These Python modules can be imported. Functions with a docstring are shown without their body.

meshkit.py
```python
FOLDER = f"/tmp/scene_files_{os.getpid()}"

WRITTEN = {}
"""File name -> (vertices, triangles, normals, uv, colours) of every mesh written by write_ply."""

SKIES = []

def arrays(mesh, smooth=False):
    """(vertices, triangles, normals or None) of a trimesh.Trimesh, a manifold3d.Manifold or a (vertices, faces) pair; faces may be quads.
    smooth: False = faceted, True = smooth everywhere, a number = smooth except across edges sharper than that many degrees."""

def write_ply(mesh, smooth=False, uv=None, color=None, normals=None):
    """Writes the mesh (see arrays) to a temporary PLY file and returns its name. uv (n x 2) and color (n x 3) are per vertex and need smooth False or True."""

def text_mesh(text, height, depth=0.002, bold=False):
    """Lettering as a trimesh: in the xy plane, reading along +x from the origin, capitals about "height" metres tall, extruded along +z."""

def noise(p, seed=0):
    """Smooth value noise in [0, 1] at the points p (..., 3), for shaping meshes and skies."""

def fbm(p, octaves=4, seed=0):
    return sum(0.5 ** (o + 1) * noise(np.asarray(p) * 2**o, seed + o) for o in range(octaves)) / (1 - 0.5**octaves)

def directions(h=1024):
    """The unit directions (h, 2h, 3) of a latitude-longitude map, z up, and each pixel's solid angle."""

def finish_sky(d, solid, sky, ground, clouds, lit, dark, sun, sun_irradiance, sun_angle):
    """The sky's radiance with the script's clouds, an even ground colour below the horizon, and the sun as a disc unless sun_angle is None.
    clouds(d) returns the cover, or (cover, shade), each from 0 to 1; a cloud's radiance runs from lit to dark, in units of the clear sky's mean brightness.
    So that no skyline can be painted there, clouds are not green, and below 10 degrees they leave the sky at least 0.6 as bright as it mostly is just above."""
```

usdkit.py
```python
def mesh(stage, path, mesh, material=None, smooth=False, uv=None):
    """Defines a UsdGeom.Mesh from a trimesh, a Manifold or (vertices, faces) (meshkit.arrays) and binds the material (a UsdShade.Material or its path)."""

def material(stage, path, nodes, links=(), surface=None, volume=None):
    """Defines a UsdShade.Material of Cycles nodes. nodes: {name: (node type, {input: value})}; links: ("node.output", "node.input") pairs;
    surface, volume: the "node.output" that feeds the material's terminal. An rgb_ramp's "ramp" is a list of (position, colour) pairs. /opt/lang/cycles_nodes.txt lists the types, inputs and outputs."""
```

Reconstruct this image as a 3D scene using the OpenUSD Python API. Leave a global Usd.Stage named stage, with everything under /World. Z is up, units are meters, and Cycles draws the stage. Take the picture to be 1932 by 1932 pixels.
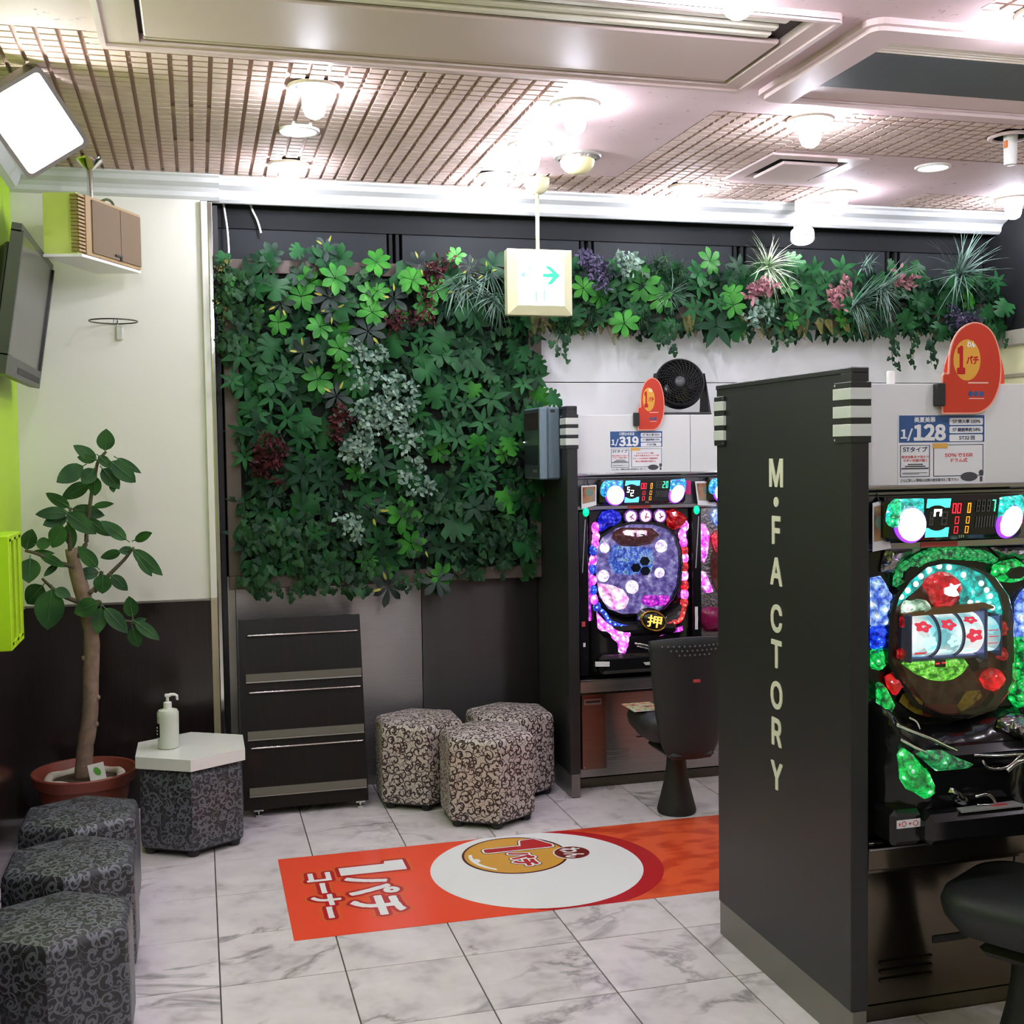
import math, glob, random, shapely
import numpy as np, trimesh, usdkit, meshkit
import manifold3d as m3
from scipy.spatial import Delaunay
from shapely.geometry import Polygon, box as mbox, Point, LineString, MultiPolygon
from shapely.ops import unary_union
from shapely import affinity
from pxr import Usd, UsdGeom, UsdShade, UsdLux, Gf, Sdf, Vt

stage = Usd.Stage.CreateInMemory()
UsdGeom.SetStageUpAxis(stage, UsdGeom.Tokens.z)
UsdGeom.SetStageMetersPerUnit(stage, 1.0)
UsdGeom.Xform.Define(stage, '/World'); UsdGeom.Scope.Define(stage, '/World/Looks')

# ---------------------------------------------------------------- camera, exposure, light levels
YAW, PITCH, ROLL, FPX, EYE = 0.2616, 0.0506, -0.0136, 2210.2, 1.69
EXPOSURE = 0.12
BULB = 118.0          # emission of the bare downlight bulbs
FLOOD = 60.0          # emission of the floodlight glass
fw = np.array([math.sin(YAW)*math.cos(PITCH), math.cos(YAW)*math.cos(PITCH), -math.sin(PITCH)])
rt = np.array([math.cos(YAW), -math.sin(YAW), 0.0]); up = np.cross(rt, fw)
r2 = rt*math.cos(ROLL)+up*math.sin(ROLL); u2 = -rt*math.sin(ROLL)+up*math.cos(ROLL)
cam = UsdGeom.Camera.Define(stage, '/World/camera')
cam.CreateHorizontalApertureAttr(36.0); cam.CreateVerticalApertureAttr(36.0)
cam.CreateFocalLengthAttr(FPX/1932*36.0); cam.CreateClippingRangeAttr(Gf.Vec2f(0.05, 100))
cam.CreateExposureAttr(EXPOSURE)
cam.AddTransformOp().Set(Gf.Matrix4d(*r2, 0, *u2, 0, *(-fw), 0, 0, 0, EYE, 1))
# the room is closed; light comes from its downlights, unseen fill ones added, floodlight, spotlight, sign and machines (emitting meshes)

# ---------------------------------------------------------------- helpers
RNG = np.random.default_rng(7)
COUNT = {}
def S(r, g=None, b=None):
    if g is None: g = b = r
    return tuple((x/255/12.92 if x <= 10.3 else ((x/255+0.055)/1.055)**2.4) for x in (r, g, b))
def name_at(parent, name):
    k = f'{parent}/{name}'; n = COUNT.get(k, 0); COUNT[k] = n+1
    return k if n == 0 else f'{k}_{n:03d}'
T3 = trimesh.Trimesh
class Thing:
    def __init__(s, path, loc): s.path, s.loc = path, np.array(loc, float)
def tag(prim, label=None, cat=None, group=None, kind=None):
    for k, v in (('label', label), ('category', cat), ('group', group), ('kind', kind)):
        if v: prim.SetCustomDataByKey(k, v)
def thing(name, label, cat, loc=(0, 0, 0), rotz=0, group=None, kind=None):
    p = name_at('/World', name); x = UsdGeom.Xform.Define(stage, p)
    x.AddTranslateOp().Set(Gf.Vec3d(*map(float, loc))); x.AddRotateZOp().Set(float(rotz))
    tag(x.GetPrim(), label, cat, group, kind)
    t = Thing(p, loc); t.rot = rotz; return t
def structure(name, label, cat): return thing(name, label, cat, kind='structure')
def copy(src, label, loc, rotz=0, group=None):
    base = src.path.split('/')[-1]
    p = name_at('/World', base); x = UsdGeom.Xform.Define(stage, p)
    x.GetPrim().GetReferences().AddInternalReference(src.path)
    x.ClearXformOpOrder()
    x.AddTranslateOp().Set(Gf.Vec3d(*map(float, loc))); x.AddRotateZOp().Set(float(rotz))
    x.GetPrim().SetInstanceable(True); tag(x.GetPrim(), label, None, group)
    return Thing(p, loc)
def cat(ms): 
    ms = [m for m in ms if m is not None]
    if len(ms) == 1: return ms[0]
    at = np.cumsum([0]+[len(m.vertices) for m in ms])
    return T3(np.vstack([m.vertices for m in ms]), np.vstack([np.asarray(m.faces)+a for m, a in zip(ms, at)]), process=False)
def part(t, name, mesh, mat, smooth=False, label=None, kind=None, local=False, uv=None):
    """adds a mesh under a thing or a part; world coordinates unless local"""
    p = name_at(t.path, name)
    v, f = np.array(mesh.vertices), np.array(mesh.faces)
    if not local: v = v-t.loc
    if uv is not None: usdkit.mesh(stage, p, (v, f), mat, smooth, uv)
    else: usdkit.mesh(stage, p, trimesh.Trimesh(v, f, process=False), mat, smooth)
    if label or kind: tag(stage.GetPrimAtPath(p), label, None, None, kind)
    q = Thing(p, t.loc if not local else (0, 0, 0)); return q
def group_part(t, name, label=None, kind=None):
    p = name_at(t.path, name); x = UsdGeom.Xform.Define(stage, p)
    if label: tag(x.GetPrim(), label)
    return Thing(p, t.loc)
def bx(x0, x1, y0, y1, z0, z1):
    m = trimesh.creation.box((x1-x0, y1-y0, z1-z0)); m.apply_translation(((x0+x1)/2, (y0+y1)/2, (z0+z1)/2)); return m
def rb(x0, x1, y0, y1, z0, z1, c=0.004):
    """box with chamfered edges"""
    c = min(c, (x1-x0)/2.01, (y1-y0)/2.01, (z1-z0)/2.01); v = []
    for sx in (0, 1):
        for sy in (0, 1):
            for sz in (0, 1):
                for k in range(3):
                    p = [x1 if sx else x0, y1 if sy else y0, z1 if sz else z0]
                    for a, s in ((0, sx), (1, sy), (2, sz)):
                        if a != k: p[a] += -c if s else c
                    v.append(p)
    return trimesh.convex.convex_hull(np.array(v))
def xf(m, R=None, t=(0, 0, 0)):
    v = np.asarray(m.vertices); f = np.asarray(m.faces)
    if R is not None:
        v = v @ np.asarray(R).T
        if np.linalg.det(R) < 0: f = f[:, ::-1]
    return T3(v+np.asarray(t, float), f, process=False)
def rotm(axis, deg): return trimesh.transformations.rotation_matrix(math.radians(deg), axis)[:3, :3]
def align(d):
    d = np.array(d, float); d /= np.linalg.norm(d)
    return trimesh.geometry.align_vectors([0, 0, 1], d)[:3, :3]
def cyl(p0, p1, r, n=20):
    p0, p1 = np.array(p0, float), np.array(p1, float)
    m = trimesh.creation.cylinder(r, np.linalg.norm(p1-p0), sections=n); return xf(m, align(p1-p0), (p0+p1)/2)
def tube(pts, r, n=8):
    pts = np.array(pts, float); rr = np.broadcast_to(r, (len(pts),)).astype(float)
    t = np.gradient(pts, axis=0); t /= np.linalg.norm(t, axis=1, keepdims=True)+1e-12
    a = np.cross(t, [0.31, 0.22, 0.92]); a /= np.linalg.norm(a, axis=1, keepdims=True)+1e-9; b = np.cross(t, a)
    g = np.arange(n)*2*np.pi/n
    v = (pts[:, None]+rr[:, None, None]*(np.cos(g)[None, :, None]*a[:, None]+np.sin(g)[None, :, None]*b[:, None])).reshape(-1, 3)
    f = []
    for i in range(len(pts)-1):
        for j in range(n):
            q = [i*n+j, i*n+(j+1) % n, (i+1)*n+(j+1) % n, (i+1)*n+j]; f += [[q[0], q[1], q[2]], [q[0], q[2], q[3]]]
    for s, o in ((0, 1), (len(pts)-1, -1)):
        for j in range(1, n-1): f.append([s*n, s*n+j+1, s*n+j][::o])
    return T3(v, np.array(f), process=False)
def smooth_path(p, k=6):
    p = np.array(p, float); out = []
    q = np.vstack([2*p[0]-p[1], p, 2*p[-1]-p[-2]])
    for i in range(1, len(q)-2):
        for t in np.linspace(0, 1, k, endpoint=False):
            out.append(0.5*((2*q[i])+(-q[i-1]+q[i+1])*t+(2*q[i-1]-5*q[i]+4*q[i+1]-q[i+2])*t*t+(-q[i-1]+3*q[i]-3*q[i+1]+q[i+2])*t**3))
    out.append(p[-1]); return np.array(out)
def lathe(prof, n=28):
    """profile [(r, z)] about z; closed at r = 0 ends"""
    prof = np.array(prof, float); g = np.arange(n)*2*np.pi/n
    v = np.stack([prof[:, None, 0]*np.cos(g), prof[:, None, 0]*np.sin(g), np.broadcast_to(prof[:, None, 1], (len(prof), n))], -1).reshape(-1, 3); f = []
    for i in range(len(prof)-1):
        for j in range(n):
            q = [i*n+j, i*n+(j+1) % n, (i+1)*n+(j+1) % n, (i+1)*n+j]; f += [[q[0], q[1], q[2]], [q[0], q[2], q[3]]]
    m = T3(v, np.array(f), process=False); m.merge_vertices(); return m
def place(m, o, xa, ya):
    xa, ya = np.array(xa, float), np.array(ya, float)
    return xf(m, np.stack([xa, ya, np.cross(xa, ya)], 1), o)
def ext(poly, h):
    """polygon(s) in xy extruded 0..h in z"""
    gs = [g for g in getattr(poly, 'geoms', [poly]) if g.area > 1e-9 and g.geom_type == 'Polygon']
    return cat([trimesh.creation.extrude_polygon(g, h, engine='earcut') for g in gs])
FRONT = ((1, 0, 0), (0, 0, 1))       # drawn in x, z; faces the camera side (-y)
def front(poly, y, h): return place(ext(poly, h), (0, y, 0), *FRONT)     # back at y, front at y-h
def flatup(poly, z, h): return xf(ext(poly, h), None, (0, 0, z))
def ell(cx, cy, rx, ry, n=36, a=0): 
    return affinity.translate(affinity.rotate(affinity.scale(Point(0, 0).buffer(1, n//4), rx, ry), a, origin=(0, 0)), cx, cy)
def rrect(x0, x1, y0, y1, r): return mbox(x0+r, y0+r, x1-r, y1-r).buffer(r, 5)
def ball(c, r, sub=2, s=(1, 1, 1)):
    m = trimesh.creation.icosphere(sub, 1.0); m.apply_scale(np.array(s)*r); m.apply_translation(c); return m
def sbox(x0, x1, y0, y1): return mbox(x0, y0, x1, y1)
_F, _FONT = {}, {}
def glyphs(text, height, bold=0, cjk=True, width=None):
    """lettering as shapely shape: baseline y=0, starts x=0, capitals about height tall; width rescales"""
    from PIL import Image, ImageDraw, ImageFont
    key = (text, bold, cjk)
    if key not in _F:
        root = glob.glob('/opt/blender-*/*/datafiles/fonts')[0]
        if cjk not in _FONT: _FONT[cjk] = ImageFont.truetype(root+('/Noto Sans CJK Regular.woff2' if cjk else '/Inter.woff2'), 96)
        font = _FONT[cjk]
        x0, y0, x1, y1 = font.getbbox(text, anchor='ls', stroke_width=bold)
        im = Image.new('L', (x1-x0+8, y1-y0+8))
        ImageDraw.Draw(im).text((4-x0, 4-y0), text, 255, font, anchor='ls', stroke_width=bold)
        on = np.pad(np.asarray(im) > 127, ((0, 0), (1, 1))).astype(np.int8)
        rows, st = np.nonzero(np.diff(on, axis=1) == 1); en = np.nonzero(np.diff(on, axis=1) == -1)[1]
        sh = unary_union([mbox(a, -r-1, b, -r) for a, b, r in zip(st, en, rows)]).buffer(0.6).buffer(-0.6).simplify(0.8)
        _F[key] = affinity.translate(sh, -4, 4-y0)
    sh = affinity.scale(_F[key], height/72.0, height/72.0, origin=(0, 0))
    if width:
        b = sh.bounds; sh = affinity.scale(sh, width/(b[2]-b[0]), 1, origin=(0, 0)); sh = affinity.translate(sh, -sh.bounds[0], 0)
    return sh
def centred(sh, cx, cy):
    b = sh.bounds; return affinity.translate(sh, cx-(b[0]+b[2])/2, cy-(b[1]+b[3])/2)
def fit(sh, x0, x1, y0, y1):
    b = sh.bounds; sh = affinity.scale(sh, (x1-x0)/(b[2]-b[0]), (y1-y0)/(b[3]-b[1]), origin=(b[0], b[1])); return affinity.translate(sh, x0-b[0], y0-b[1])
def relief(pts, y, depth, step, seed=0, rough=0.0, back=0.006, dome=True):
    """an outline in (x, z) as a domed or crinkled solid body whose back lies at y and which swells toward -y"""
    P = pts if isinstance(pts, Polygon) else Polygon(pts)
    P = P.buffer(0)
    if P.geom_type != 'Polygon': P = max(P.geoms, key=lambda g: g.area)
    rng = np.random.default_rng(seed); ring = LineString(P.exterior.coords); n = max(12, int(ring.length/step))
    bd = np.array([ring.interpolate(i/n, True).coords[0] for i in range(n)])
    x0, z0, x1, z1 = P.bounds; gx, gz = np.meshgrid(np.arange(x0, x1, step), np.arange(z0, z1, step))
    g = np.stack([gx.ravel(), gz.ravel()], 1)+rng.uniform(-.35, .35, (gx.size, 2))*step
    gp_ = shapely.points(g); dist = shapely.distance(ring, gp_); ins = shapely.contains(P, gp_)
    keep = ins & (dist > step*.45); q = np.vstack([bd, g[keep]]); d = np.concatenate([np.zeros(n), dist[keep]])
    tri = Delaunay(q).simplices
    tri = tri[shapely.contains(P.buffer(1e-6), shapely.points(q[tri].mean(1)))]
    h = depth*(1-(1-np.clip(d/max(d.max(), 1e-6), 0, 1))**2)**.5 if dome else np.where(d > 0, depth, depth*.5)
    h = h+np.where(d > 0, rng.uniform(-1, 1, len(q))*rough, 0)
    v = np.stack([q[:, 0], y-back-h, q[:, 1]], 1)
    a = v[tri]; nn = np.cross(a[:, 1]-a[:, 0], a[:, 2]-a[:, 0])[:, 1]; tri[nn > 0] = tri[nn > 0][:, ::-1]
    sk = v[:n].copy(); sk[:, 1] = y; m = len(v); f = list(tri)
    for i in range(n):
        j = (i+1) % n; f += [[i, m+i, m+j], [i, m+j, j]]
    return T3(np.vstack([v, sk]), np.array(f), process=False)

# ---------------------------------------------------------------- materials
MATS = {}
def mat(name, nodes, links, surface='p.BSDF'):
    MATS[name] = usdkit.material(stage, f'/World/Looks/{name}', nodes, links, surface); return MATS[name]
def paint(name, col, rough=0.5, metal=0.0, spec=0.5, var=0.0, vscale=4.0, bump=0.0, bscale=60.0, coat=0.0, rnd=0.0):
    n = {'p': ('principled_bsdf', {'base_color': col, 'roughness': rough, 'metallic': metal, 'specular_ior_level': spec, 'coat_weight': coat})}; l = []
    if var or bump or rnd: n['g'] = ('texture_coordinate', {})
    if var or rnd:
        n['c'] = ('hsv', {'color': col}); l.append(('c.color', 'p.base_color'))
        n['a'] = ('math', {'math_type': 'add', 'value2': 1.0}); l.append(('a.value', 'c.value'))
    if var:
        n['t'] = ('noise_texture', {'scale': vscale, 'detail': 2.0}); l += [('g.object', 't.vector')]
        n['r'] = ('map_range', {'from_min': 0.3, 'from_max': 0.7, 'to_min': -var, 'to_max': var}); l += [('t.fac', 'r.value'), ('r.result', 'a.value1')]
    if rnd:
        n['oi'] = ('object_info', {}); n['rr'] = ('map_range', {'from_min': 0.0, 'from_max': 1.0, 'to_min': 1-rnd, 'to_max': 1+rnd})
        l += [('oi.random', 'rr.value'), ('rr.result', 'a.value2')]
    if bump:
        n['bt'] = ('noise_texture', {'scale': bscale, 'detail': 1.0}); n['b'] = ('bump', {'strength': bump, 'distance': 0.004})
        l += [('g.object', 'bt.vector'), ('bt.fac', 'b.height'), ('b.normal', 'p.normal')]
    return mat(name, n, l)
def glow(name, col, strength, base=None):
    return mat(name, {'p': ('principled_bsdf', {'base_color': base or col, 'roughness': 0.35, 'emission_color': col, 'emission_strength': strength})}, [])
def led(name, dark, mid, hot, scale, strength, seed=0.0, base=(.05, .05, .05), hotw=.25):
    """translucent faceted plastic with small lamps behind it"""
    return mat(name, {'g': ('texture_coordinate', {}), 'm': ('mapping', {'location': (seed, seed*.7, seed*.3)}), 'v': ('voronoi_texture', {'scale': scale*.9, 'randomness': 0.9}),
        'n': ('noise_texture', {'scale': scale*2.2, 'detail': 1.0}), 'x': ('math', {'math_type': 'multiply_add', 'value2': 0.5}), 'y': ('math', {'math_type': 'subtract', 'value2': 0.22}),
        'r': ('rgb_ramp', {'ramp': [(0.0, hot), (hotw*.75, hot), (hotw*.75+.16, mid), (0.46, mid), (0.78, dark), (1.0, dark)]}),
        'w': ('voronoi_texture', {'scale': scale*2.6, 'randomness': 1.0}), 'ws': ('separate_xyz', {}), 'wr': ('map_range', {'from_min': 0.0, 'from_max': 1.0, 'to_min': .45, 'to_max': 1.25}), 'h': ('hsv', {}),
        'bb': ('bump', {'strength': .6, 'distance': .004}), 'p': ('principled_bsdf', {'base_color': base, 'roughness': 0.12, 'emission_strength': strength})},
        [('g.object', 'm.vector'), ('m.vector', 'v.vector'), ('m.vector', 'n.vector'), ('m.vector', 'w.vector'), ('n.fac', 'x.value1'), ('v.distance', 'x.value3'), ('x.value', 'y.value1'), ('y.value', 'r.fac'),
         ('w.color', 'ws.vector'), ('ws.x', 'wr.value'), ('wr.result', 'h.value'), ('r.color', 'h.color'), ('h.color', 'p.emission_color'), ('w.distance', 'bb.height'), ('bb.normal', 'p.normal')])
white_wall = paint('white_wall', S(226, 224, 212), 0.45)
white_panel = paint('white_panel', S(226, 226, 227), 0.28)
white_gloss = paint('white_gloss', S(238, 236, 232), 0.25)
cornice_white = paint('cornice_white', S(204, 206, 205), 0.5)
lime = paint('lime_paint', S(172, 214, 22), 0.45)
lime_dark = paint('lime_slot', S(92, 105, 28), 0.5)
ceil_paint = mat('ceiling_paint', {'g': ('texture_coordinate', {}), 'n': ('noise_texture', {'scale': 2.2, 'detail': 2.0}), 'd': ('noise_texture', {'scale': 26.0, 'detail': 3.0, 'roughness': .6}),
    'r': ('rgb_ramp', {'ramp': [(0.3, S(196, 170, 170)), (0.7, S(210, 186, 186))]}), 'k': ('rgb_ramp', {'ramp': [(0.0, S(120, 96, 78)), (0.27, S(120, 96, 78)), (0.36, (1, 1, 1)), (1.0, (1, 1, 1))]}),
    'm': ('mix_color', {'blend_type': 'multiply', 'fac': 0.55}), 'p': ('principled_bsdf', {'roughness': 0.75})},
    [('g.object', 'n.vector'), ('g.object', 'd.vector'), ('n.fac', 'r.fac'), ('d.fac', 'k.fac'), ('r.color', 'm.a'), ('k.color', 'm.b'), ('m.result', 'p.base_color')])
rib_paint = paint('rib_paint', S(206, 182, 172), 0.8, var=0.05, vscale=5)
groove_paint = paint('groove_paint', S(180, 152, 140), 0.85)
ac_plastic = paint('ac_plastic', S(212, 189, 187), 0.5)
ac_cream = paint('ac_cream', S(228, 218, 204), 0.45)
dark_slot = paint('dark_slot', S(52, 44, 40), 0.6)
ac_mesh = mat('ac_mesh', {'g': ('geometry', {}), 'w': ('wave_texture', {'scale': 28.0, 'bands_direction': 'y'}), 'r': ('rgb_ramp', {'ramp': [S(52, 58, 60), S(84, 90, 92)]}), 'p': ('principled_bsdf', {'roughness': 0.6})},
    [('g.position', 'w.vector'), ('w.fac', 'r.fac'), ('r.color', 'p.base_color')])
chrome = paint('chrome', S(225, 225, 222), 0.12, metal=1.0)
satin_steel = paint('satin_steel', S(170, 168, 164), 0.32, metal=1.0)
brass = paint('brass_edge', S(196, 180, 140), 0.2, metal=1.0)
mirror_dish = paint('reflector_dish', S(84, 88, 88), 0.3, metal=1.0)
def brushed(name, col, rough, metal=1.0):
    return mat(name, {'g': ('geometry', {}), 'm': ('mapping', {'scale': (1.5, 1.5, 260.0)}), 'n': ('noise_texture', {'scale': 3.0, 'detail': 3.0}), 'r': ('map_range', {'from_min': .3, 'from_max': .7, 'to_min': rough*.96, 'to_max': rough*1.05}),
        't': ('combine_xyz', {'x': 0.0, 'y': 0.0, 'z': 1.0}), 'p': ('principled_bsdf', {'base_color': col, 'metallic': metal, 'anisotropic': 0.9})},
        [('g.position', 'm.vector'), ('m.vector', 'n.vector'), ('n.fac', 'r.value'), ('r.result', 'p.roughness'), ('t.vector', 'p.tangent')])
steel_bright = brushed('brushed_steel', S(158, 156, 156), 0.26)
steel_dark = brushed('brushed_steel_dark', S(86, 84, 82), 0.36)
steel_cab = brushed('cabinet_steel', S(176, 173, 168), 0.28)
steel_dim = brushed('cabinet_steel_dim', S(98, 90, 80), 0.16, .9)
laminate = mat('dark_laminate', {'g': ('geometry', {}), 'm': ('mapping', {'scale': (40.0, 40.0, 1.2)}), 'n': ('noise_texture', {'scale': 3.0, 'detail': 4.0}), 'r': ('rgb_ramp', {'ramp': [S(28, 24, 23), S(44, 36, 34)]}),
    'p': ('principled_bsdf', {'roughness': 0.16, 'specular_ior_level': 0.6})}, [('g.position', 'm.vector'), ('m.vector', 'n.vector'), ('n.fac', 'r.fac'), ('r.color', 'p.base_color')])
rack_wood = mat('rack_veneer', {'g': ('geometry', {}), 'm': ('mapping', {'scale': (24.0, 10.0, 0.8)}), 'n': ('noise_texture', {'scale': 2.0, 'detail': 4.0}), 'r': ('rgb_ramp', {'ramp': [(0.3, S(17, 14, 14)), (0.55, S(20, 16, 16)), (0.75, S(36, 18, 19))]}),
    'p': ('principled_bsdf', {'roughness': 0.32, 'specular_ior_level': .3})}, [('g.position', 'm.vector'), ('m.vector', 'n.vector'), ('n.fac', 'r.fac'), ('r.color', 'p.base_color')])
black_panel = paint('black_panel', S(33, 33, 34), 0.42, var=.04, vscale=9)
black_gloss = paint('black_gloss', S(22, 22, 24), 0.14)
black_matte = paint('black_matte', S(32, 32, 33), 0.6)
black_soft = paint('black_upholstery', S(34, 36, 38), 0.55, bump=.12, bscale=300)
charcoal = paint('dark_recess', S(38, 41, 43), 0.6, spec=.15)
charcoal2 = paint('dark_header', S(33, 34, 35), 0.7, spec=.12)
kick_grey = paint('kick_plate', S(128, 125, 120), 0.35, metal=.6)
stripe_white = paint('stripe_white', S(205, 207, 205), 0.3)
letter_cream = paint('letter_cream', S(226, 222, 206), 0.4)
frame_brown = paint('frame_brown', S(84, 72, 66), 0.6, var=.05, vscale=12)
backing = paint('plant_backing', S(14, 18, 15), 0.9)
grout = paint('grout', S(84, 78, 76), 0.8)
marble = mat('marble_tile', {'g': ('geometry', {}), 'o': ('object_info', {}), 'k': ('vector_math', {'math_type': 'scale', 'scale': 37.0}), 'v': ('vector_math', {'math_type': 'add'}),
    'n': ('noise_texture', {'scale': 1.7, 'detail': 5.0, 'roughness': .6, 'distortion': .9}), 'a': ('math', {'math_type': 'subtract', 'value2': 0.5}), 'b': ('math', {'math_type': 'absolute'}),
    'w': ('noise_texture', {'scale': 2.2, 'detail': 0.0}), 'vr': ('rgb_ramp', {'ramp': [(0.0, (0.46,)*3), (0.008, (0.62,)*3), (0.04, (1, 1, 1)), (1.0, (1, 1, 1))]}), 'wr': ('rgb_ramp', {'ramp': [(0.36, (0, 0, 0)), (0.52, (1, 1, 1))]}),
    'mx': ('mix_color', {'blend_type': 'mix', 'b': (1, 1, 1)}), 'cl': ('noise_texture', {'scale': 5.0, 'detail': 3.0, 'roughness': .65}), 'cr': ('rgb_ramp', {'ramp': [(0.3, S(196, 187, 192)), (0.46, S(226, 217, 221)), (0.7, S(240, 231, 235))]}),
    'ml': ('mix_color', {'blend_type': 'multiply', 'fac': 1.0}), 'p': ('principled_bsdf', {'roughness': 0.2, 'specular_ior_level': .45})},
    [('g.position', 'v.vector1'), ('o.random', 'k.vector1'), ('k.vector', 'v.vector2'), ('v.vector', 'n.vector'), ('v.vector', 'w.vector'), ('v.vector', 'cl.vector'), ('n.fac', 'a.value1'), ('a.value', 'b.value1'), ('b.value', 'vr.fac'), ('w.fac', 'wr.fac'),
     ('wr.color', 'mx.fac'), ('vr.color', 'mx.a'), ('cl.fac', 'cr.fac'), ('cr.color', 'ml.a'), ('mx.result', 'ml.b'), ('ml.result', 'p.base_color')])
def scroll(name, ground, figure, scale, rg, rf):
    """woven scroll damask: little spirals and leaf flecks on uv"""
    n = {'g': ('texture_coordinate', {}), 'wn': ('noise_texture', {'scale': scale*.55, 'detail': 2.0}), 'ws': ('vector_math', {'math_type': 'scale', 'scale': 0.35/scale}), 'w': ('vector_math', {'math_type': 'add'})}
    l = [('g.UV', 'wn.vector'), ('wn.color', 'ws.vector1'), ('g.UV', 'w.vector1'), ('ws.vector', 'w.vector2')]
    outs = []
    for i, (sc, off, turns, wd) in enumerate(((scale, 0.0, 1.7, .17), (scale*1.35, .37, -1.3, .15), (scale*.8, .71, 1.5, .12))):
        a = f'a{i}'
        n.update({a+'m': ('mapping', {'location': (off, off*1.7, 0)}), a+'v': ('voronoi_texture', {'dimensions': '2D', 'scale': sc, 'randomness': 0.85}), a+'d': ('vector_math', {'math_type': 'subtract'}),
            a+'s': ('separate_xyz', {}), a+'t': ('math', {'math_type': 'arctan2'}), a+'tt': ('math', {'math_type': 'multiply', 'value2': 1/6.2832}), a+'r': ('math', {'math_type': 'multiply_add', 'value2': turns*1.25}),
            a+'c': ('separate_xyz', {}), a+'rc': ('math', {'math_type': 'add'}), a+'f': ('math', {'math_type': 'fraction'}), a+'h': ('math', {'math_type': 'subtract', 'value2': .5}), a+'ab': ('math', {'math_type': 'absolute'}),
            a+'ww': ('map_range', {'from_min': 0.0, 'from_max': .62, 'to_min': wd*1.5, 'to_max': wd*.15, 'clamp': True}), a+'l': ('math', {'math_type': 'less_than'})})
        l += [('w.vector', a+'m.vector'), (a+'m.vector', a+'v.vector'), (a+'m.vector', a+'d.vector1'), (a+'v.position', a+'d.vector2'), (a+'d.vector', a+'s.vector'), (a+'s.y', a+'t.value1'), (a+'s.x', a+'t.value2'),
            (a+'t.value', a+'tt.value1'), (a+'v.distance', a+'r.value1'), (a+'tt.value', a+'r.value3'), (a+'v.color', a+'c.vector'), (a+'r.value', a+'rc.value1'), (a+'c.x', a+'rc.value2'), (a+'rc.value', a+'f.value1'),
            (a+'f.value', a+'h.value1'), (a+'h.value', a+'ab.value1'), (a+'v.distance', a+'ww.value'), (a+'ab.value', a+'l.value1'), (a+'ww.result', a+'l.value2')]
        outs.append(a+'l.value')
    n.update({'x1': ('math', {'math_type': 'maximum'}), 'x2': ('math', {'math_type': 'maximum'}), 'mx': ('mix_color', {'a': ground, 'b': figure}), 'mr': ('mix_float', {'a': rg, 'b': rf}), 'p': ('principled_bsdf', {'specular_ior_level': .5})})
    l += [(outs[0], 'x1.value1'), (outs[1], 'x1.value2'), ('x1.value', 'x2.value1'), (outs[2], 'x2.value2'), ('x2.value', 'mx.fac'), ('x2.value', 'mr.fac'), ('mx.result', 'p.base_color'), ('mr.result', 'p.roughness')]
    return mat(name, n, l)
fabric_dark = scroll('dark_damask', S(46, 46, 49), S(104, 106, 114), 19.0, .42, .3)
fabric_beige = scroll('beige_damask', S(200, 189, 184), S(58, 42, 41), 20.0, .6, .5)
terracotta = paint('terracotta', S(134, 66, 50), 0.45, var=.04)
soil = paint('soil', S(70, 52, 40), 0.95, var=.3, vscale=60, bump=.6, bscale=90)
foam_white = paint('pot_lining', S(200, 190, 172), 0.8, var=.08, vscale=20)
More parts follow.
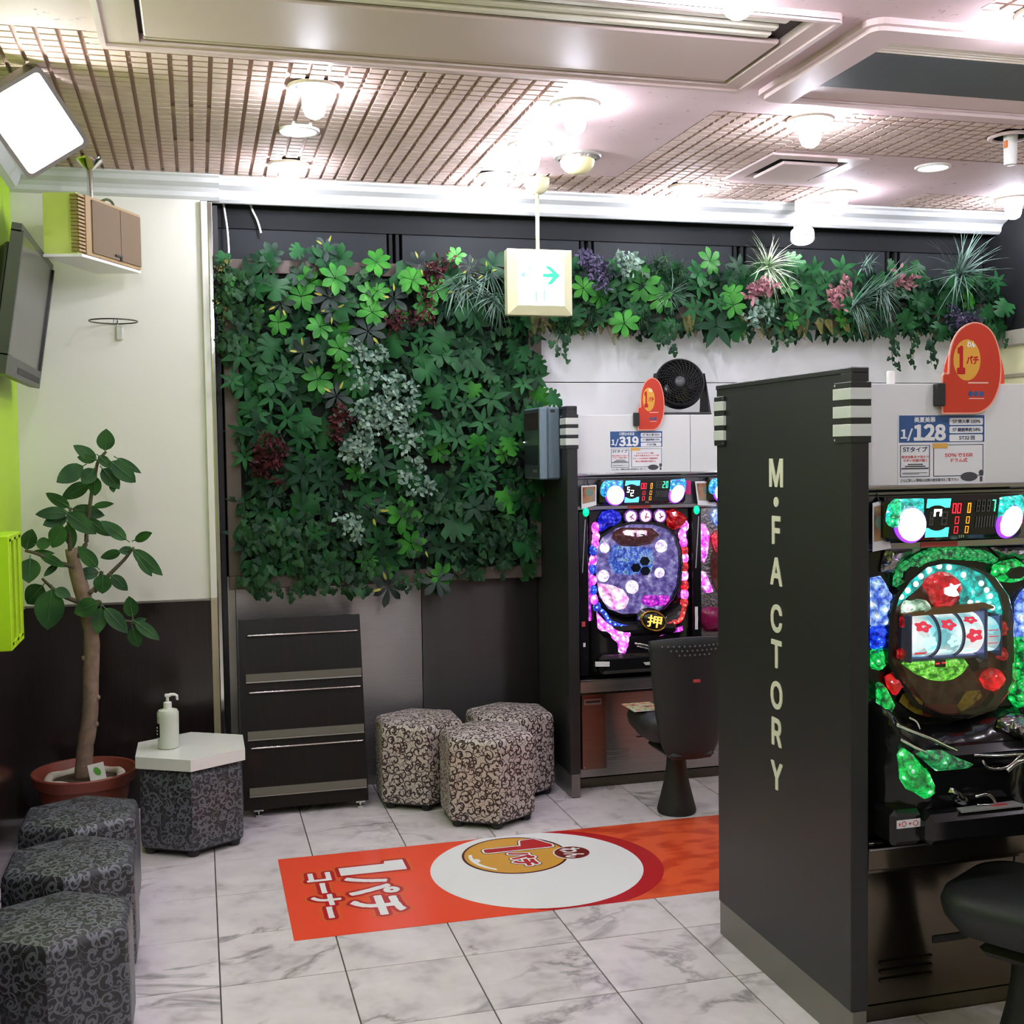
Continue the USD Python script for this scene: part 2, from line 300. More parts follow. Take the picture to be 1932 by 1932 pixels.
bark = paint('bark', S(132, 110, 92), 0.8, var=.22, vscale=26, bump=.5, bscale=50)
twig = paint('twig', S(82, 74, 54), 0.7)
def leafmat(name, c1, c2, rough=.38, scale=14.0, rib=None, rnd=.24, sheen=.14):
    return mat(name, {'g': ('texture_coordinate', {}), 'n': ('noise_texture', {'scale': scale, 'detail': 0.0}), 'r': ('rgb_ramp', {'ramp': [(0.3, c1), (0.7, c2)]}), 'o': ('object_info', {}), 'q': ('geometry', {}),
        'ad': ('math', {'math_type': 'multiply_add', 'value2': .6}), 'k': ('map_range', {'from_min': 0.0, 'from_max': 1.6, 'to_min': 1-rnd, 'to_max': 1+rnd}), 'h': ('hsv', {}),
        'p': ('principled_bsdf', {'roughness': rough, 'specular_ior_level': sheen})},
        [('g.object', 'n.vector'), ('n.fac', 'r.fac'), ('r.color', 'h.color'), ('q.random_per_island', 'ad.value1'), ('o.random', 'ad.value3'), ('ad.value', 'k.value'), ('k.result', 'h.value'), ('h.color', 'p.base_color')])
leaf_rubber = leafmat('rubber_leaf', S(42, 76, 44), S(60, 100, 54), .36)
leaf_bright = leafmat('leaf_bright', S(40, 104, 36), S(64, 134, 50), .42)
leaf_mid = leafmat('leaf_mid', S(24, 68, 36), S(40, 94, 50), .45)
leaf_deep = leafmat('leaf_deep', S(20, 48, 30), S(32, 68, 44), .5)
leaf_grey = leafmat('leaf_grey', S(34, 44, 42), S(58, 70, 66), .42)
leaf_yellow = leafmat('leaf_yellow', S(150, 150, 62), S(172, 170, 84), .5)
leaf_euc = leafmat('leaf_eucalyptus', S(70, 100, 86), S(140, 164, 148), .55, 30)
leaf_red = leafmat('leaf_red', S(44, 16, 22), S(72, 26, 30), .5)
leaf_purple = leafmat('leaf_purple', S(50, 46, 66), S(84, 78, 104), .5)
leaf_pink = leafmat('leaf_pink', S(138, 88, 98), S(172, 122, 126), .5)
leaf_blade = leafmat('grass_blade', S(76, 106, 92), S(122, 148, 134), .45)
leaf_blade2 = leafmat('spider_blade', S(140, 170, 130), S(206, 216, 190), .45)
leaf_fern = leafmat('fern_leaf', S(96, 92, 52), S(120, 116, 66), .6)
leaf_ivy = leafmat('ivy_leaf', S(24, 52, 34), S(44, 80, 46), .48)
bulb_mat = glow('bulb_light', (0.94, 0.955, 1.10), BULB)
flood_mat = glow('flood_glass', (0.97, 1.0, 1.02), FLOOD)
soft_lamp = glow('cover_lamp', (1.0, 0.97, 0.95), 1.6)
sign_lamp = glow('sign_diffuser', (0.97, 1.0, 0.98), 2.2)
sign_green = glow('sign_green', S(40, 214, 164), .85, (0, .2, .12))
sign_washed = glow('sign_washed', S(140, 238, 212), .9, (.1, .3, .25))  # pale green stands in for marks washed out by the diffuser glare
ivory = paint('ivory_plastic', S(200, 197, 160), 0.35)
cream_dome = paint('cream_dome', S(222, 212, 160), 0.25)
red_gloss = paint('red_orange_print', S(200, 60, 40), 0.3)
# outlines measured in metres on the planes where the things stand
NEAR = {
  'sign': [(2.042,1.791),(2.041,1.878),(2.057,1.88),(2.059,1.924),(2.068,1.965),(2.088,1.999),(2.115,2.024),(2.147,2.034),(2.175,2.03),(2.199,2.004),(2.216,1.967),(2.222,1.925),(2.216,1.877),(2.197,1.836),(2.169,1.806),(2.145,1.798)],
  'coin': [(2.08,1.924),(2.084,1.952),(2.098,1.969),(2.116,1.977),(2.139,1.978),(2.148,1.952),(2.148,1.911),(2.136,1.887),(2.114,1.875),(2.096,1.887)],
  'green_arch': [(1.878,1.301),(1.881,1.329),(1.892,1.353),(1.916,1.371),(1.959,1.391),(2.001,1.405),(2.044,1.407),(2.113,1.402),(2.171,1.393),(2.205,1.379),(2.223,1.36),(2.201,1.351),(2.15,1.362),(2.066,1.369),(2.002,1.365),(1.959,1.354),(1.931,1.339),(1.913,1.318),(1.892,1.297)],
  'ring_right': [(2.198,1.322),(2.205,1.348),(2.234,1.359),(2.279,1.364),(2.309,1.347),(2.319,1.324),(2.309,1.302),(2.272,1.294),(2.228,1.299)],
  'hole_r': [(2.225,1.324),(2.242,1.34),(2.272,1.345),(2.294,1.335),(2.291,1.322),(2.268,1.31),(2.239,1.311)],
  'hole_l': [(1.89,1.322),(1.897,1.344),(1.917,1.357),(1.934,1.358),(1.934,1.345),(1.92,1.327),(1.899,1.317)],
  'cyan_arch': [(1.878,1.267),(1.896,1.297),(1.927,1.327),(1.973,1.356),(2.03,1.364),(2.095,1.355),(2.15,1.334),(2.187,1.304),(2.213,1.268),(2.228,1.225),(2.225,1.203),(2.169,1.219),(2.096,1.232),(2.081,1.289),(2.023,1.339),(1.973,1.316),(1.945,1.289),(1.917,1.271),(1.882,1.245)],
  'cyan_dots': [(2.016,1.353),(2.048,1.349),(1.984,1.344),(1.957,1.327),(1.941,1.306),(1.915,1.289),(1.894,1.272),(2.095,1.326),(2.154,1.299),(2.172,1.279),(2.184,1.261),(2.118,1.245),(2.143,1.242),(2.191,1.227)],
  'flower': [(1.966,1.316),(1.988,1.331),(2.016,1.338),(2.045,1.335),(2.07,1.321),(2.085,1.302),(2.081,1.283),(2.078,1.258),(2.067,1.242),(2.038,1.234),(2.006,1.239),(1.988,1.252),(1.981,1.281),(1.963,1.301)],
  'emblem': [(2.006,1.296),(2.023,1.3),(2.025,1.309),(2.036,1.301),(2.056,1.306),(2.041,1.291),(2.052,1.275),(2.038,1.271),(2.02,1.273),(2.006,1.28)],
  'temple': [(1.898,1.225),(1.898,1.247),(1.91,1.262),(1.931,1.258),(1.952,1.263),(1.974,1.259),(1.988,1.246),(1.988,1.227),(1.96,1.219),(1.928,1.224)],
  'ledge': [(1.899,1.222),(1.988,1.234),(2.151,1.242),(2.18,1.231),(2.096,1.224)],
  'drums': [(1.912,1.218),(1.992,1.215),(1.995,1.214),(2.068,1.211),(2.071,1.211),(2.133,1.208),(2.144,1.194),(2.197,1.192),(1.912,1.104),(2.133,1.093),(2.144,1.105),(2.198,1.102)],
  'knobs': [(1.91,1.201),(2.221,1.166),(1.898,1.111),(2.224,1.091)],
  'plate': [(1.903,1.081),(1.928,1.095),(2.097,1.09),(2.119,1.065),(2.097,1.041),(2.068,1.027),(2.032,1.023),(1.989,1.03),(1.946,1.05)],
  'display': [(1.998,1.091),(2.03,1.089),(2.03,1.067),(1.998,1.069)],
  'blob': [(2.126,1.071),(2.145,1.083),(2.17,1.088),(2.189,1.074),(2.189,1.055),(2.171,1.04),(2.141,1.041)],
  'led_left': [(1.81,1.326),(1.84,1.331),(1.864,1.299),(1.871,1.267),(1.861,1.23),(1.856,1.175),(1.847,1.125),(1.852,1.084),(1.84,1.063),(1.811,1.071)],
  'led_right': [(2.284,1.236),(2.299,1.261),(2.32,1.279),(2.355,1.277),(2.365,0.985),(2.343,0.976),(2.279,0.981),(2.286,1.055),(2.281,1.152)],
  'led_right2': [(2.279,1.059),(2.322,1.056),(2.323,0.971),(2.309,0.932),(2.29,0.925),(2.266,0.952),(2.263,0.98),(2.279,1.002)],
  'lamp_l': [(1.851,1.046),(1.866,1.055),(1.891,1.041),(1.916,1.025),(1.9,1.01),(1.883,0.989),(1.86,1.015)],
  'lamp_r': [(2.159,1.021),(2.168,1.04),(2.194,1.051),(2.223,1.045),(2.238,1.024),(2.23,1.0),(2.204,0.983),(2.175,0.992)],
  'field': [(1.864,1.221),(1.858,1.096),(1.882,1.048),(1.946,0.965),(2.025,0.928),(2.08,0.921),(2.171,0.94),(2.237,1.01),(2.24,1.122),(2.228,1.219),(2.213,1.268),(2.168,1.324),(2.095,1.355),(2.03,1.364),(1.973,1.356),(1.917,1.318),(1.882,1.273)],
  'yel_l': [(1.9,0.971),(1.916,1.001),(1.947,0.988),(1.975,0.966),(1.975,0.927),(1.95,0.935),(1.922,0.953)],
  'yel_r': [(2.089,0.947),(2.12,0.987),(2.165,0.987),(2.172,0.967),(2.137,0.944),(2.105,0.927)],
  'redlow': [(1.975,0.927),(1.981,0.96),(2.089,0.95),(2.089,0.925),(2.041,0.917),(1.994,0.921)],
  'strip_l': [(1.817,1.032),(1.829,1.036),(1.851,1.013),(1.866,0.974),(1.854,0.942),(1.827,0.941),(1.817,0.977)],
  'ch1': [(1.82,0.936),(1.87,0.913),(1.925,0.89),(1.975,0.864),(2.016,0.844),(2.055,0.816)],
  'ch2': [(1.82,0.9),(1.87,0.872),(1.926,0.843),(1.951,0.813)],
  'ch3': [(2.051,0.838),(2.122,0.83),(2.209,0.829)],
  'ch4': [(2.077,0.822),(2.099,0.798),(2.157,0.796),(2.205,0.829)],
  'ch5': [(2.157,0.785),(2.186,0.805),(2.225,0.811),(2.271,0.801),(2.301,0.787),(2.314,0.795)],
  'ch6': [(2.298,0.762),(2.271,0.759),(2.249,0.729),(2.223,0.711)],
  'ch7': [(1.86,0.952),(1.882,0.94),(1.894,0.919)],
  'tray_lit': [(1.87,0.855),(1.891,0.862),(1.95,0.86),(1.994,0.837),(2.051,0.813),(2.039,0.803),(1.969,0.803),(1.932,0.803)],
  'lamp_big': [(1.824,0.851),(1.839,0.874),(1.87,0.85),(1.901,0.82),(1.926,0.79),(1.938,0.756),(1.932,0.731),(1.907,0.722),(1.882,0.741),(1.852,0.755),(1.833,0.784),(1.83,0.823)],
  'dome': [(2.189,0.895),(2.198,0.914),(2.231,0.923),(2.27,0.915),(2.303,0.887),(2.31,0.864),(2.284,0.85),(2.238,0.856),(2.202,0.872)],
  'domebase': [(2.166,0.894),(2.172,0.916),(2.211,0.93),(2.27,0.923),(2.313,0.892),(2.324,0.857),(2.297,0.836),(2.244,0.843),(2.196,0.861)],
  'str1': [(1.97,0.75),(2.001,0.745),(2.046,0.713),(2.043,0.688),(2.017,0.693)],
  'handle': [(2.052,0.723),(2.09,0.727),(2.114,0.707),(2.111,0.696),(2.058,0.698)],
  'ash': [(2.078,0.654),(2.149,0.656),(2.226,0.657),(2.22,0.635),(2.129,0.638)],
  'label': [(1.81,0.678),(1.889,0.675),(1.891,0.653),(1.812,0.656)],
  'body_low': [(1.815,0.703),(1.901,0.684),(1.995,0.678),(2.23,0.657),(2.23,0.58),(2.188,0.572),(1.812,0.598)],
  'goldring': [(2.28,0.592),(2.327,0.596),(2.327,0.57),(2.286,0.58)],
  'silver_top': [(1.857,1.41),(1.973,1.403),(1.916,1.377),(1.878,1.335),(1.839,1.343),(1.846,1.374)],
  'silver_top2': [(2.197,1.399),(2.319,1.399),(2.319,1.343),(2.286,1.37),(2.234,1.366),(2.219,1.379)],
  'photo': [(1.8,1.537),(1.826,1.543),(1.859,1.41),(1.8,1.402)],
  'pink': [(2.288,1.543),(2.325,1.545),(2.326,1.457),(2.285,1.469)],
}
FAR = {
  'blue_gem': [(1.881,1.31),(1.887,1.358),(1.91,1.396),(1.962,1.405),(2.002,1.388),(2.013,1.355),(1.984,1.329),(1.944,1.322),(1.903,1.293)],
  'red_gem': [(2.246,1.392),(2.281,1.4),(2.34,1.373),(2.36,1.345),(2.34,1.313),(2.286,1.292),(2.251,1.315)],
  'emblems': [(2.055,1.367),(2.132,1.368),(2.209,1.366)],
  'window': [(1.863,1.208),(1.903,1.272),(1.972,1.313),(2.053,1.332),(2.169,1.326),(2.239,1.305),(2.286,1.259),(2.309,1.192),(2.314,1.115),(2.302,1.016),(2.266,0.951),(2.218,0.904),(2.13,0.886),(2.003,0.887),(1.928,0.918),(1.883,0.98),(1.867,1.078)],
  'dragon': [(1.948,1.205),(1.971,1.231),(2.029,1.219),(2.075,1.222),(2.168,1.208),(2.179,1.159),(2.167,1.093),(2.051,1.076),(1.97,1.09),(1.942,1.14)],
  'maroon': [(1.966,1.291),(2.007,1.314),(2.169,1.307),(2.21,1.273),(2.168,1.23),(2.087,1.217),(2.006,1.225),(1.96,1.259)],
  'screen': [(2.009,1.295),(2.03,1.303),(2.134,1.297),(2.137,1.275),(2.087,1.266),(2.018,1.279)],
  'wlamps': [(1.92,1.217),(2.218,1.215),(1.913,1.079),(2.208,1.083),(2.062,1.018)],
  'pinkdome': [(1.887,1.045),(1.958,1.031),(2.015,1.006),(2.047,0.961),(2.026,0.913),(1.968,0.905),(1.911,0.951),(1.886,1.007)],
  'magenta': [(2.108,0.958),(2.131,0.974),(2.254,0.968),(2.263,0.946),(2.242,0.919),(2.166,0.915),(2.119,0.93)],
  'hexes': [(2.13,1.144),(2.083,1.113),(2.132,1.095)],
  'led_l': [(1.875,1.316),(1.878,1.272),(1.874,1.24),(1.863,1.208),(1.862,1.159),(1.859,1.116),(1.861,1.062),(1.863,1.013),(1.866,0.969),(1.88,0.925)],
  'led_r': [(2.34,1.313),(2.327,1.269),(2.333,1.23),(2.336,1.192),(2.338,1.153),(2.337,1.109),(2.337,1.064),(2.338,1.015),(2.337,0.97),(2.334,0.926),(2.325,0.888)],
  'arc_l': [(1.86,0.932),(1.905,0.897),(1.928,0.858),(1.985,0.833),(2.054,0.818)],
  'arc_r': [(2.325,0.921),(2.307,0.855),(2.265,0.835),(2.23,0.82)],
  'pinklow': [(1.859,0.91),(1.899,0.865),(1.956,0.823),(2.031,0.809),(2.025,0.765),(2.007,0.7),(1.972,0.702),(1.967,0.752),(1.915,0.793),(1.864,0.828)],
  'pinklow2': [(2.188,0.773),(2.235,0.792),(2.283,0.812),(2.312,0.819),(2.3,0.789),(2.247,0.786)],
  'button': [(2.072,0.878),(2.096,0.901),(2.154,0.901),(2.201,0.86),(2.209,0.827),(2.177,0.806),(2.124,0.82),(2.083,0.85)],
  'purple_bar': [(1.819,1.15),(1.845,1.149),(1.843,0.992),(1.818,0.993)],
  'gems': [(1.822,1.395),(2.405,1.391)],
  'label': [(1.834,0.675),(1.908,0.67),(1.908,0.646),(1.834,0.65)],
  'wlabel': [(2.394,0.954),(2.421,0.953),(2.42,0.872),(2.393,0.873)],
  'm2_led': [(2.426,1.316),(2.453,1.321),(2.479,1.275),(2.476,1.22),(2.464,1.154),(2.449,1.121),(2.431,1.155),(2.425,1.222)],
  'm2_red': [(2.488,1.253),(2.513,1.28),(2.561,1.273),(2.56,1.161),(2.512,1.174)],
  'm2_white': [(2.489,1.364),(2.507,1.391),(2.561,1.395),(2.561,1.295),(2.513,1.313)],
  'm2_pink': [(2.433,1.083),(2.457,1.076),(2.487,1.008),(2.499,0.974),(2.463,0.97),(2.433,1.022)],
  'm2_low': [(2.426,0.888),(2.474,0.903),(2.559,0.888),(2.558,0.77),(2.456,0.775),(2.426,0.821)],
  'photo': [(1.798,1.525),(1.875,1.528),(1.874,1.429),(1.797,1.412)],
  'photo2': [(2.394,1.535),(2.49,1.535),(2.51,1.408),(2.409,1.416)],
  'pinkcard': [(2.326,1.541),(2.377,1.538),(2.376,1.469),(2.323,1.476)],
  'mech_arm': [(1.784,0.735),(2.03,0.743),(2.135,0.715),(2.094,0.69),(2.012,0.7),(1.897,0.685)],
  'plate': [(2.082,0.657),(2.131,0.657),(2.131,0.641),(2.093,0.643)],
  'unit': [(1.791,1.42),(1.842,1.419),(1.833,0.607),(1.782,0.61)],
  'mach': [(1.842,1.419),(2.37,1.406),(2.365,0.585),(1.834,0.617)],
  'shelf': [(1.788,0.62),(2.128,0.616)],
}
FLOOR = {
  'one': [(0.516,4.737),(0.696,4.748),(0.702,4.768),(0.783,4.766),(0.774,4.657),(0.512,4.645)],
  'ha1': [(0.518,4.609),(0.695,4.568),(0.693,4.521),(0.575,4.536),(0.531,4.557)],
  'pa_ext': [(0.519,4.615),(0.703,4.437),(0.513,4.418)],
  'chi': [(0.52,4.378),(0.696,4.22),(0.594,4.21),(0.689,4.383)],
  'ko': [(0.377,4.708),(0.483,4.704),(0.473,4.616),(0.375,4.612)],
  'bar1': [(0.423,4.59),(0.444,4.59),(0.445,4.484),(0.424,4.484)],
  'na': [(0.375,4.46),(0.482,4.402),(0.438,4.359),(0.438,4.466)],
  'bar2': [(0.421,4.346),(0.443,4.346),(0.442,4.233),(0.42,4.233)],
  'circle': [(0.864,4.599),(1.711,4.337),(1.43,4.947),(1.147,4.079),(1.021,4.878),(1.489,4.117),(1.722,4.693),(0.918,4.266)],
  'ring': [(1.751,4.325),(1.794,4.704),(1.551,4.124)],
  'coin': [(1.043,4.757),(1.378,4.886),(1.519,4.657),(1.031,4.591),(1.057,4.524),(1.228,4.472),(1.21,4.887)],
  'one_red': [(1.142,4.767),(1.298,4.816),(1.328,4.857),(1.371,4.843),(1.432,4.746),(1.408,4.712),(1.139,4.734)],
  'pachi_red': [(1.22,4.716),(1.312,4.701),(1.316,4.542),(1.253,4.523)],
  'badge': [(1.409,4.657),(1.556,4.611),(1.507,4.702),(1.455,4.556)],
}
PL = {
  'palmate': [(0.669,2.548,0.073),(0.552,2.534,0.064),(0.507,2.461,0.067),(0.88,2.638,0.068),(0.848,2.48,0.065),(0.852,2.39,0.068),(0.592,2.313,0.062),(0.703,2.292,0.059),(0.685,2.208,0.065),(0.581,2.062,0.07),(0.394,2.332,0.053),(1.05,2.546,0.063),(0.298,2.396,0.033),(0.209,2.504,0.044),(0.7,2.13,0.045),(1.053,2.549,0.063),(1.169,2.5,0.063),(1.121,2.42,0.06),(1.277,2.674,0.049),(0.88,2.494,0.054),(0.987,2.383,0.046),(0.982,1.39,0.08),(1.021,1.244,0.066),(0.873,1.117,0.069),(0.805,1.177,0.054),(0.757,1.601,0.045),(1.179,1.703,0.055),(1.519,1.681,0.047),(1.168,1.071,0.064)],
  'star': [(0.294,2.033,0.064),(0.171,2.05,0.052),(0.479,1.984,0.089),(0.353,1.972,0.067),(1.076,2.18,0.06),(1.067,2.026,0.063),(1.313,1.945,0.061),(1.401,1.846,0.073),(1.089,2.271,0.052),(0.294,1.803,0.103),(0.208,1.815,0.058),(0.486,1.774,0.064),(0.526,1.824,0.065),(0.551,1.475,0.059),(0.499,1.605,0.101),(0.221,1.688,0.061),(0.427,1.874,0.073),(0.542,1.311,0.056),(1.421,1.595,0.07),(1.332,1.666,0.076),(1.342,1.52,0.067),(1.263,1.766,0.07),(1.352,1.415,0.093),(1.451,1.962,0.082),(1.077,1.894,0.063),(1.527,1.381,0.065),(1.611,1.272,0.065)],
  'monstera': [(0.399,2.536,0.058),(0.512,2.699,0.036),(0.154,2.66,0.036),(0.37,2.255,0.061),(0.379,2.634,0.044),(0.458,2.267,0.053),(0.32,2.177,0.05),(1.564,2.254,0.041),(1.624,2.231,0.041),(1.544,2.166,0.047),(1.701,2.009,0.047),(1.756,1.985,0.047),(1.368,2.038,0.041),(1.423,2.102,0.041),(1.47,2.061,0.035),(1.564,1.845,0.05),(1.533,1.763,0.05),(1.376,1.771,0.05),(1.504,1.494,0.062),(1.412,1.367,0.047),(1.17,1.853,0.064)],
  'varieg': [(0.962,2.46,0.071),(0.64,2.458,0.073),(0.634,2.697,0.059),(0.407,2.421,0.064),(0.827,2.294,0.082),(0.512,2.19,0.07),(0.669,1.978,0.076),(0.655,2.392,0.065),(1.095,2.629,0.066),(1.286,2.503,0.061),(1.43,2.598,0.055),(1.341,2.619,0.052),(0.827,1.411,0.083),(0.906,1.029,0.083),(1.15,1.048,0.078),(1.082,1.231,0.064)],
  'wgrass': [(1.369,2.47,0.191)],
  'g_palmate': [(1.915,2.519,0.059),(2.019,2.488,0.063),(2.137,2.345,0.073),(2.253,2.546,0.08),(2.331,2.475,0.06),(2.638,2.683,0.065),(2.756,2.511,0.055),(2.748,2.45,0.062),(3.075,2.563,0.057),(3.417,2.399,0.058),(4.199,2.501,0.059),(3.106,2.373,0.05)],
  'g_star': [(2.117,2.51,0.07),(2.658,2.34,0.109),(2.585,2.42,0.058),(2.666,2.462,0.054),(2.06,2.417,0.06),(2.519,2.425,0.061),(3.185,2.58,0.064),(3.225,2.651,0.057),(3.409,2.663,0.065),(3.161,2.402,0.057),(3.09,2.479,0.057),(3.249,2.539,0.064)],
  'g_monstera': [(3.075,2.696,0.057),(3.628,2.633,0.044),(3.694,2.693,0.036),(4.087,2.631,0.063),(4.139,2.551,0.056),(3.927,2.641,0.051),(3.944,2.525,0.059),(3.893,2.698,0.044),(4.459,2.499,0.053),(3.53,2.509,0.043)],
  'g_grass': [(2.437,2.512,0.127),(2.931,2.638,0.191),(3.522,2.454,0.237),(3.554,2.683,0.079),(4.126,2.64,0.257),(3.668,2.528,0.217)],
  'g_pink': [(2.91,2.555,0.075),(2.828,2.519,0.041),(3.363,2.534,0.078),(3.315,2.477,0.057),(3.744,2.6,0.08)],
  'g_euc': [(2.098,2.671,0.053),(2.146,2.633,0.053),(2.196,2.661,0.053),(2.925,2.41,0.082),(2.85,2.381,0.068)],
  'g_purple': [(1.978,2.625,0.079),(2.013,2.574,0.073),(1.923,2.669,0.04),(4.114,2.389,0.104),(4.183,2.368,0.074)],
  'g_bush': [(2.354,2.649,0.087),(2.44,2.618,0.067),(1.941,2.356,0.099),(1.816,2.334,0.079),(2.237,2.367,0.054)],
  'g_vine': [(1.809,2.286,0.111),(2.343,2.326,0.094),(2.401,2.361,0.161),(2.986,2.335,0.096),(3.009,2.32,0.071),(3.698,2.344,0.189),(3.797,2.331,0.161),(3.923,2.347,0.183),(3.079,2.328,0.064),(4.401,2.354,0.09)],
  'g_fern': [(1.933,2.336,0.086),(2.066,2.324,0.093),(2.526,2.371,0.081),(2.822,2.363,0.089),(2.92,2.364,0.096),(1.706,2.352,0.079),(3.177,2.36,0.086),(3.264,2.361,0.079),(3.328,2.355,0.065),(3.433,2.357,0.058),(3.53,2.365,0.08)],
}
RUB = [(-0.39,1.723,-0.38,1.818,0.074),(-0.434,1.684,-0.528,1.749,0.053),(-0.437,1.681,-0.514,1.696,0.042),(-0.423,1.702,-0.368,1.648,0.043),(-0.346,1.69,-0.246,1.621,0.036),(-0.37,1.676,-0.266,1.582,0.078),(-0.412,1.645,-0.34,1.555,0.071),(-0.491,1.657,-0.6,1.588,0.078),(-0.438,1.645,-0.487,1.579,0.067),(-0.439,1.614,-0.442,1.525,0.06),(-0.467,1.579,-0.585,1.514,0.064),(-0.373,1.577,-0.364,1.538,0.028),(-0.55,1.475,-0.65,1.54,0.049),(-0.557,1.454,-0.689,1.45,0.056),(-0.565,1.433,-0.661,1.4,0.063),(-0.579,1.398,-0.628,1.3,0.078),(-0.559,1.404,-0.542,1.294,0.056),(-0.561,1.454,-0.44,1.358,0.071),(-0.544,1.467,-0.408,1.435,0.064),(-0.45,1.479,-0.362,1.49,0.032),(-0.478,1.423,-0.387,1.342,0.05),(-0.313,1.325,-0.415,1.414,0.057),(-0.279,1.324,-0.199,1.358,0.043),(-0.29,1.282,-0.166,1.165,0.061),(-0.294,1.275,-0.348,1.276,0.039),(-0.342,1.269,-0.43,1.244,0.043),(-0.267,1.245,-0.208,1.163,0.036),(-0.438,1.208,-0.515,1.304,0.06),(-0.439,1.18,-0.529,1.176,0.057),(-0.415,1.179,-0.421,1.093,0.078),(-0.385,1.17,-0.316,1.099,0.054),(-0.436,1.054,-0.541,1.013,0.085),(-0.43,1.029,-0.447,0.915,0.064),(-0.413,1.028,-0.318,0.916,0.068),(-0.299,0.972,-0.313,1.067,0.065),(-0.289,0.957,-0.185,0.876,0.054),(-0.3,0.929,-0.279,0.841,0.065),(-0.303,0.944,-0.241,0.962,0.032),(-0.74,1.29,-0.718,1.381,0.074),(-0.714,1.282,-0.619,1.272,0.028),(-0.682,1.274,-0.575,1.217,0.042),(-0.712,1.261,-0.718,1.156,0.091),(-0.694,1.317,-0.628,1.321,0.056),(-0.611,1.222,-0.665,1.178,0.032),(-0.673,1.133,-0.745,1.051,0.091),(-0.634,1.117,-0.656,0.94,0.123),(-0.621,1.116,-0.555,1.085,0.049)]
BR = [[(-0.495,0.537),(-0.486,0.716),(-0.478,0.895),(-0.503,1.061),(-0.532,1.183),(-0.552,1.291)],[(-0.53,1.055),(-0.589,1.086),(-0.634,1.117),(-0.672,1.164)],[(-0.482,1.089),(-0.454,1.116),(-0.425,1.186)],[(-0.461,1.095),(-0.385,1.178),(-0.329,1.233),(-0.286,1.289)],[(-0.524,1.254),(-0.489,1.31),(-0.484,1.366),(-0.459,1.522),(-0.439,1.621),(-0.424,1.677),(-0.391,1.719)],[(-0.553,1.284),(-0.553,1.397),(-0.55,1.467)],[(-0.497,1.039),(-0.443,1.048),(-0.43,1.029)],[(-0.484,1.003),(-0.391,0.97),(-0.3,0.951)],[(-0.538,1.212),(-0.617,1.236),(-0.688,1.274),(-0.74,1.29)]]
# ================================================================ the setting
XL, XR, YB, YF, ZC = -0.80, 4.52, 5.92, -1.6, 3.02
# ---- floor of separate stone tiles
floor = structure('floor', 'pale grey veined marble tile floor with thin dark joints', 'floor')
part(floor, 'grout_bed', bx(XL, XR, YF, 6.1, -0.06, -0.004), grout)
xs = [XL]+[0.027+0.4*k for k in range(-2, 12)]+[XR]; xs = sorted(x for x in xs if XL <= x <= XR)
ys = [1.38+0.4*k for k in range(12)]+[6.0]
for i in range(len(xs)-1):
    for j in range(len(ys)-1):
        g = 0.0022
        if xs[i+1]-xs[i] < .01: continue
        part(floor, 'tile', rb(xs[i]+g, xs[i+1]-g, ys[j]+g, ys[j+1]-g, -0.012, 0.0, 0.001), marble)
far = [rb(x+.0022, x+.3978, y+.0022, y+.3978, -.012, 0, .001) for x in (np.arange(0.027-.8, XR-.3, .4)) for y in np.arange(1.38-2.8, 1.37, .4)]
part(floor, 'outlying_tiles', cat(far), marble, kind='stuff')
# ---- ceiling : plain boards, ribbed acoustic fields, all with holes where lamps are sunk
LAMPS = [(.443, 4.347), (.44, 5.51), (1.435, 4.341), (1.427, 4.944), (1.424, 5.54), (2.433, 4.335), (2.43, 5.56), (3.27, 5.53), (2.56, 3.12), (1.512, 3.10), (4.28, 5.46), (3.42, 4.385)]
FILL_LAMPS = [(x, y) for y, row in ((2.1, (-.2, 1.3, 2.8, 4.1)), (.4, (.2, 1.9, 3.6))) for x in row]+[(-.2, 3.05), (4.0, 3.2)]  # unseen downlights added behind the viewer as general fill
COVERS = [(.439, 4.918), (3.41, 4.923)]
HOLE = unary_union([Point(x, y).buffer(.078, 6) for x, y in LAMPS+FILL_LAMPS])
AC1 = sbox(-.262, 1.95, 3.265, 3.985); AC2 = sbox(2.045, 3.75, 3.265, 4.065); VENT = sbox(2.60, 2.95, 4.905, 5.27)
field_polys = [sbox(-.30, 1.325, 4.09, 5.43), sbox(-.30, 3.16, 5.43, 5.815), sbox(2.0, 2.56, 4.30, 5.43), sbox(2.56, 3.95, 4.22, 4.80), sbox(3.74, 4.45, 5.45, 5.81), sbox(2.35, 3.4, 2.3, 3.15)]
left_field = sbox(-.72, -.30, 3.93, 5.815)
FIELD = unary_union(field_polys+[left_field])
ceiling = structure('ceiling', 'pinkish beige ceiling with ribbed acoustic fields and plain boards between', 'ceiling')
room = sbox(XL-.1, XR+.1, YF-.1, 6.2)
part(ceiling, 'backing', flatup(room.difference(HOLE), ZC+.014, .04), groove_paint)
plain = room.difference(FIELD).difference(HOLE).difference(AC1.buffer(-.03)).difference(AC2.buffer(-.03)).difference(VENT)
for cell in [sbox(XL-.1, 1.32, YF-.1, 6.2), sbox(1.32, 2.0, YF-.1, 6.2), sbox(2.0, XR+.1, YF-.1, 6.2)]:
    b = plain.intersection(cell)
    if not b.is_empty: part(ceiling, 'board', flatup(b, ZC, .0145), ceil_paint)
x = -.716; px_, py_ = .0662, .0562
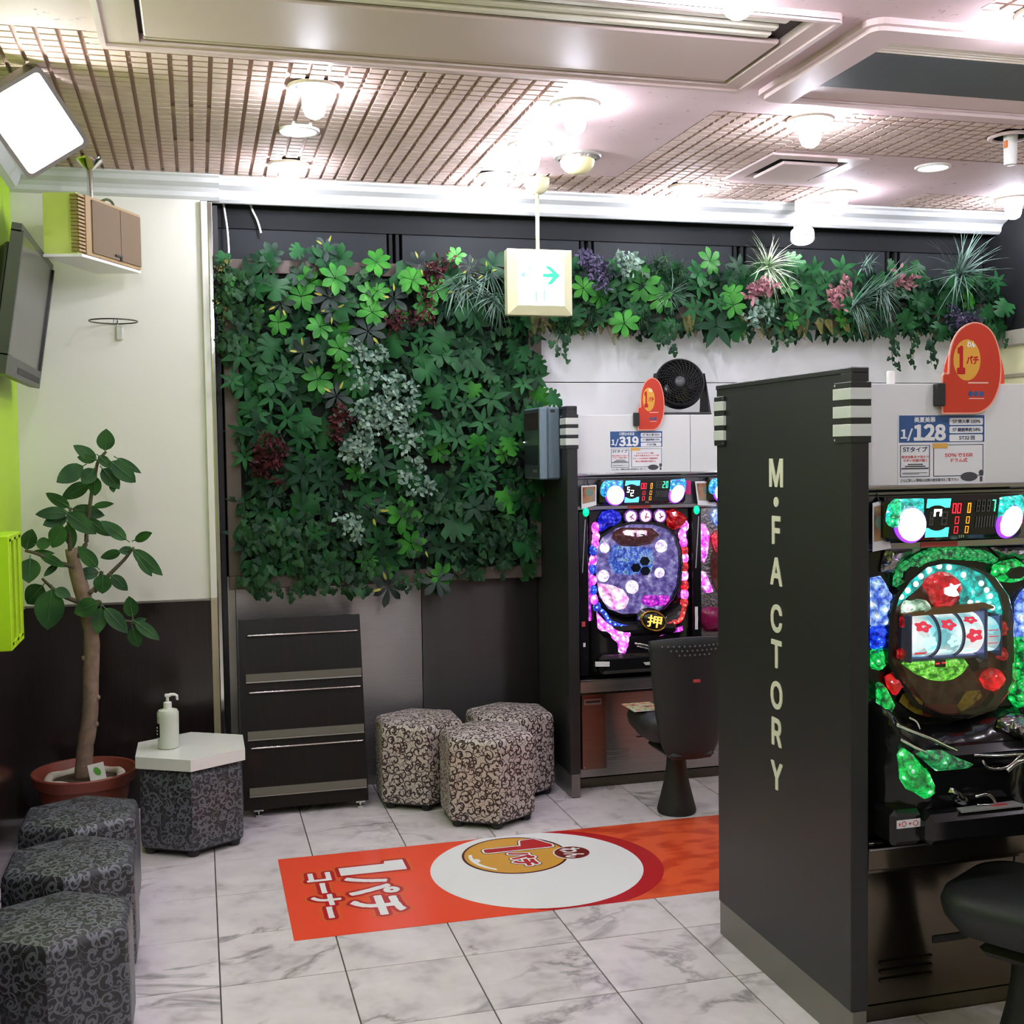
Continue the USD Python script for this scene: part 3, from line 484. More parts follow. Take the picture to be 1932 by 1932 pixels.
while x < 4.45:
    xa, xb = x+.008, x+px_-.008
    strip = sbox(xa, xb, YF, 6.2).intersection(FIELD.buffer(-.006))
    for g in getattr(strip, 'geoms', [strip]):
        if g.is_empty or g.area < .003: continue
        ya, yb = g.bounds[1], g.bounds[3]; blocks = [bx(xa, xb, ya, yb, ZC+.0115, ZC+.0145)]
        y = ya
        while y < yb-.012:
            y2 = min(y+py_-.013, yb); c = Point((xa+xb)/2, (y+y2)/2)
            if HOLE.distance(c) > .028 and not (any(Point(q).distance(c) < .085 for q in COVERS)):
                blocks.append(bx(xa, xb, y, y2, ZC-.001, ZC+.012))
            y += py_
        if any(Point(q).distance(LineString([(x+.033, ya), (x+.033, yb)])) < .11 for q in LAMPS+FILL_LAMPS): blocks = blocks[1:] or blocks
        part(ceiling, 'rib', cat(blocks), rib_paint)
    x += px_
for (y0, y1) in ((4.70, 4.80), (5.20, 5.32)):   # repaired bare patches
    part(ceiling, 'patch', bx(-.07, .095, y0, y1, ZC+.003, ZC+.0145), groove_paint)
# ---- walls
wl = structure('wall_left', 'lime green painted wall over dark glossy laminate wainscot', 'wall')
part(wl, 'upper_wall', bx(XL-.1, XL, YF, 6.1, 1.0, 3.05), lime)
part(wl, 'wainscot', bx(XL-.1, XL+.006, YF, 6.1, 0, 0.995), laminate)
part(wl, 'cap_strip', rb(XL-.05, XL+.012, YF, 5.86, .990, 1.002), laminate)
part(wl, 'crown_molding', place(ext(Polygon([(0, 0), (.10, 0), (.10, -.03), (.06, -.055), (.03, -.10), (.0, -.11)]), 7.45), (XL, 5.86, ZC+.02), (1, 0, 0), (0, 0, 1)), cornice_white)
wb = structure('wall_back', 'back wall of white panels, dark laminate, brushed steel sheets and dark recess', 'wall')
YW = 5.86
part(wb, 'upper_panel', bx(XL, .045, YW, 6.1, 1.004, 3.05), white_wall, label='white painted upper panel')
part(wb, 'wainscot', bx(XL, .045, YW-.004, 6.1, 0, 1.0), laminate, label='dark glossy laminate wainscot panel')
part(wb, 'cap_strip', rb(XL, .05, YW-.010, YW+.02, .992, 1.004, .002), satin_steel)
part(wb, 'trim_strip', rb(.045, .078, YW-.022, 6.1, 1.004, 2.91, .003), white_wall, label='white vertical trim')
part(wb, 'trim_strip', rb(.045, .078, YW-.022, 6.1, 0.0, 1.004, .003), paint('beige_trim', S(176, 164, 138), .4), label='beige lower trim')
part(wb, 'edge_strip', rb(.078, .099, YW-.026, YW+.02, 0.0, 2.905, .003), chrome, label='polished metal edge strip')
part(wb, 'shadow_gap', bx(.099, .125, YW+.03, 6.1, 0, 2.9), black_matte)
part(wb, 'steel_sheet', rb(.125, .165, YB-.012, YB+.05, 0, 1.10, .002), satin_steel)
part(wb, 'steel_sheet', rb(.166, 1.095, YB, YB+.05, 0, 1.10, .001), steel_bright, label='bright brushed steel sheet')
part(wb, 'steel_sheet', rb(1.097, 1.725, YB-.001, YB+.05, 0, 1.10, .001), steel_dark, label='darker brushed steel sheet')
part(wb, 'bolt', cyl((1.39, YB-.02, 1.045), (1.39, YB+.01, 1.045), .008, 12), chrome)
part(wb, 'dark_backing', bx(.1, XR, 6.07, 6.12, 0, 3.05), charcoal2)
part(wb, 'header_panel', rb(.1, XR, 6.0, 6.10, 2.815, 3.05, .001), charcoal2)
for a, b in ((.12, .965), (1.045, 2.00), (2.085, 2.89), (2.98, 3.85), (3.95, 4.5)):
    part(wb, 'dark_panel', rb(a, b, 6.01, 6.08, 2.30, 2.816, .001), charcoal)
for a in (.985, 1.02, 2.02, 2.06, 2.91, 2.95, 3.87, 3.92):
    part(wb, 'mullion', rb(a-.009, a+.009, 6.008, 6.08, 2.30, 2.816, .002), charcoal2)
part(wb, 'white_panel', rb(1.735, XR, YB, 6.08, 0, 2.055, .002), white_panel)
part(wb, 'white_panel', rb(1.735, XR, YB, 6.08, 2.059, 2.38, .002), white_panel)
prof = Polygon([(0, 0), (.115, 0), (.115, -.022), (.10, -.03), (.088, -.05), (.05, -.066), (.034, -.084), (.03, -.105), (.012, -.118), (0, -.12)])
cr = structure('trim_1', 'white stepped crown molding along the back wall', 'crown molding')
part(cr, 'molding', place(ext(prof, .135-XL), (.135, YW+.012, ZC+.015), (0, -1, 0), (0, 0, 1)), cornice_white, label='left length of molding')
part(cr, 'molding', place(ext(prof, XR-.10), (XR, YW+.04, ZC+.012), (0, -1, 0), (0, 0, 1)), cornice_white)
wr = structure('wall_right', 'cream lit side wall with grey beams at the far right', 'wall')
part(wr, 'cream_panel', bx(XR, XR+.1, YF, 6.2, 0, 2.32), paint('cream_wall', S(226, 222, 178), .5))
part(wr, 'upper_wall', bx(XR, XR+.1, YF, 6.2, 2.32, 3.05), charcoal2)
part(wr, 'beam', rb(XR-.05, XR, YF, 5.9, 2.26, 2.345), paint('beam_grey', S(150, 146, 132), .5))
part(wr, 'beam', rb(XR-.02, XR, YF, 5.9, 2.08, 2.10, .002), paint('bar_grey', S(150, 140, 118), .5))
wf = structure('wall_front', 'beige wall of the hall behind the viewer', 'wall')
part(wf, 'plaster', bx(XL, XR, YF-.1, YF, 0, 3.05), paint('far_beige', S(176, 166, 150), .6))
# ---- air conditioners in the ceiling
ac = thing('ceiling_air_conditioner', 'wide flat ceiling air conditioner cassette with a plain recessed centre panel', 'air conditioner', (.84, 3.62, ZC))
outer = rrect(-.262, 1.95, 3.265, 3.985, .02); inner = sbox(-.142, 1.872, 3.30, 3.935)
part(ac, 'frame', flatup(outer.difference(inner), ZC-.022, .03), ac_plastic)
part(ac, 'frame_lip', flatup(outer.difference(outer.buffer(-.018)), ZC-.030, .01), ac_plastic)
part(ac, 'cavity', bx(-.142, 1.872, 3.30, 3.935, ZC+.008, ZC+.0135), dark_slot)
part(ac, 'centre_panel', rb(-.128, 1.858, 3.505, 3.895, ZC-.018, ZC+.0, .006), ac_plastic)
part(ac, 'louver', rb(-.13, 1.86, 3.902, 3.922, ZC-.016, ZC+.002, .004), ac_plastic)
part(ac, 'louver', rb(-.128, 1.80, 3.445, 3.478, ZC-.016, ZC+.004, .005), ac_cream)
part(ac, 'louver', rb(-.128, 1.80, 3.395, 3.428, ZC-.012, ZC+.006, .005), ac_cream)
part(ac, 'louver', rb(-.128, 1.80, 3.318, 3.352, ZC-.016, ZC+.004, .005), ac_cream)
ac2 = thing('ceiling_air_conditioner', 'ceiling air conditioner cassette with a dark mesh intake grille at the upper right', 'air conditioner', (2.9, 3.66, ZC))
o2 = rrect(2.045, 3.75, 3.262, 4.07, .06); i2 = sbox(2.185, 3.61, 3.385, 4.045)
fr = flatup(o2.difference(i2), ZC-.02, .03)
part(ac2, 'frame', cat([fr, flatup(o2.buffer(-.02).difference(i2), ZC-.034, .015)]), ac_plastic)
part(ac2, 'cavity', bx(2.18, 3.615, 3.38, 4.05, ZC+.008, ZC+.0135), dark_slot)
part(ac2, 'grille', rb(2.19, 3.60, 3.525, 3.885, ZC-.016, ZC+.004, .003), ac_mesh, label='dark mesh intake grille')
for k in range(6): part(ac2, 'louver', rb(2.19, 3.60, 3.392+.0215*k, 3.392+.0215*k+.014, ZC-.018, ZC+.006, .003), ac_cream)
part(ac2, 'front_strip', rb(2.20, 3.60, 3.892, 4.04, ZC-.012, ZC+.004, .004), ac_plastic)
vt = thing('ceiling_vent', 'square white ceiling vent cover with a floating plate beside the spotlight', 'vent', (2.775, 5.09, ZC))
part(vt, 'surround', flatup(sbox(2.53, 3.02, 4.84, 5.335).difference(VENT), ZC-.010, .012), ac_plastic)
part(vt, 'cavity', bx(2.59, 2.96, 4.895, 5.28, ZC+.0135, ZC+.0142), dark_slot)
part(vt, 'plate', rb(2.632, 2.918, 4.937, 5.238, ZC-.022, ZC-.008, .005), ac_plastic)
# ---- recessed downlights
def downlight(x, y, label, group=None, lit=True):
    d = thing('downlight', label, 'ceiling light', (x, y, ZC), group=group)
    part(d, 'flange', lathe([(.072, .0), (.075, -.008), (.090, -.008), (.094, -.003), (.094, .003), (.072, .004)], 32), ac_cream if lit else ac_plastic, 40, local=True)
    part(d, 'reflector', lathe([(.073, .002), (.070, .03), (.058, .07), (.036, .10), (.0, .105)], 32), mirror_dish, True, local=True)
    part(d, 'lamp_base', cyl((0, 0, .055), (0, 0, .10), .026, 16), ivory, 40, local=True)
    if lit: part(d, 'bulb', lathe([(0, -.112), (.018, -.110), (.033, -.100), (.041, -.082), (.045, -.05), (.044, -.01), (.036, .03), (.026, .055)], 12), bulb_mat, True, local=True)
    else:
        part(d, 'tube_lamp', lathe([(0, -.122), (.022, -.12), (.027, -.114), (.029, -.02), (.029, .055)], 18), white_gloss, 40, local=True, label='unlit white tube lamp')
        part(d, 'lamp_marking', bx(-.031, -.018, -.014, .004, -.05, -.02), paint('lamp_orange', S(230, 130, 60), .4), local=True)
    return d
where = ['bare bulb downlight between the long air conditioner and the round cover lamp', 'bare bulb downlight nearest the molding above the plant wall',
 'downlight on the plain board just in front of the long air conditioner, centre', 'downlight in the middle of the row of three behind the cream dome', 'downlight at the far end of the row of three, left of the hanging sign stem',
 'downlight between the meshed air conditioner and the square vent', 'downlight in the ribbed ceiling left of the spotlight', 'downlight just right of the small white spotlight',
 'downlight at the top right corner beyond the meshed air conditioner', 'downlight at the top edge behind the long air conditioner', 'downlight at the far right above the end of the planter']
for k, (x, y) in enumerate(LAMPS[:-1]): downlight(x, y, where[k])
downlight(*LAMPS[-1], 'downlight with an unlit white tube lamp at the right edge', lit=False)
for x, y in FILL_LAMPS: downlight(x, y, 'recessed downlight in the ceiling behind the viewer', 'downlights behind the viewer')
for k, (x, y) in enumerate(COVERS):
    d = thing('cover_lamp', ['flat round white ceiling lamp between two bare bulb downlights on the left', 'flat round white ceiling lamp right of the square vent'][k], 'ceiling light', (x, y, ZC))
    part(d, 'rim', lathe([(.068, 0), (.07, -.010), (.080, -.010), (.083, -.004), (.083, .02)], 32), white_gloss, 40, local=True)
    part(d, 'diffuser', lathe([(0, -.008), (.05, -.008), (.07, -.006)], 32), soft_lamp, local=True)
# ---- floodlight near the left wall
fl = thing('floodlight', 'square floodlight with blazing glass hung from the ceiling by the lime wall', 'floodlight', (-.512, 4.36, 2.84))
FROT = math.radians(-38); n_ = np.array([.30, -.80, -.50]); n_ /= np.linalg.norm(n_)
xa = np.cross(n_, [.12, .18, 1]); xa = -xa/np.linalg.norm(xa); xa = np.cross(np.cross(n_, xa), n_); 
if xa[0] < 0: xa = -xa
ya = np.cross(n_, xa); ca, sa = math.cos(FROT), math.sin(FROT); xa, ya = xa*ca+ya*sa, -xa*sa+ya*ca
def fp(m): return place(m, (-.512, 4.36, 2.84), xa, ya)
part(fl, 'housing', fp(cat([xf(ext(rrect(-.155, .155, -.125, .125, .02).difference(rrect(-.14, .14, -.11, .11, .015)), .07), None, (0, 0, -.06)), rb(-.15, .15, -.12, .12, -.10, -.05, .03)])), satin_steel)
part(fl, 'glass', fp(xf(ext(rrect(-.141, .141, -.111, .111, .014), .006), None, (0, 0, -.012))), flood_mat)
part(fl, 'bracket', tube([(-.512, 4.44, 2.88), (-.512, 4.46, 2.95), (-.512, 4.46, 3.03)], .012), satin_steel, 40)
# ---- cream dome and hanging sign
cd = thing('dome_beacon', 'cream dome on a grey disc fixed to the plain ceiling board', 'dome', (1.685, 5.075, ZC))
part(cd, 'base_plate', lathe([(0, 0), (0, -.012), (.104, -.012), (.108, -.006), (.108, .0)][1:], 36), paint('disc_grey', S(150, 146, 138), .35), 40, local=True)
part(cd, 'dome', lathe([(.0, -.085), (.03, -.082), (.055, -.07), (.074, -.048), (.080, -.02), (.080, -.012)], 36), cream_dome, True, local=True)
part(cd, 'ring', lathe([(.079, -.024), (.085, -.022), (.086, -.012), (.078, -.012)], 36), chrome, 40, local=True)
sg = thing('hanging_sign', 'square ivory framed illuminated sign with green arrow hanging from the ceiling', 'sign', (1.634, 5.52, 2.36))
X0, X1, Z0, Z1, Ys = 1.470, 1.798, 2.358, 2.676, 5.52
part(sg, 'housing', rb(X0, X1, Ys, Ys+.06, Z0, Z1, .006), ivory)
b0, b1, b2, b3 = X0+.046, X1-.046, Z0+.044, Z1-.046
o = np.array([(X0, Ys, Z0), (X1, Ys, Z0), (X1, Ys, Z1), (X0, Ys, Z1)]); i = np.array([(b0, Ys-.022, b2), (b1, Ys-.022, b2), (b1, Ys-.022, b3), (b0, Ys-.022, b3)]); k = i.copy(); k[:, 1] = Ys-.008
for a in range(4):
    b = (a+1) % 4; v = np.array([o[a], o[b], i[b], i[a], k[a], k[b]])
    part(sg, 'bezel', T3(v, [[0, 1, 2], [0, 2, 3], [3, 2, 5], [3, 5, 4]], process=False), ivory)
part(sg, 'diffuser', bx(b0-.002, b1+.002, Ys-.010, Ys-.004, b2-.002, b3+.002), sign_lamp)
az = 2.550; yy = Ys-.0105
part(sg, 'arrow', front(Polygon([(1.648, az-.008), (1.696, az-.011), (1.668, az-.043), (1.690, az-.043), (1.733, az), (1.682, az+.043), (1.658, az+.043), (1.697, az+.010), (1.648, az+.006)]), yy, .001), sign_green, label='green right-hand arrow')
part(sg, 'arrow', front(unary_union([Polygon([(1.532, az), (1.556, az-.016), (1.556, az+.014)]), Polygon([(1.566, az+.028), (1.590, az+.040), (1.592, az+.036), (1.570, az+.024)])]), yy, .001), sign_washed, label='left-hand arrow in pale green standing in for glare')
part(sg, 'figure_legs', front(unary_union([sbox(1.608, 1.616, 2.424, 2.470), sbox(1.650, 1.657, 2.424, 2.478)]), yy, .001), sign_washed)
part(sg, 'stem', cyl((1.634, 5.55, 2.67), (1.634, 5.55, 2.95), .010, 14), paint('stem_ivory', S(190, 184, 146), .3, metal=.5, var=.3, vscale=40), 40)
part(sg, 'canopy', xf(lathe([(0, -.075), (.03, -.072), (.052, -.055), (.062, -.03), (.064, 0)], 28), None, (1.634, 5.55, ZC+.002)), ivory, True)
sp = thing('spotlight', 'small white adjustable spotlight under the crown molding', 'spotlight', (3.165, 5.74, 2.99))
part(sp, 'base', xf(lathe([(0, -.03), (.028, -.03), (.034, -.02), (.034, .03)], 20), None, (3.165, 5.74, 2.995)), white_gloss, 40)
for s in (-1, 1): part(sp, 'arm', tube([(3.165+s*.014, 5.74, 2.97), (3.165+s*.04, 5.735, 2.91), (3.165+s*.043, 5.73, 2.865)], .006), white_gloss, 40)
part(sp, 'socket', tube([(3.165, 5.74, 2.975), (3.165, 5.735, 2.93)], .008), white_gloss, 40)
hd = xf(lathe([(0, .06), (.022, .058), (.034, .04), (.036, .01), (.05, .004), (.062, -.004), (.064, -.05), (.056, -.056), (.052, -.03), (0, -.03)], 28), rotm((1, 0, 0), -18) @ rotm((0, 1, 0), 8), (3.165, 5.725, 2.855))
part(sp, 'head', hd, white_gloss, 40)
part(sp, 'lens', xf(lathe([(0, -.034), (.050, -.034)][::-1], 24), rotm((1, 0, 0), -18) @ rotm((0, 1, 0), 8), (3.165, 5.725, 2.855)), glow('spot_lens', (1, .99, .95), 60.0))
cb = thing('white_cable', 'white cable hanging against the dark recess at its far left', 'cable', (.17, 6.0, 2.8)); part(cb, 'cable', tube(smooth_path([(.155, 5.99, 2.95), (.163, 5.975, 2.88), (.172, 5.965, 2.80), (.176, 5.96, 2.70), (.172, 5.96, 2.62)]), .0055), white_gloss, True)
cb = thing('white_cable', 'second white cable, curving down right of the first in the dark recess', 'cable', (.31, 6.0, 2.85)); part(cb, 'cable', tube(smooth_path([(.280, 5.99, 2.95), (.296, 5.975, 2.90), (.318, 5.97, 2.85), (.334, 5.965, 2.79)]), .0055), white_gloss, True)
# ================================================================ the left side
# ---- television on the lime wall, leaning out at the top
tv = thing('television', 'dark grey flat television leaning out from the lime wall', 'television', (XL+.05, 5.2, 2.02))
ta = math.atan2(.085, .55); Rt = rotm((0, 1, 0), math.degrees(ta))
def tvp(m): return xf(m, Rt, (XL+.075, 5.69, 2.015))
tvf = paint('tv_grey', S(50, 51, 50), .4)
part(tv, 'bezel', tvp(cat([bx(0, .045, -.98, 0, 0, .075), bx(0, .036, -.98, 0, .53, .56), bx(0, .045, -.028, 0, .07, .535), bx(0, .045, -.98, -.952, .07, .535)])), tvf)
part(tv, 'screen', tvp(bx(.005, .036, -.955, -.026, .072, .532)), paint('tv_screen', S(52, 54, 46), .22))
part(tv, 'back_shell', tvp(rb(-.045, .004, -.9, -.08, .05, .50, .02)), black_matte)
part(tv, 'speaker_slot', tvp(bx(.044, .0465, -.7, -.05, .02, .045)), black_matte)
part(tv, 'wall_bracket', bx(XL, XL+.08, 5.1, 5.3, 2.15, 2.4), satin_steel)
# ---- lime slatted box
lb = thing('lime_box', 'lime green slotted box fixed low on the lime wall', 'wall box', (XL, 4.77, 1.0))
lx = XL+.125
part(lb, 'front_face', rb(XL, lx, 4.61, 4.625, .985, 1.41, .003), lime)
part(lb, 'back_face', rb(XL, lx, 4.905, 4.92, .985, 1.41, .003), lime)
part(lb, 'top_board', rb(XL, lx, 4.625, 4.905, 1.385, 1.41, .003), lime)
part(lb, 'bottom_board', rb(XL, lx, 4.625, 4.905, .985, 1.015, .003), lime)
for a in (4.625, 4.745, 4.86): part(lb, 'slat', rb(lx-.02, lx, a, a+.045, 1.0, 1.40, .003), lime)
part(lb, 'inner_back', bx(XL, XL+.03, 4.62, 4.91, 1.0, 1.4), lime_dark)
part(lb, 'bundle', bx(XL+.03, XL+.10, 4.80, 4.85, 1.02, 1.18), paint('bundle_brown', S(96, 66, 50), .6))
# ---- hanging loudspeaker
sk = thing('loudspeaker', 'hanging white loudspeaker with tan grille in the upper left corner', 'loudspeaker', (-.43, 5.45, 2.54))
A, B, C, D = np.array([-.597, 5.295]), np.array([-.462, 5.262]), np.array([-.245, 5.70]), np.array([-.425, 5.735])
tan = paint('speaker_tan', S(116, 98, 76), .8, bump=.2, bscale=400); tanf = paint('speaker_frame', S(160, 134, 92), .6)
bc = (B+C)/2; ux = (C-B)/np.linalg.norm(C-B); nx = np.array([ux[1], -ux[0]])
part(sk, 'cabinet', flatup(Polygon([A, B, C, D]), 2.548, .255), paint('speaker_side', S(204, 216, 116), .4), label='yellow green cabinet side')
part(sk, 'base_plate', flatup(Polygon([A-.004, B+nx*.02, C+nx*.02, D]), 2.536, .012), white_gloss)
L_ = float(np.linalg.norm(C-B))
def gp(m): return place(m, (B[0], B[1], 2.55), (*ux, 0), (0, 0, 1))
part(sk, 'grille_frame', gp(cat([xf(ext(rrect(.035, L_, 0.0, .25, .008), .022), None, (0, 0, 0))])), tanf)
half = (.075+L_)/2
part(sk, 'grille', gp(xf(ext(rrect(.078, half+.022, .014, .238, .004), .008), None, (0, 0, .02))), tan)
part(sk, 'grille', gp(xf(ext(rrect(half+.026, L_-.008, .014, .238, .004), .008), None, (0, 0, .02))), tan)
for k in range(16): part(sk, 'corner_fin', gp(bx(-.014, .072, .008+.0152*k, .0152*k+.0165, -.02, .018)), tanf)
part(sk, 'badge', gp(cat([bx(half-.03, half+.02, .026, .034, .026, .034), bx(half+.012, half+.024, .012, .034, .026, .034)])), black_matte)
part(sk, 'ceiling_cup', xf(lathe([(0, -.05), (.012, -.05), (.03, -.035), (.055, -.01), (.06, .0), (.06, .01)], 24), None, (-.43, 5.60, ZC+.002)), chrome, 40)
part(sk, 'rod', cyl((-.43, 5.60, 2.79), (-.43, 5.60, 2.98), .013, 16), chrome, 40)
part(sk, 'clamp', cat([rb(-.455, -.40, 5.57, 5.63, 2.80, 2.835, .008), tube(smooth_path([(-.40, 5.60, 2.83), (-.36, 5.585, 2.845), (-.335, 5.57, 2.825), (-.33, 5.56, 2.79)]), .006), tube(smooth_path([(-.45, 5.60, 2.85), (-.475, 5.59, 2.845), (-.48, 5.59, 2.82)]), .005)]), satin_steel, 40)
# ---- wire ring on a clear hook
rg = thing('wire_ring', 'dark wire ring held by a clear hook on the white wall', 'ring', (-.358, 5.80, 2.33))
a = np.linspace(0, 2*np.pi, 49)
part(rg, 'ring', tube(np.stack([-.358+.107*np.cos(a), 5.745+.105*np.sin(a), 2.322+0*a], 1), .0032), paint('wire_dark', S(70, 74, 60), .35, metal=.6), True)
part(rg, 'clip', cat([cyl((-.347, 5.63, 2.318), (-.347, 5.63, 2.300), .004, 8), cyl((-.33, 5.632, 2.318), (-.33, 5.632, 2.300), .004, 8)]), satin_steel, 40)
part(rg, 'hook_plate', rb(-.355, -.322, 5.846, 5.858, 2.245, 2.31, .005), paint('clear_hook', S(206, 208, 194), .15))
part(rg, 'bracket_wire', tube([(-.347, 5.85, 2.335), (-.347, 5.85, 2.31)], .003), satin_steel)
# ---- potted rubber plant
PX, PY = -.525, 5.52
pot = thing('plant_pot', 'round terracotta plastic pot standing by the dark wainscot', 'plant pot', (PX, PY, 0))
part(pot, 'body', lathe([(0, .0), (.15, .0), (.155, .01), (.196, .235), (.214, .245), (.222, .27), (.228, .292), (.224, .298), (.214, .296), (.205, .275), (.192, .24), (0, .238)], 40), terracotta, 40, local=True)
sl = thing('potting_soil', 'dark soil with a pale foam lining inside the terracotta pot', 'soil', (PX, PY, .238), kind='stuff')
part(sl, 'soil', lathe([(0, .022), (.09, .018), (.17, .01), (.185, 0)], 28), soil, True, local=True)
a = np.linspace(0, 2*np.pi, 41)
part(sl, 'lining', tube(np.stack([.155*np.cos(a), .150*np.sin(a), .018+.006*np.sin(5*a)], 1), .02, 8), foam_white, True, local=True)
rp = thing('rubber_plant', 'tall rubber plant with a bare grey trunk and broad dark green leaves', 'potted plant', (PX, PY, .24))
tr = [(x, PY, z) for x, z in BR[0]]; tr = [(PX-.003, PY, .25), (PX+.004, PY, .38)]+tr
pp = smooth_path(tr, 5); rr = np.interp(np.linspace(0, 1, len(pp)), [0, .1, .5, .8, 1], [.043, .037, .034, .033, .026])+RNG.uniform(-.0015, .0015, len(pp))
part(rp, 'trunk', tube(pp, rr, 14), bark, True)
for k, (z, s) in enumerate(((.62, 1), (.80, -1), (.50, 1), (.92, 1))):
    part(rp, 'knot', ball((np.interp(z, [p[2] for p in pp], [p[0] for p in pp])+s*.03, PY-.012, z), .010, 1, (1.3, 1, 1.4)), bark, True)
for b in BR[1:]:
    q = [(x, PY-.01+RNG.uniform(-.02, .02), z) for x, z in b]
    part(rp, 'branch', tube(smooth_path(q, 4), np.linspace(.011, .006, (len(q)-1)*4+1), 8), twig, True)
def leaf(Ln, W, shape='ovate', fold=.25, droop=.15, nseg=6, wav=0.0):
    """a leaf lying along +x from the origin, normal +z"""
    t = np.linspace(0, 1, nseg+1)
    w = {'ovate': np.sin(np.pi*t**.85)**.75, 'lance': np.sin(np.pi*t**.8)**.9, 'spoon': np.sin(np.pi*t**1.6)**.7, 'blade': (1-t**2.2)*.9+.02}[shape]*W/2
    w[-1] = 0.0; w[0] = min(w[0], W*.04) if shape != 'blade' else w[0]
    zz = -droop*Ln*t**2; v = []
    for k in range(nseg+1):
        wz = w[k]*fold+wav*math.sin(k*2.1)*W
        v += [(t[k]*Ln, -w[k], zz[k]+wz), (t[k]*Ln, 0, zz[k]), (t[k]*Ln, w[k], zz[k]+wz*.8)]
    f = []
    for k in range(nseg):
        a = 3*k
        for c in (0, 1): f += [[a+c, a+3+c, a+4+c], [a+c, a+4+c, a+1+c]]
    return T3(np.array(v), np.array(f), process=False)
def orient(m, base, d, n):
    d = np.array(d, float); d /= np.linalg.norm(d); n = np.array(n, float); n -= d*n.dot(d); n /= np.linalg.norm(n)
    return xf(m, np.stack([d, np.cross(n, d), n], 1), base)
for k, (bx_, bz, tx, tz, w) in enumerate(RUB):
    rng = np.random.default_rng(k+3); yb = PY-.02+rng.uniform(-.07, .05); dy = rng.uniform(-.05, .03)
    b = np.array([bx_, yb, bz]); tip = np.array([tx, yb+dy, tz]); d = tip-b; Ln = np.linalg.norm(d)
    n = np.array([rng.uniform(-.25, .25), -1, .25+rng.uniform(-.2, .3)])
    m = orient(leaf(Ln*1.02, w*1.04, 'ovate', .10, rng.uniform(-.05, .12), 8, .02), b, d, n)
    lp = part(rp, 'leaf', m, leaf_rubber, True)
    rb_ = np.array([[t*Ln, 0, .0015] for t in np.linspace(-.12, .8, 5)])
    part(lp, 'midrib', orient(tube(rb_, np.linspace(.0026, .0006, 5), 5), b, d, n), paint('midrib', S(74, 110, 62), .5) if 'midrib' not in MATS else MATS['midrib'], True)
cd_ = thing('plant_card', 'small white plant label card with a green leaf print stuck in the pot', 'label card', (-.455, 5.40, .26))
m = place(cat([bx(-.035, .035, 0, .085, -.001, .001)]), (-.455, 5.405, .262), (.97, -.1, .2), (-.19, .3, .93)); part(cd_, 'card', m, white_gloss)
part(cd_, 'leaf_print', place(ext(affinity.rotate(ell(0.002, .05, .013, .021), 25), .0006), (-.455, 5.4035, .262), (.97, -.1, .2), (-.19, .3, .93)), paint('card_green', S(90, 170, 60), .5))
# ---- hexagonal stools
def hexpoly(R, rc=.022):
    return Polygon([(R*math.cos(math.radians(60*k-90)), R*math.sin(math.radians(60*k-90))) for k in range(6)]).buffer(-rc).buffer(rc, 6)
def cushion(R, h):
    P = hexpoly(R); n = 72
    def ring(d): 
        q = P.buffer(-d) if d > 0 else P
        r = q.exterior; s0 = r.project(Point(0, -R)); return np.array([r.interpolate((s0+r.length*i/n) % r.length).coords[0] for i in range(n)])
    per = P.exterior.length; prof = [(.012, 0), (.003, .006), (0, .03), (0, h*.5), (.001, h-.05), (.004, h-.028), (.010, h-.014), (.020, h-.005)]
    v, uv, f = [], [], []
    for d, z in prof:
        r = ring(d); r = np.vstack([r, r[:1]])
        for i, p in enumerate(r): v.append((*p, z)); uv.append((per*i/n, z))
    m = n+1
    for a in range(len(prof)-1):
        for i in range(n): q = (a*m+i, a*m+i+1, (a+1)*m+i+1, (a+1)*m+i); f += [[q[0], q[1], q[2]], [q[0], q[2], q[3]]]
    base = len(v)
    tops = [(.020, h-.005), (.04, h), (.09, h+.006), (.15, h+.009)]
    for d, z in tops:
        for p in ring(d): v.append((*p, z)); uv.append((p[0]+2.0, p[1]+3.0))
    for a in range(len(tops)-1):
        for i in range(n): j = (i+1) % n; q = (base+a*n+i, base+a*n+j, base+(a+1)*n+j, base+(a+1)*n+i); f += [[q[0], q[1], q[2]], [q[0], q[2], q[3]]]
    v.append((0, 0, h+.010)); uv.append((2.0, 3.0)); c = len(v)-1; e = base+(len(tops)-1)*n
    for i in range(n): f.append([e+i, e+(i+1) % n, c])
    return T3(np.array(v), np.array(f), process=False), np.array(uv)
def hex_stool(name, label, R, h, fabric, loc, group=None):
    s = thing(name, label, 'stool', loc, group=group)
    m, uv = cushion(R, h-.03); part(s, 'upholstery', xf(m, None, (0, 0, .03)), fabric, True, local=True, uv=uv)
    part(s, 'underside', xf(ext(hexpoly(R-.015), .012), None, (0, 0, .024)), black_matte, local=True)
    for k in range(6):
        a = math.radians(60*k-90); part(s, 'foot', xf(lathe([(0, 0), (.022, 0), (.026, .006), (.026, .03), (0, .03)], 16), None, ((R-.05)*math.cos(a), (R-.05)*math.sin(a), 0)), black_matte, 40, local=True)
    return s
d0 = hex_stool('hexagonal_stool', 'black patterned hexagonal stool nearest the viewer in the row of three', .236, .385, fabric_dark, (-.425, 3.52, 0), 'black hexagonal stools along the left wall')
copy(d0, 'black patterned hexagonal stool in the middle of the row of three', (-.437, 4.065, 0), 0, 'black hexagonal stools along the left wall')
copy(d0, 'black patterned hexagonal stool next to the terracotta pot, farthest of the row', (-.455, 4.567, 0), 0, 'black hexagonal stools along the left wall')
hex_stool('hexagonal_stool', 'black patterned hexagonal stool carrying the white table top', .247, .365, fabric_dark, (-.06, 5.28, 0))
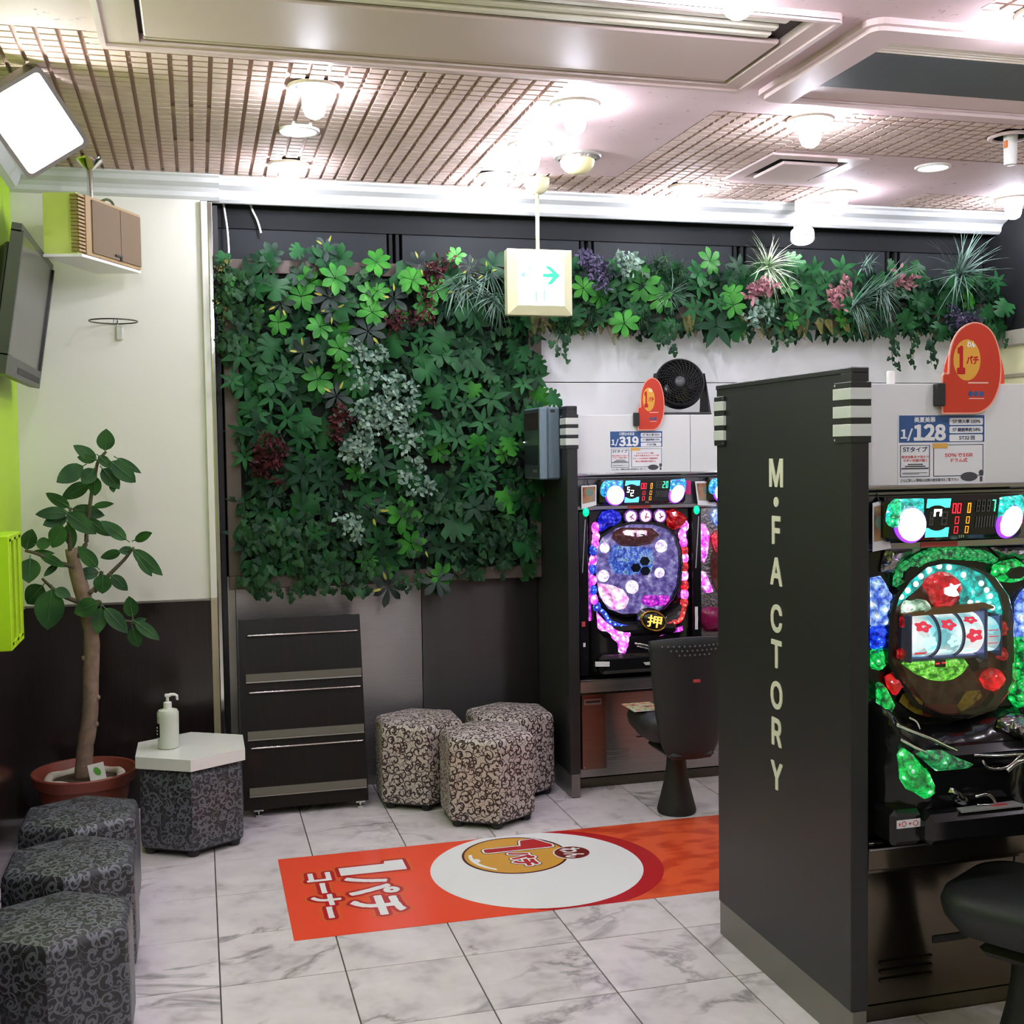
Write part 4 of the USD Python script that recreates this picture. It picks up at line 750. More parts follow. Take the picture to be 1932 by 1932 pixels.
tt = thing('hexagonal_table_top', 'white hexagonal board laid on a black patterned stool', 'table top', (-.06, 5.28, .374))
part(tt, 'board', xf(cat([ext(Polygon([(.262*math.cos(math.radians(60*k-90)), .262*math.sin(math.radians(60*k-90))) for k in range(6)]), .05)]), None, (-.06, 5.28, .376)), white_gloss)
b0_ = hex_stool('beige_hexagonal_stool', 'beige scroll patterned hexagonal stool at the front of the cluster of three', .232, .41, fabric_beige, (1.262, 5.232, 0), 'beige hexagonal stools')
copy(b0_, 'beige scroll patterned hexagonal stool beside the dark rack', (1.012, 5.60, 0), 0, 'beige hexagonal stools')
copy(b0_, 'beige scroll patterned hexagonal stool against the black column', (1.470, 5.60, 0), 0, 'beige hexagonal stools')
# ---- sanitizer bottle
sb = thing('pump_bottle', 'translucent white pump bottle standing on the white hexagonal top', 'bottle', (-.153, 5.27, .427))
liquid = paint('bottle_plastic', S(214, 218, 204), .3)
part(sb, 'body', lathe([(0, 0), (.040, 0), (.045, .005), (.046, .14), (.046, .155), (.040, .166), (.020, .172), (.018, .176), (0, .176)], 30), liquid, 40, local=True)
part(sb, 'collar', lathe([(0, .174), (.018, .174), (.018, .198), (.012, .202), (0, .202)], 20), white_gloss, 40, local=True)
part(sb, 'pump_stem', cyl((0, 0, .20), (0, 0, .225), .007, 12), white_gloss, 40, local=True)
part(sb, 'nozzle', cat([rb(-.012, .016, -.009, .009, .222, .236, .004), tube([(.010, 0, .232), (.030, 0, .231), (.040, 0, .226), (.041, 0, .206)], [.007, .0065, .006, .005], 10)]), white_gloss, 40, local=True)
a0 = [math.radians(x) for x in np.linspace(168, 222, 9)]
lv = np.array([(.0468*math.cos(t), .0468*math.sin(t), z) for t in a0 for z in (.052, .112)]); lf = []
for k in range(8): q = 2*k; lf += [[q, q+2, q+3], [q, q+3, q+1]]
part(sb, 'label', T3(lv, np.array(lf), process=False), black_gloss, True, local=True, label='black printed label')
for k in range(3): part(sb, 'label_mark', xf(bx(-.001, .001, -.006, .006, .0, .006), rotm((0, 0, 1), 196), (.0474*math.cos(math.radians(196)), .0474*math.sin(math.radians(196)), .062+.014*k)), white_gloss, local=True)
# ---- brochure rack
rk = thing('brochure_rack', 'dark veneer brochure rack with three chrome ledges leaning by the steel sheets', 'brochure rack', (.47, 5.62, 0))
lean = .2265
def ry(z): return 5.540+lean*(z-.03)
def rkbox(x0, x1, z0, z1, d0, d1): # a bar lying on the leaning face; d measured toward the viewer
    v = []
    for x_ in (x0, x1):
        for z_ in (z0, z1):
            for d_ in (d0, d1): v.append((x_, ry(z_)-d_, z_+d_*lean*.2))
    return trimesh.convex.convex_hull(np.array(v))
part(rk, 'panel', rkbox(.168, .752, .035, .905, -.030, 0.0), rack_wood)
part(rk, 'back_box', trimesh.convex.convex_hull(np.array([(x_, y_, z_) for x_ in (.19, .735) for y_, z_ in ((ry(.05)+.03, .05), (5.80, .05), (5.80, .5), (ry(.85)+.032, .85))])), black_matte)
for z0 in (.100, .354, .617):
    part(rk, 'ledge', rkbox(.196, .745, z0, z0+.036, 0.0, .014), paint('ledge_chrome', S(150, 150, 150), .1, metal=1.0) if 'ledge_chrome' not in MATS else MATS['ledge_chrome'])
    part(rk, 'ledge_floor', rkbox(.196, .745, z0-.006, z0+.002, -.001, .014), satin_steel)
for z0 in (.315, .568, .832): part(rk, 'retaining_rod', tube([(.205, ry(z0)+.002, z0), (.212, ry(z0)-.018, z0), (.735, ry(z0)-.018, z0), (.742, ry(z0)+.002, z0)], .0042, 10), chrome, 40)
for x_ in (.235, .712):
    part(rk, 'leveling_foot', cat([bx(x_-.022, x_+.022, 5.528, 5.568, .030, .036), cyl((x_, 5.545, .012), (x_, 5.545, .034), .005, 10), cyl((x_, 5.545, 0), (x_, 5.545, .012), .014, 14)]), chrome, 40)
    part(rk, 'leveling_foot', cat([cyl((x_, 5.78, .012), (x_, 5.78, .05), .005, 10), cyl((x_, 5.78, 0), (x_, 5.78, .012), .014, 14)]), chrome, 40)
# ================================================================ plants on the wall
def outward(rng, tilt=.45):
    n = np.array([rng.uniform(-tilt, tilt), -1.0, rng.uniform(-tilt*.5, tilt)]); return n/np.linalg.norm(n)
def frame_of(n, rng):
    a = np.cross(n, [0, 0, 1]); a /= np.linalg.norm(a); b = np.cross(n, a); t = rng.uniform(0, 2*np.pi)
    return a*math.cos(t)+b*math.sin(t), -a*math.sin(t)+b*math.cos(t)
def rosette(c, r, rng, k, shape, wr, lift=.25, droop=.3, mats=None, cup=.12):
    """leaf meshes radiating from one point"""
    n = outward(rng); a, b = frame_of(n, rng); out = []
    for i in range(k):
        t = 2*np.pi*i/k+rng.uniform(-.12, .12); d = a*math.cos(t)+b*math.sin(t)+n*lift; L = r*rng.uniform(.88, 1.12)
        out.append(orient(leaf(L, L*wr, shape, cup, droop, 5), np.array(c)+d/np.linalg.norm(d)*r*.04, d, n))
    return out
IVY = np.array([(0, .06), (-.34, -.16), (-.52, .22), (-.34, .42), (-.30, .74), (0, 1.06), (.30, .74), (.34, .42), (.52, .22), (.34, -.16)])
def ivy_leaf(s, rng):
    p = IVY*s; v = [(0, .38*s, .10*s)]+[(x, y, -.06*s*abs(x)/s+rng.uniform(-.03, .03)*s) for x, y in p]
    return T3(np.array(v), np.array([[0, i+1, (i+1) % 10+1] for i in range(10)]), process=False)
def flat_at(m, c, n, spin):
    a = np.cross([0, 0, 1], n); a /= np.linalg.norm(a); b = np.cross(n, a)
    x = a*math.cos(spin)+b*math.sin(spin); y = np.cross(n, x); return xf(m, np.stack([x, y, n], 1), c)
def stems(c, ms):
    return [tube(np.array([np.array(c)+[0, .004, 0], np.asarray(m.vertices)[1]]), .0012, 3) for m in ms]
def ivy(c, r, rng, k=7, down=True):
    ms = []
    for i in range(k):
        q = np.array(c)+np.array([rng.uniform(-1, 1)*r, rng.uniform(-.02, .015), rng.uniform(-1, 1)*r]); n = outward(rng, .6)
        ms.append(flat_at(ivy_leaf(rng.uniform(.032, .052), rng), q, n, math.pi+rng.uniform(-.7, .7)))
    return cat(ms+stems(c, ms))
MON = []
for sgn in (1, -1):
    pts = [(0, -.02), (.30, -.16), (.50, .02), (.30, .12), (.56, .22), (.58, .36), (.28, .36), (.52, .56), (.44, .70), (.20, .56), (.30, .86), (.0, 1.0)]
    MON.append([(sgn*x, y) for x, y in pts])
MON = np.array(MON[0]+MON[1][::-1][1:-1])
def monstera_leaf(s):
    v = [(0, .4*s, .06*s)]+[(x*s, y*s, -.10*s*abs(x)) for x, y in MON]; k = len(MON)
    return T3(np.array(v), np.array([[0, i+1, (i+1) % k+1] for i in range(k)]), process=False)
def spray(c, r, rng, k, Lr=(.018, .03), wr=.55, depth=.05, shape='ovate'):
    ms = []
    for i in range(k):
        q = np.array(c)+np.array([np.clip(rng.normal(0, .5), -.9, .9)*r, -rng.uniform(0, depth), np.clip(rng.normal(0, .5), -.9, .9)*r]); n = outward(rng, .9); a, b = frame_of(n, rng); L = rng.uniform(*Lr)
        ms.append(orient(leaf(L, L*wr, shape, .2, .15, 3), q, a+n*.3, n))
    return cat(ms+stems(c, ms))
def tuft(c, r, rng, k, bias=(0, 0), w=.006):
    ms = []
    for i in range(k):
        t = rng.uniform(0, 2*np.pi); d = np.array([math.cos(t)+bias[0], -rng.uniform(.15, .7), math.sin(t)+bias[1]]); L = r*rng.uniform(.55, 1.1); d /= np.linalg.norm(d)
        m = leaf(L, w, 'blade', .25, rng.uniform(.05, .45), 6); n = np.array([rng.uniform(-.3, .3), -.5, 1.0])
        ms.append(orient(m, np.array(c)+rng.uniform(-.015, .015, 3), d, n))
    return cat(ms)
def fern(c, L, rng, ang):
    ms = []; ax_ = np.array([math.sin(ang)*.4, -.25, -1.0]); ax_ /= np.linalg.norm(ax_); side = np.cross(ax_, [0, -1, 0]); side /= np.linalg.norm(side)
    for k in range(14):
        t = k/14; p = np.array(c)+ax_*L*t
        for s in (-1, 1): ms.append(orient(leaf(.028*(1-t)+.006, .006, 'lance', .1, .1, 2), p, side*s+ax_*.5, (0, -1, .3)))
    ms.append(tube([np.array(c), np.array(c)+ax_*L], .0012, 4)); return cat(ms)
def vine(c, L, rng, k=None):
    k = k or max(4, int(L/.028)); x = c[0]; pts = [np.array(c)]; ms = []
    for i in range(k):
        p = pts[-1]+np.array([rng.uniform(-.014, .014), rng.uniform(-.006, .002), -L/k]); pts.append(p)
        ms.append(flat_at(ivy_leaf(rng.uniform(.030, .046)*(1-.25*i/k), rng), p+np.array([rng.uniform(-.03, .03), -.012, 0]), outward(rng, .5), math.pi+rng.uniform(-.8, .8)))
    ms.append(tube(np.array(pts), .0015, 4)); return cat(ms)
def sprig(t, name, leaves, m, whole=False):
    if whole: part(t, name, cat(leaves), m, True)
    else:
        g = group_part(t, name)
        for q in leaves: part(g, 'leaf', q, m, True)
gw = thing('plant_wall', 'brown framed wall panel densely planted with mixed green artificial foliage', 'plant wall', (.93, 5.88, 1.04))
for (a, b, c, d) in ((.135, 1.735, 1.04, 1.105), (.135, 1.735, 2.575, 2.64), (.135, .205, 1.105, 2.575), (1.665, 1.735, 1.105, 2.575)):
    part(gw, 'frame_board', rb(a, b, 5.845, 5.915, c, d, .003), frame_brown)
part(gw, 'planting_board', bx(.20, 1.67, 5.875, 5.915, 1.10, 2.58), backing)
YP = 5.80
rng = np.random.default_rng(21)
def inside(x, z): return .20 < x < 1.68 and 1.06 < z < 2.60
def jit(): return rng.uniform(-.035, .03)
# the carpet underneath: many small dark leaves nobody could count
und = []
for k in range(520):
    x, z = rng.uniform(.19, 1.69), rng.uniform(1.09, 2.57)
    if rng.random() < .55: und.append(ivy((x, 5.865, z), .045, rng, 3))
    else: und += rosette((x, 5.862, z), rng.uniform(.05, .09), rng, 5, 'lance', .34, .5, .2)
part(gw, 'undergrowth', cat(und), leaf_deep, True, kind='stuff', label='dark undergrowth between the sprigs')
dots = {k: np.array([p[:2] for p in v]) for k, v in PL.items()}
placed = []
def free(x, z, d):
    return all((x-a)**2+(z-b)**2 > d*d for a, b in placed)
for k_, m_, lv, sh, wr_, lift in (('palmate', leaf_bright, 7, 'spoon', .52, .35), ('star', leaf_mid, 6, 'lance', .34, .3), ('varieg', leaf_grey, 7, 'spoon', .40, .3)):
    for (x, z, r) in PL[k_]:
        mm = m_ if not (k_ == 'star' and r > .085) else leaf_deep
        L = rosette((x, YP+jit(), z), r*1.12, rng, lv, sh, wr_, lift, .3)
        nm = {'palmate': 'palmate_sprig', 'star': 'star_sprig', 'varieg': 'variegated_sprig'}[k_]
        if k_ == 'palmate': sprig(gw, nm, L, mm)
        else:
            sprig(gw, nm, L, mm, True)
        if k_ == 'varieg':
            n = outward(rng); a, b = frame_of(n, rng)
            part(gw, 'yellow_shoot', cat([orient(leaf(r*.6, r*.17, 'lance', .2, .1, 4), np.array((x, YP-.03, z))+(a*math.cos(t)+b*math.sin(t))*r*.45, a*math.cos(t)+b*math.sin(t)+n*.3, n) for t in (0.3, 1.7, 3.9)[:rng.integers(2, 4)]]), leaf_yellow, True)
        placed.append((x, z))
for (x, z, r) in PL['monstera']:
    part(gw, 'split_leaf', flat_at(monstera_leaf(r*2.1), (x, YP+jit(), z-.0), outward(rng, .5), math.pi+rng.uniform(-1.2, 1.2)), leaf_mid if rng.random() < .6 else leaf_bright, True); placed.append((x, z))
for cx, cz, sx, sz, k in ((.815, 2.13, .11, .18, 15), (.86, 1.88, .14, .14, 14), (.80, 1.73, .16, .11, 17), (1.00, 1.98, .11, .16, 10), (.72, 1.34, .08, .07, 7), (1.03, 1.60, .07, .10, 6), (1.10, 1.52, .05, .07, 3), (.98, 1.78, .10, .10, 10), (.74, 1.86, .08, .06, 6)):
    for i in range(k):
        x, z = cx+rng.normal(0, .5)*sx, cz+rng.normal(0, .5)*sz
        part(gw, 'eucalyptus_sprig', spray((x, YP-.005+jit()*.5, z), .036, rng, 11, (.022, .036), .68, .05), leaf_euc, True)
for cx, cz, sx, sz, k in ((.70, 1.86, .075, .06, 9), (.34, 1.70, .06, .11, 12), (1.16, 2.58, .10, .06, 7), (.98, 2.33, .07, .06, 5), (1.10, 2.36, .08, .06, 4), (.30, 1.60, .05, .07, 4)):
    for i in range(k): part(gw, 'red_sprig', spray((cx+rng.normal(0, .5)*sx, YP-.01+jit()*.5, cz+rng.normal(0, .5)*sz), .04, rng, 16, (.02, .036), .4, .06), leaf_red, True)
for k in range(95):   # ivy, thick along the bottom
    if k < 60: x, z = rng.uniform(.22, .85), rng.uniform(1.05, 1.38)
    elif k < 80: x, z = rng.uniform(1.0, 1.68), rng.uniform(1.12, 1.5)
    else: x, z = rng.uniform(.15, .32), rng.uniform(2.2, 2.55)
    part(gw, 'ivy_sprig', ivy((x, YP+jit(), z), .05, rng, 6), leaf_ivy, True)
for (x0, x1, z0) in ((.22, .62, 1.07), (.95, 1.2, 1.08)):
    for k in range(9): part(gw, 'ivy_sprig', vine((rng.uniform(x0, x1), 5.82, z0+.02), rng.uniform(.05, .10), rng, 4), leaf_ivy, True)
for k in range(40):   # moss along the left edge
    x, z = rng.uniform(.125, .17), rng.uniform(2.22, 2.62); part(gw, 'moss_tuft', spray((x, 5.83, z), .03, rng, 14, (.012, .022), .5, .03), leaf_fern if rng.random() < .25 else leaf_ivy, True)
gx, gz, gr = PL['wgrass'][0]
for k in range(9): part(gw, 'grass_tuft', tuft((gx+rng.uniform(-.12, .12), YP-.02, gz+rng.uniform(-.06, .12)), .17, rng, 17, (0, -.8), .0085), leaf_blade, True)
fill = 0
for k in range(4000):
    x, z = rng.uniform(.20, 1.70), rng.uniform(1.10, 2.60)
    if not free(x, z, .062) or fill > 190: continue
    fill += 1; placed.append((x, z)); q = rng.random(); r = rng.uniform(.055, .095)
    y = YP+.02+jit()
    if q < .5: sprig(gw, 'star_sprig', rosette((x, y, z), r, rng, 6, 'lance', .36, .35, .25), leaf_mid if rng.random() < .45 else leaf_deep, True)
    elif q < .68: part(gw, 'split_leaf', flat_at(monstera_leaf(r*1.7), (x, y, z), outward(rng, .5), math.pi+rng.uniform(-1.5, 1.5)), leaf_mid, True)
    elif q < .80: sprig(gw, 'dark_palmate_sprig', rosette((x, y, z), r*.9, rng, 7, 'spoon', .5, .4, .3), leaf_mid, True)
    else: part(gw, 'ivy_sprig', ivy((x, y, z), .05, rng, 6), leaf_ivy, True)
for k in range(14):   # overhanging top edge and right edge
    x = rng.uniform(.3, 1.65); sprig(gw, 'dark_palmate_sprig', rosette((x, YP+.02, rng.uniform(2.56, 2.66)), rng.uniform(.06, .09), rng, 7, 'spoon', .5, .45, .25), leaf_mid if rng.random() < .6 else leaf_deep, True)
# ---- planter along the top of the white wall
gd = thing('plant_trough', 'long wall planter of mixed foliage with pink and grassy tufts above the white wall', 'planter', (3.1, 5.85, 2.35))
part(gd, 'trough', rb(1.74, 4.45, 5.80, 5.915, 2.36, 2.50, .004), frame_brown)
rng = np.random.default_rng(5); YG = 5.77
und = []
for k in range(520):
    x, z = rng.uniform(1.76, 4.45), 2.33+.30*rng.random()
    if rng.random() < .5: und.append(ivy((x, rng.uniform(5.78, 5.86), z), .045, rng, 3))
    else: und += rosette((x, rng.uniform(5.77, 5.86), z), rng.uniform(.05, .09), rng, 5, 'lance', .34, .5, .2)
part(gd, 'undergrowth', cat(und), leaf_deep, True, kind='stuff', label='dark undergrowth between the sprigs')
placed = []
for (x, z, r) in PL['g_palmate']: sprig(gd, 'palmate_sprig', rosette((x, YG-.04+jit(), z), r*1.15, rng, 7, 'spoon', .5, .35, .3), leaf_bright); placed.append((x, z))
for (x, z, r) in PL['g_star']: sprig(gd, 'star_sprig', rosette((x, YG-.04+jit(), z), r*1.15, rng, 6, 'lance', .36, .3, .3), leaf_mid if r < .09 else leaf_deep, True); placed.append((x, z))
for (x, z, r) in PL['g_monstera']: part(gd, 'split_leaf', flat_at(monstera_leaf(r*2.1), (x, YG-.04, z), outward(rng, .5), math.pi+rng.uniform(-1.5, 1.5)), leaf_mid, True); placed.append((x, z))
for i, (x, z, r) in enumerate(PL['g_grass']):
    big = r > .14
    for k in range(3 if big else 2): part(gd, 'grass_tuft', tuft((x+rng.uniform(-.04, .04)-(.06 if i in (2, 5) else 0), YG-.06, z+rng.uniform(-.03, .03)), r*1.05, rng, 26 if big else 15, ((.9, -.25) if i in (2, 5) else (.3, .35) if i != 0 else (0, -.3)), .009 if i == 1 else .0075), leaf_blade2 if i == 1 else leaf_blade, True)
for (x, z, r) in PL['g_pink']:
    for k in range(3): part(gd, 'pink_sprig', spray((x+rng.uniform(-.02, .02), YG-.10, z+rng.uniform(-.02, .02)), r*.8, rng, 12, (.03, .045), .5, .04), leaf_pink, True)
for (x, z, r) in PL['g_euc']:
    for k in range(3): part(gd, 'eucalyptus_sprig', spray((x, YG-.07, z), r*.8, rng, 10, (.028, .042), .62, .04), leaf_euc, True)
for (x, z, r) in PL['g_purple']:
    for k in range(5): part(gd, 'purple_sprig', spray((x, YG-.06, z), r*.95, rng, 18, (.02, .032), .45, .05), leaf_purple, True)
for (x, z, r) in PL['g_bush']:
    for k in range(4): part(gd, 'rosemary_sprig', tuft((x+rng.uniform(-1, 1)*r*.5, YG-.04, z+rng.uniform(-1, 1)*r*.5), .06, rng, 34, (0, .1), .005), leaf_ivy, True)
for (x, z, r) in PL['g_vine']:
    for k in range(2 if r > .1 else 1): part(gd, 'trailing_vine', vine((x+rng.uniform(-.02, .02), YG-.06, z+.02), r*1.35*rng.uniform(.75, 1), rng), leaf_ivy, True)
for (x, z, r) in PL['g_fern']: 
    for k in range(2): part(gd, 'fern_frond', fern((x+rng.uniform(-.03, .03), YG-.01, z+.04), r*1.6*rng.uniform(.7, 1), rng, rng.uniform(-.8, .8)), leaf_fern, True)
for x in np.arange(1.80, 4.4, .085):
    part(gd, 'fern_frond', fern((x+rng.uniform(-.03, .03), 5.80, 2.37), rng.uniform(.05, .10), rng, rng.uniform(-.9, .9)), leaf_fern, True)
fill = 0
for k in range(4000):
    x, z = rng.uniform(1.76, 4.45), rng.uniform(2.34, 2.66)
    if not free(x, z, .066) or fill > 120: continue
    fill += 1; placed.append((x, z)); q = rng.random(); r = rng.uniform(.05, .085); y = YG-.01+jit()
    if q < .45: sprig(gd, 'star_sprig', rosette((x, y, z), r, rng, 6, 'lance', .36, .35, .25), leaf_mid if rng.random() < .6 else leaf_deep, True)
    elif q < .62: part(gd, 'split_leaf', flat_at(monstera_leaf(r*1.6), (x, y, z), outward(rng, .5), math.pi+rng.uniform(-1.5, 1.5)), leaf_mid, True)
    elif q < .8: sprig(gd, 'dark_palmate_sprig', rosette((x, y, z), r*.9, rng, 7, 'spoon', .5, .4, .3), leaf_mid, True)
    else: part(gd, 'ivy_sprig', ivy((x, y, z), .05, rng, 6), leaf_ivy, True)
# ================================================================ floor sticker
bn = thing('floor_sticker', 'long orange floor sticker with white Japanese lettering and a large white circle', 'floor sticker', (.28, 4.49, 0))
fs_red = paint('sticker_red', S(252, 84, 54), .25); fs_or = mat('sticker_orange', {'g': ('geometry', {}), 'm': ('mapping', {'scale': (4.0, 7.0, 1)}), 'n': ('noise_texture', {'scale': 1.6, 'detail': 1.0}), 'r': ('rgb_ramp', {'ramp': [(.0, S(212, 70, 40)), (.40, S(212, 70, 40)), (.54, S(238, 98, 56)), (1, S(238, 98, 56))]}), 'p': ('principled_bsdf', {'roughness': .25})}, [('g.position', 'm.vector'), ('m.vector', 'n.vector'), ('n.fac', 'r.fac'), ('r.color', 'p.base_color')])
fs_dark = paint('sticker_crimson', S(192, 34, 40), .25); fs_edge = paint('sticker_light_orange', S(236, 98, 48), .25); fs_white = paint('sticker_white', S(252, 252, 255), .22)
fs_gold = paint('sticker_gold', S(226, 168, 70), .25); fs_brown = paint('sticker_brown', S(84, 32, 32), .25)
def onfloor(sh, z, h=.0004): return flatup(sh, z, h)
rect = sbox(.282, 2.95, 4.068, 4.925)
c1 = ell(1.292, 4.513, .433, .433, 64); c2 = ell(1.362, 4.50, .443, .455, 64)
part(bn, 'film', onfloor(rect, 0.0003, .0007), fs_red)
part(bn, 'orange_field', onfloor(rect.intersection(sbox(1.36, 2.95, 4.0, 5.0)), .001), fs_or, label='blotchy orange print field')
part(bn, 'crimson_ring', onfloor(c2.intersection(rect), .0014), fs_dark)
part(bn, 'white_circle', onfloor(c1.intersection(rect), .0018), fs_white)
def turned(sh, x0, y0): # lettering whose tops point to +x and which runs toward -y
    m = affinity.affine_transform(sh, [0, 1, -1, 0, x0, y0]); return m
w_one = Polygon([(.513, 4.738), (.513, 4.650), (.782, 4.650), (.782, 4.768), (.706, 4.768), (.700, 4.738)])
w_pachi = fit(turned(glyphs('パチ', .2, 3), 0, 0), .512, .716, 4.205, 4.622)
w_corner = fit(turned(glyphs('コーナー', .1, 4), 0, 0), .374, .486, 4.230, 4.712)
big = unary_union([w_one, w_pachi, w_corner])
part(bn, 'lettering_halo', onfloor(big.buffer(.030, 4), .0012), fs_edge)
part(bn, 'lettering_outline', onfloor(big.buffer(.015, 3), .0016), fs_dark)
part(bn, 'lettering', onfloor(big, .0020), fs_white, label='white lettering 1 pachi corner in Japanese')
coin = ell(1.246, 4.680, .214, .212, 56)
part(bn, 'disc_outline', onfloor(coin.buffer(.010), .0022), fs_brown)
part(bn, 'disc', onfloor(coin, .0026), fs_gold, label='plain gold disc')
part(bn, 'disc_shine', onfloor(unary_union([coin.buffer(-.018).difference(affinity.translate(coin.buffer(-.018), .016, .006)).intersection(sbox(1.0, 1.13, 4.5, 4.73)), ell(1.072, 4.655, .018, .022)]), .0029), fs_white)
r1 = Polygon([(1.135, 4.772), (1.135, 4.735), (1.425, 4.735), (1.425, 4.760), (1.372, 4.845), (1.315, 4.838), (1.300, 4.772)]).buffer(-.008).buffer(.012)
rp_ = fit(turned(glyphs('パチ', .1, 5), 0, 0), 1.215, 1.318, 4.535, 4.705)
both = unary_union([r1, rp_])
part(bn, 'small_lettering_edge', onfloor(both.buffer(.013), .0030), fs_brown); part(bn, 'small_lettering_rim', onfloor(both.buffer(.009), .0033), fs_white); part(bn, 'small_lettering', onfloor(both, .0036), fs_dark)
bd_ = ell(1.482, 4.634, .074, .073)
part(bn, 'badge_rim', onfloor(bd_.buffer(.006), .0030), fs_white); part(bn, 'badge', onfloor(bd_, .0034), paint('badge_brown', S(122, 40, 34), .25))
part(bn, 'badge_lettering', onfloor(fit(turned(glyphs('わん', .1, 4), 0, 0), 1.440, 1.528, 4.572, 4.692), .0038), fs_white)
# ================================================================ islands of machines
blue_print = paint('print_blue', S(52, 88, 142), .35); print_white = paint('print_white', S(232, 231, 236), .35); print_navy = paint('print_navy', S(44, 58, 90), .4); print_red = paint('print_red', S(204, 70, 74), .4); print_grey = paint('print_grey', S(70, 72, 80), .4); print_orange = paint('print_orange', S(222, 172, 84), .4)
rail_steel = paint('rail_steel', S(160, 160, 162), .22, metal=1.0); fascia = paint('fascia_steel', S(128, 128, 132), .3, metal=1.0)
def island(y0, y1, xe, label, near):
    F = y0+.06; t = thing('machine_island', label, 'game island', (1.72, y0, 0))
    ep = part(t, 'end_panel', rb(1.720, 1.745, y0+.012, y1, .12, 1.90, .002), black_panel)
    part(t, 'panel_cap', rb(1.716, 1.77, y0, y1, 1.893, 1.91, .003), black_panel)
    part(t, 'corner_post', rb(1.716, 1.770, y0, y0+.06, .12, 1.896, .003), black_panel)
    part(t, 'kick_plate', rb(1.724, 1.768, y0+.004, y1, 0, .119, .002), kick_grey)
    ends = [(y0-.004, y0+.088)]+([(y1-.072, y1+.004)] if near else [])
    for e, (a, b) in enumerate(ends):
        q = part(t, 'corner_guard', rb(1.7115, 1.7745, a, b, 1.704, 1.870, .002), black_panel)
        for z0, z1 in ((1.822, 1.853), (1.772, 1.804), (1.722, 1.755)): part(q, 'white_stripe', rb(1.7095, 1.7755, a-.0015, b+.0005, z0, z1, .001), stripe_white)
        for z_ in (1.862, 1.712): part(q, 'screw', cyl((1.7118, (a+b)/2+(.036 if e == 0 else -.03), z_), (1.7100, (a+b)/2+(.036 if e == 0 else -.03), z_), .0035, 8), chrome)
    if near:
        for ch, z_, h in (('M', 1.617, .088), ('·', 1.527, .02), ('F', 1.440, .088), ('A', 1.312, .088), ('C', 1.166, .088), ('T', 1.055, .088), ('O', .926, .088), ('R', .810, .088), ('Y', .672, .088)):
            if ch == '·': sh = ell(0, 0, .0155, .0155)
            else: sh = centred(glyphs(ch, .1, 3, False), 0, 0); b = sh.bounds; s = h/(b[3]-b[1]); sh = affinity.scale(sh, s*(.98 if ch != 'M' else 1.0), s, origin=(0, 0))
            part(ep, 'letter', place(ext(sh, .0025), (1.7201, 3.272, z_), (0, -1, 0), (0, 0, 1)), letter_cream, label='cream letter '+ch if ch != '·' else 'cream dot')
    x = 1.776; first = True
    while x < xe-.1:
        x2 = 2.382 if first else x+.578
        part(t, 'upper_panel', rb(x, min(x2, xe), F, F+.02, 1.584, 1.868, .001), white_panel); x = x2+.003; first = False
    part(t, 'top_board', bx(1.745, xe, F+.018, y1, 1.845, 1.866), white_panel)
    if near: part(t, 'upper_panel', bx(1.745, xe, y1-.03, y1-.01, 1.0, 1.866), white_panel)
    part(t, 'rail', rb(1.772, xe, F-.030, F+.02, 1.570, 1.584, .004), rail_steel); part(t, 'rail', rb(1.772, xe, F-.018, F+.02, 1.556, 1.569, .003), fascia)
    part(t, 'fascia', bx(1.772, xe, F+.006, F+.03, 1.41, 1.557), fascia); part(t, 'lower_rail', rb(1.772, xe, F-.016, F+.03, 1.404, 1.426, .003), rail_steel)
    for k in range(3): part(t, 'red_sticker', bx(2.0+.585*k-(.04 if near else -.04), 2.12+.585*k-(.04 if near else -.04), F-.0175, F-.0155, 1.408, 1.422), print_red)
    part(t, 'core', bx(1.75, xe, F+.031, y1-.012, .52, 1.845), black_matte); part(t, 'base_core', bx(1.75, xe, y0+.17, y1-.012, 0, .52), black_matte)
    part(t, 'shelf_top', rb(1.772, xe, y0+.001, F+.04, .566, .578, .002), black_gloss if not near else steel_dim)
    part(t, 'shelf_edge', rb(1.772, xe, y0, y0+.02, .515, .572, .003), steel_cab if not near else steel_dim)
    part(t, 'shelf_lip', rb(1.772, xe, y0-.003, y0+.004, .571, .578, .001), rail_steel)
    part(t, 'shelf_underside', bx(1.772, xe, y0+.02, F+.10, .50, .52), steel_dim)
    yc = y0+.145
    part(t, 'plinth', rb(1.772, xe, yc+.006, y1-.02, 0, .05, .002), steel_dim)
    x = 1.775; w = .585
    while x < xe-.05:
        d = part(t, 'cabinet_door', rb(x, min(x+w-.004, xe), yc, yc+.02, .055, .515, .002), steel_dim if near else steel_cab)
        for k in range(3): part(d, 'louver', rb(x+.12, x+.30, yc-.006, yc+.001, .120+.026*k, .132+.026*k, .004), steel_dim if near else steel_cab)
        if near: part(d, 'lock', cyl((x+.36, yc-.018, .335), (x+.36, yc+.002, .335), .010, 16), chrome, 40); part(d, 'handle_slot', rb(x+.30, x+.42, yc-.004, yc+.001, .215, .238, .002), black_matte)
        else: part(d, 'handle_slot', rb(x+.34, x+.41, yc-.003, yc+.001, .238, .246, .001), black_matte)
        x += w
    return t
isl_n = island(2.836, 3.700, 4.3, 'black ended machine island in the right foreground with vertical cream lettering on its end', True)
isl_f = island(5.375, 5.915, 4.3, 'machine island against the back wall behind a black striped end column', False)
pb = thing('payment_box', 'brushed metal card payment box on the lower cabinet of the far island', 'payment box', (1.86, 5.44, .1))
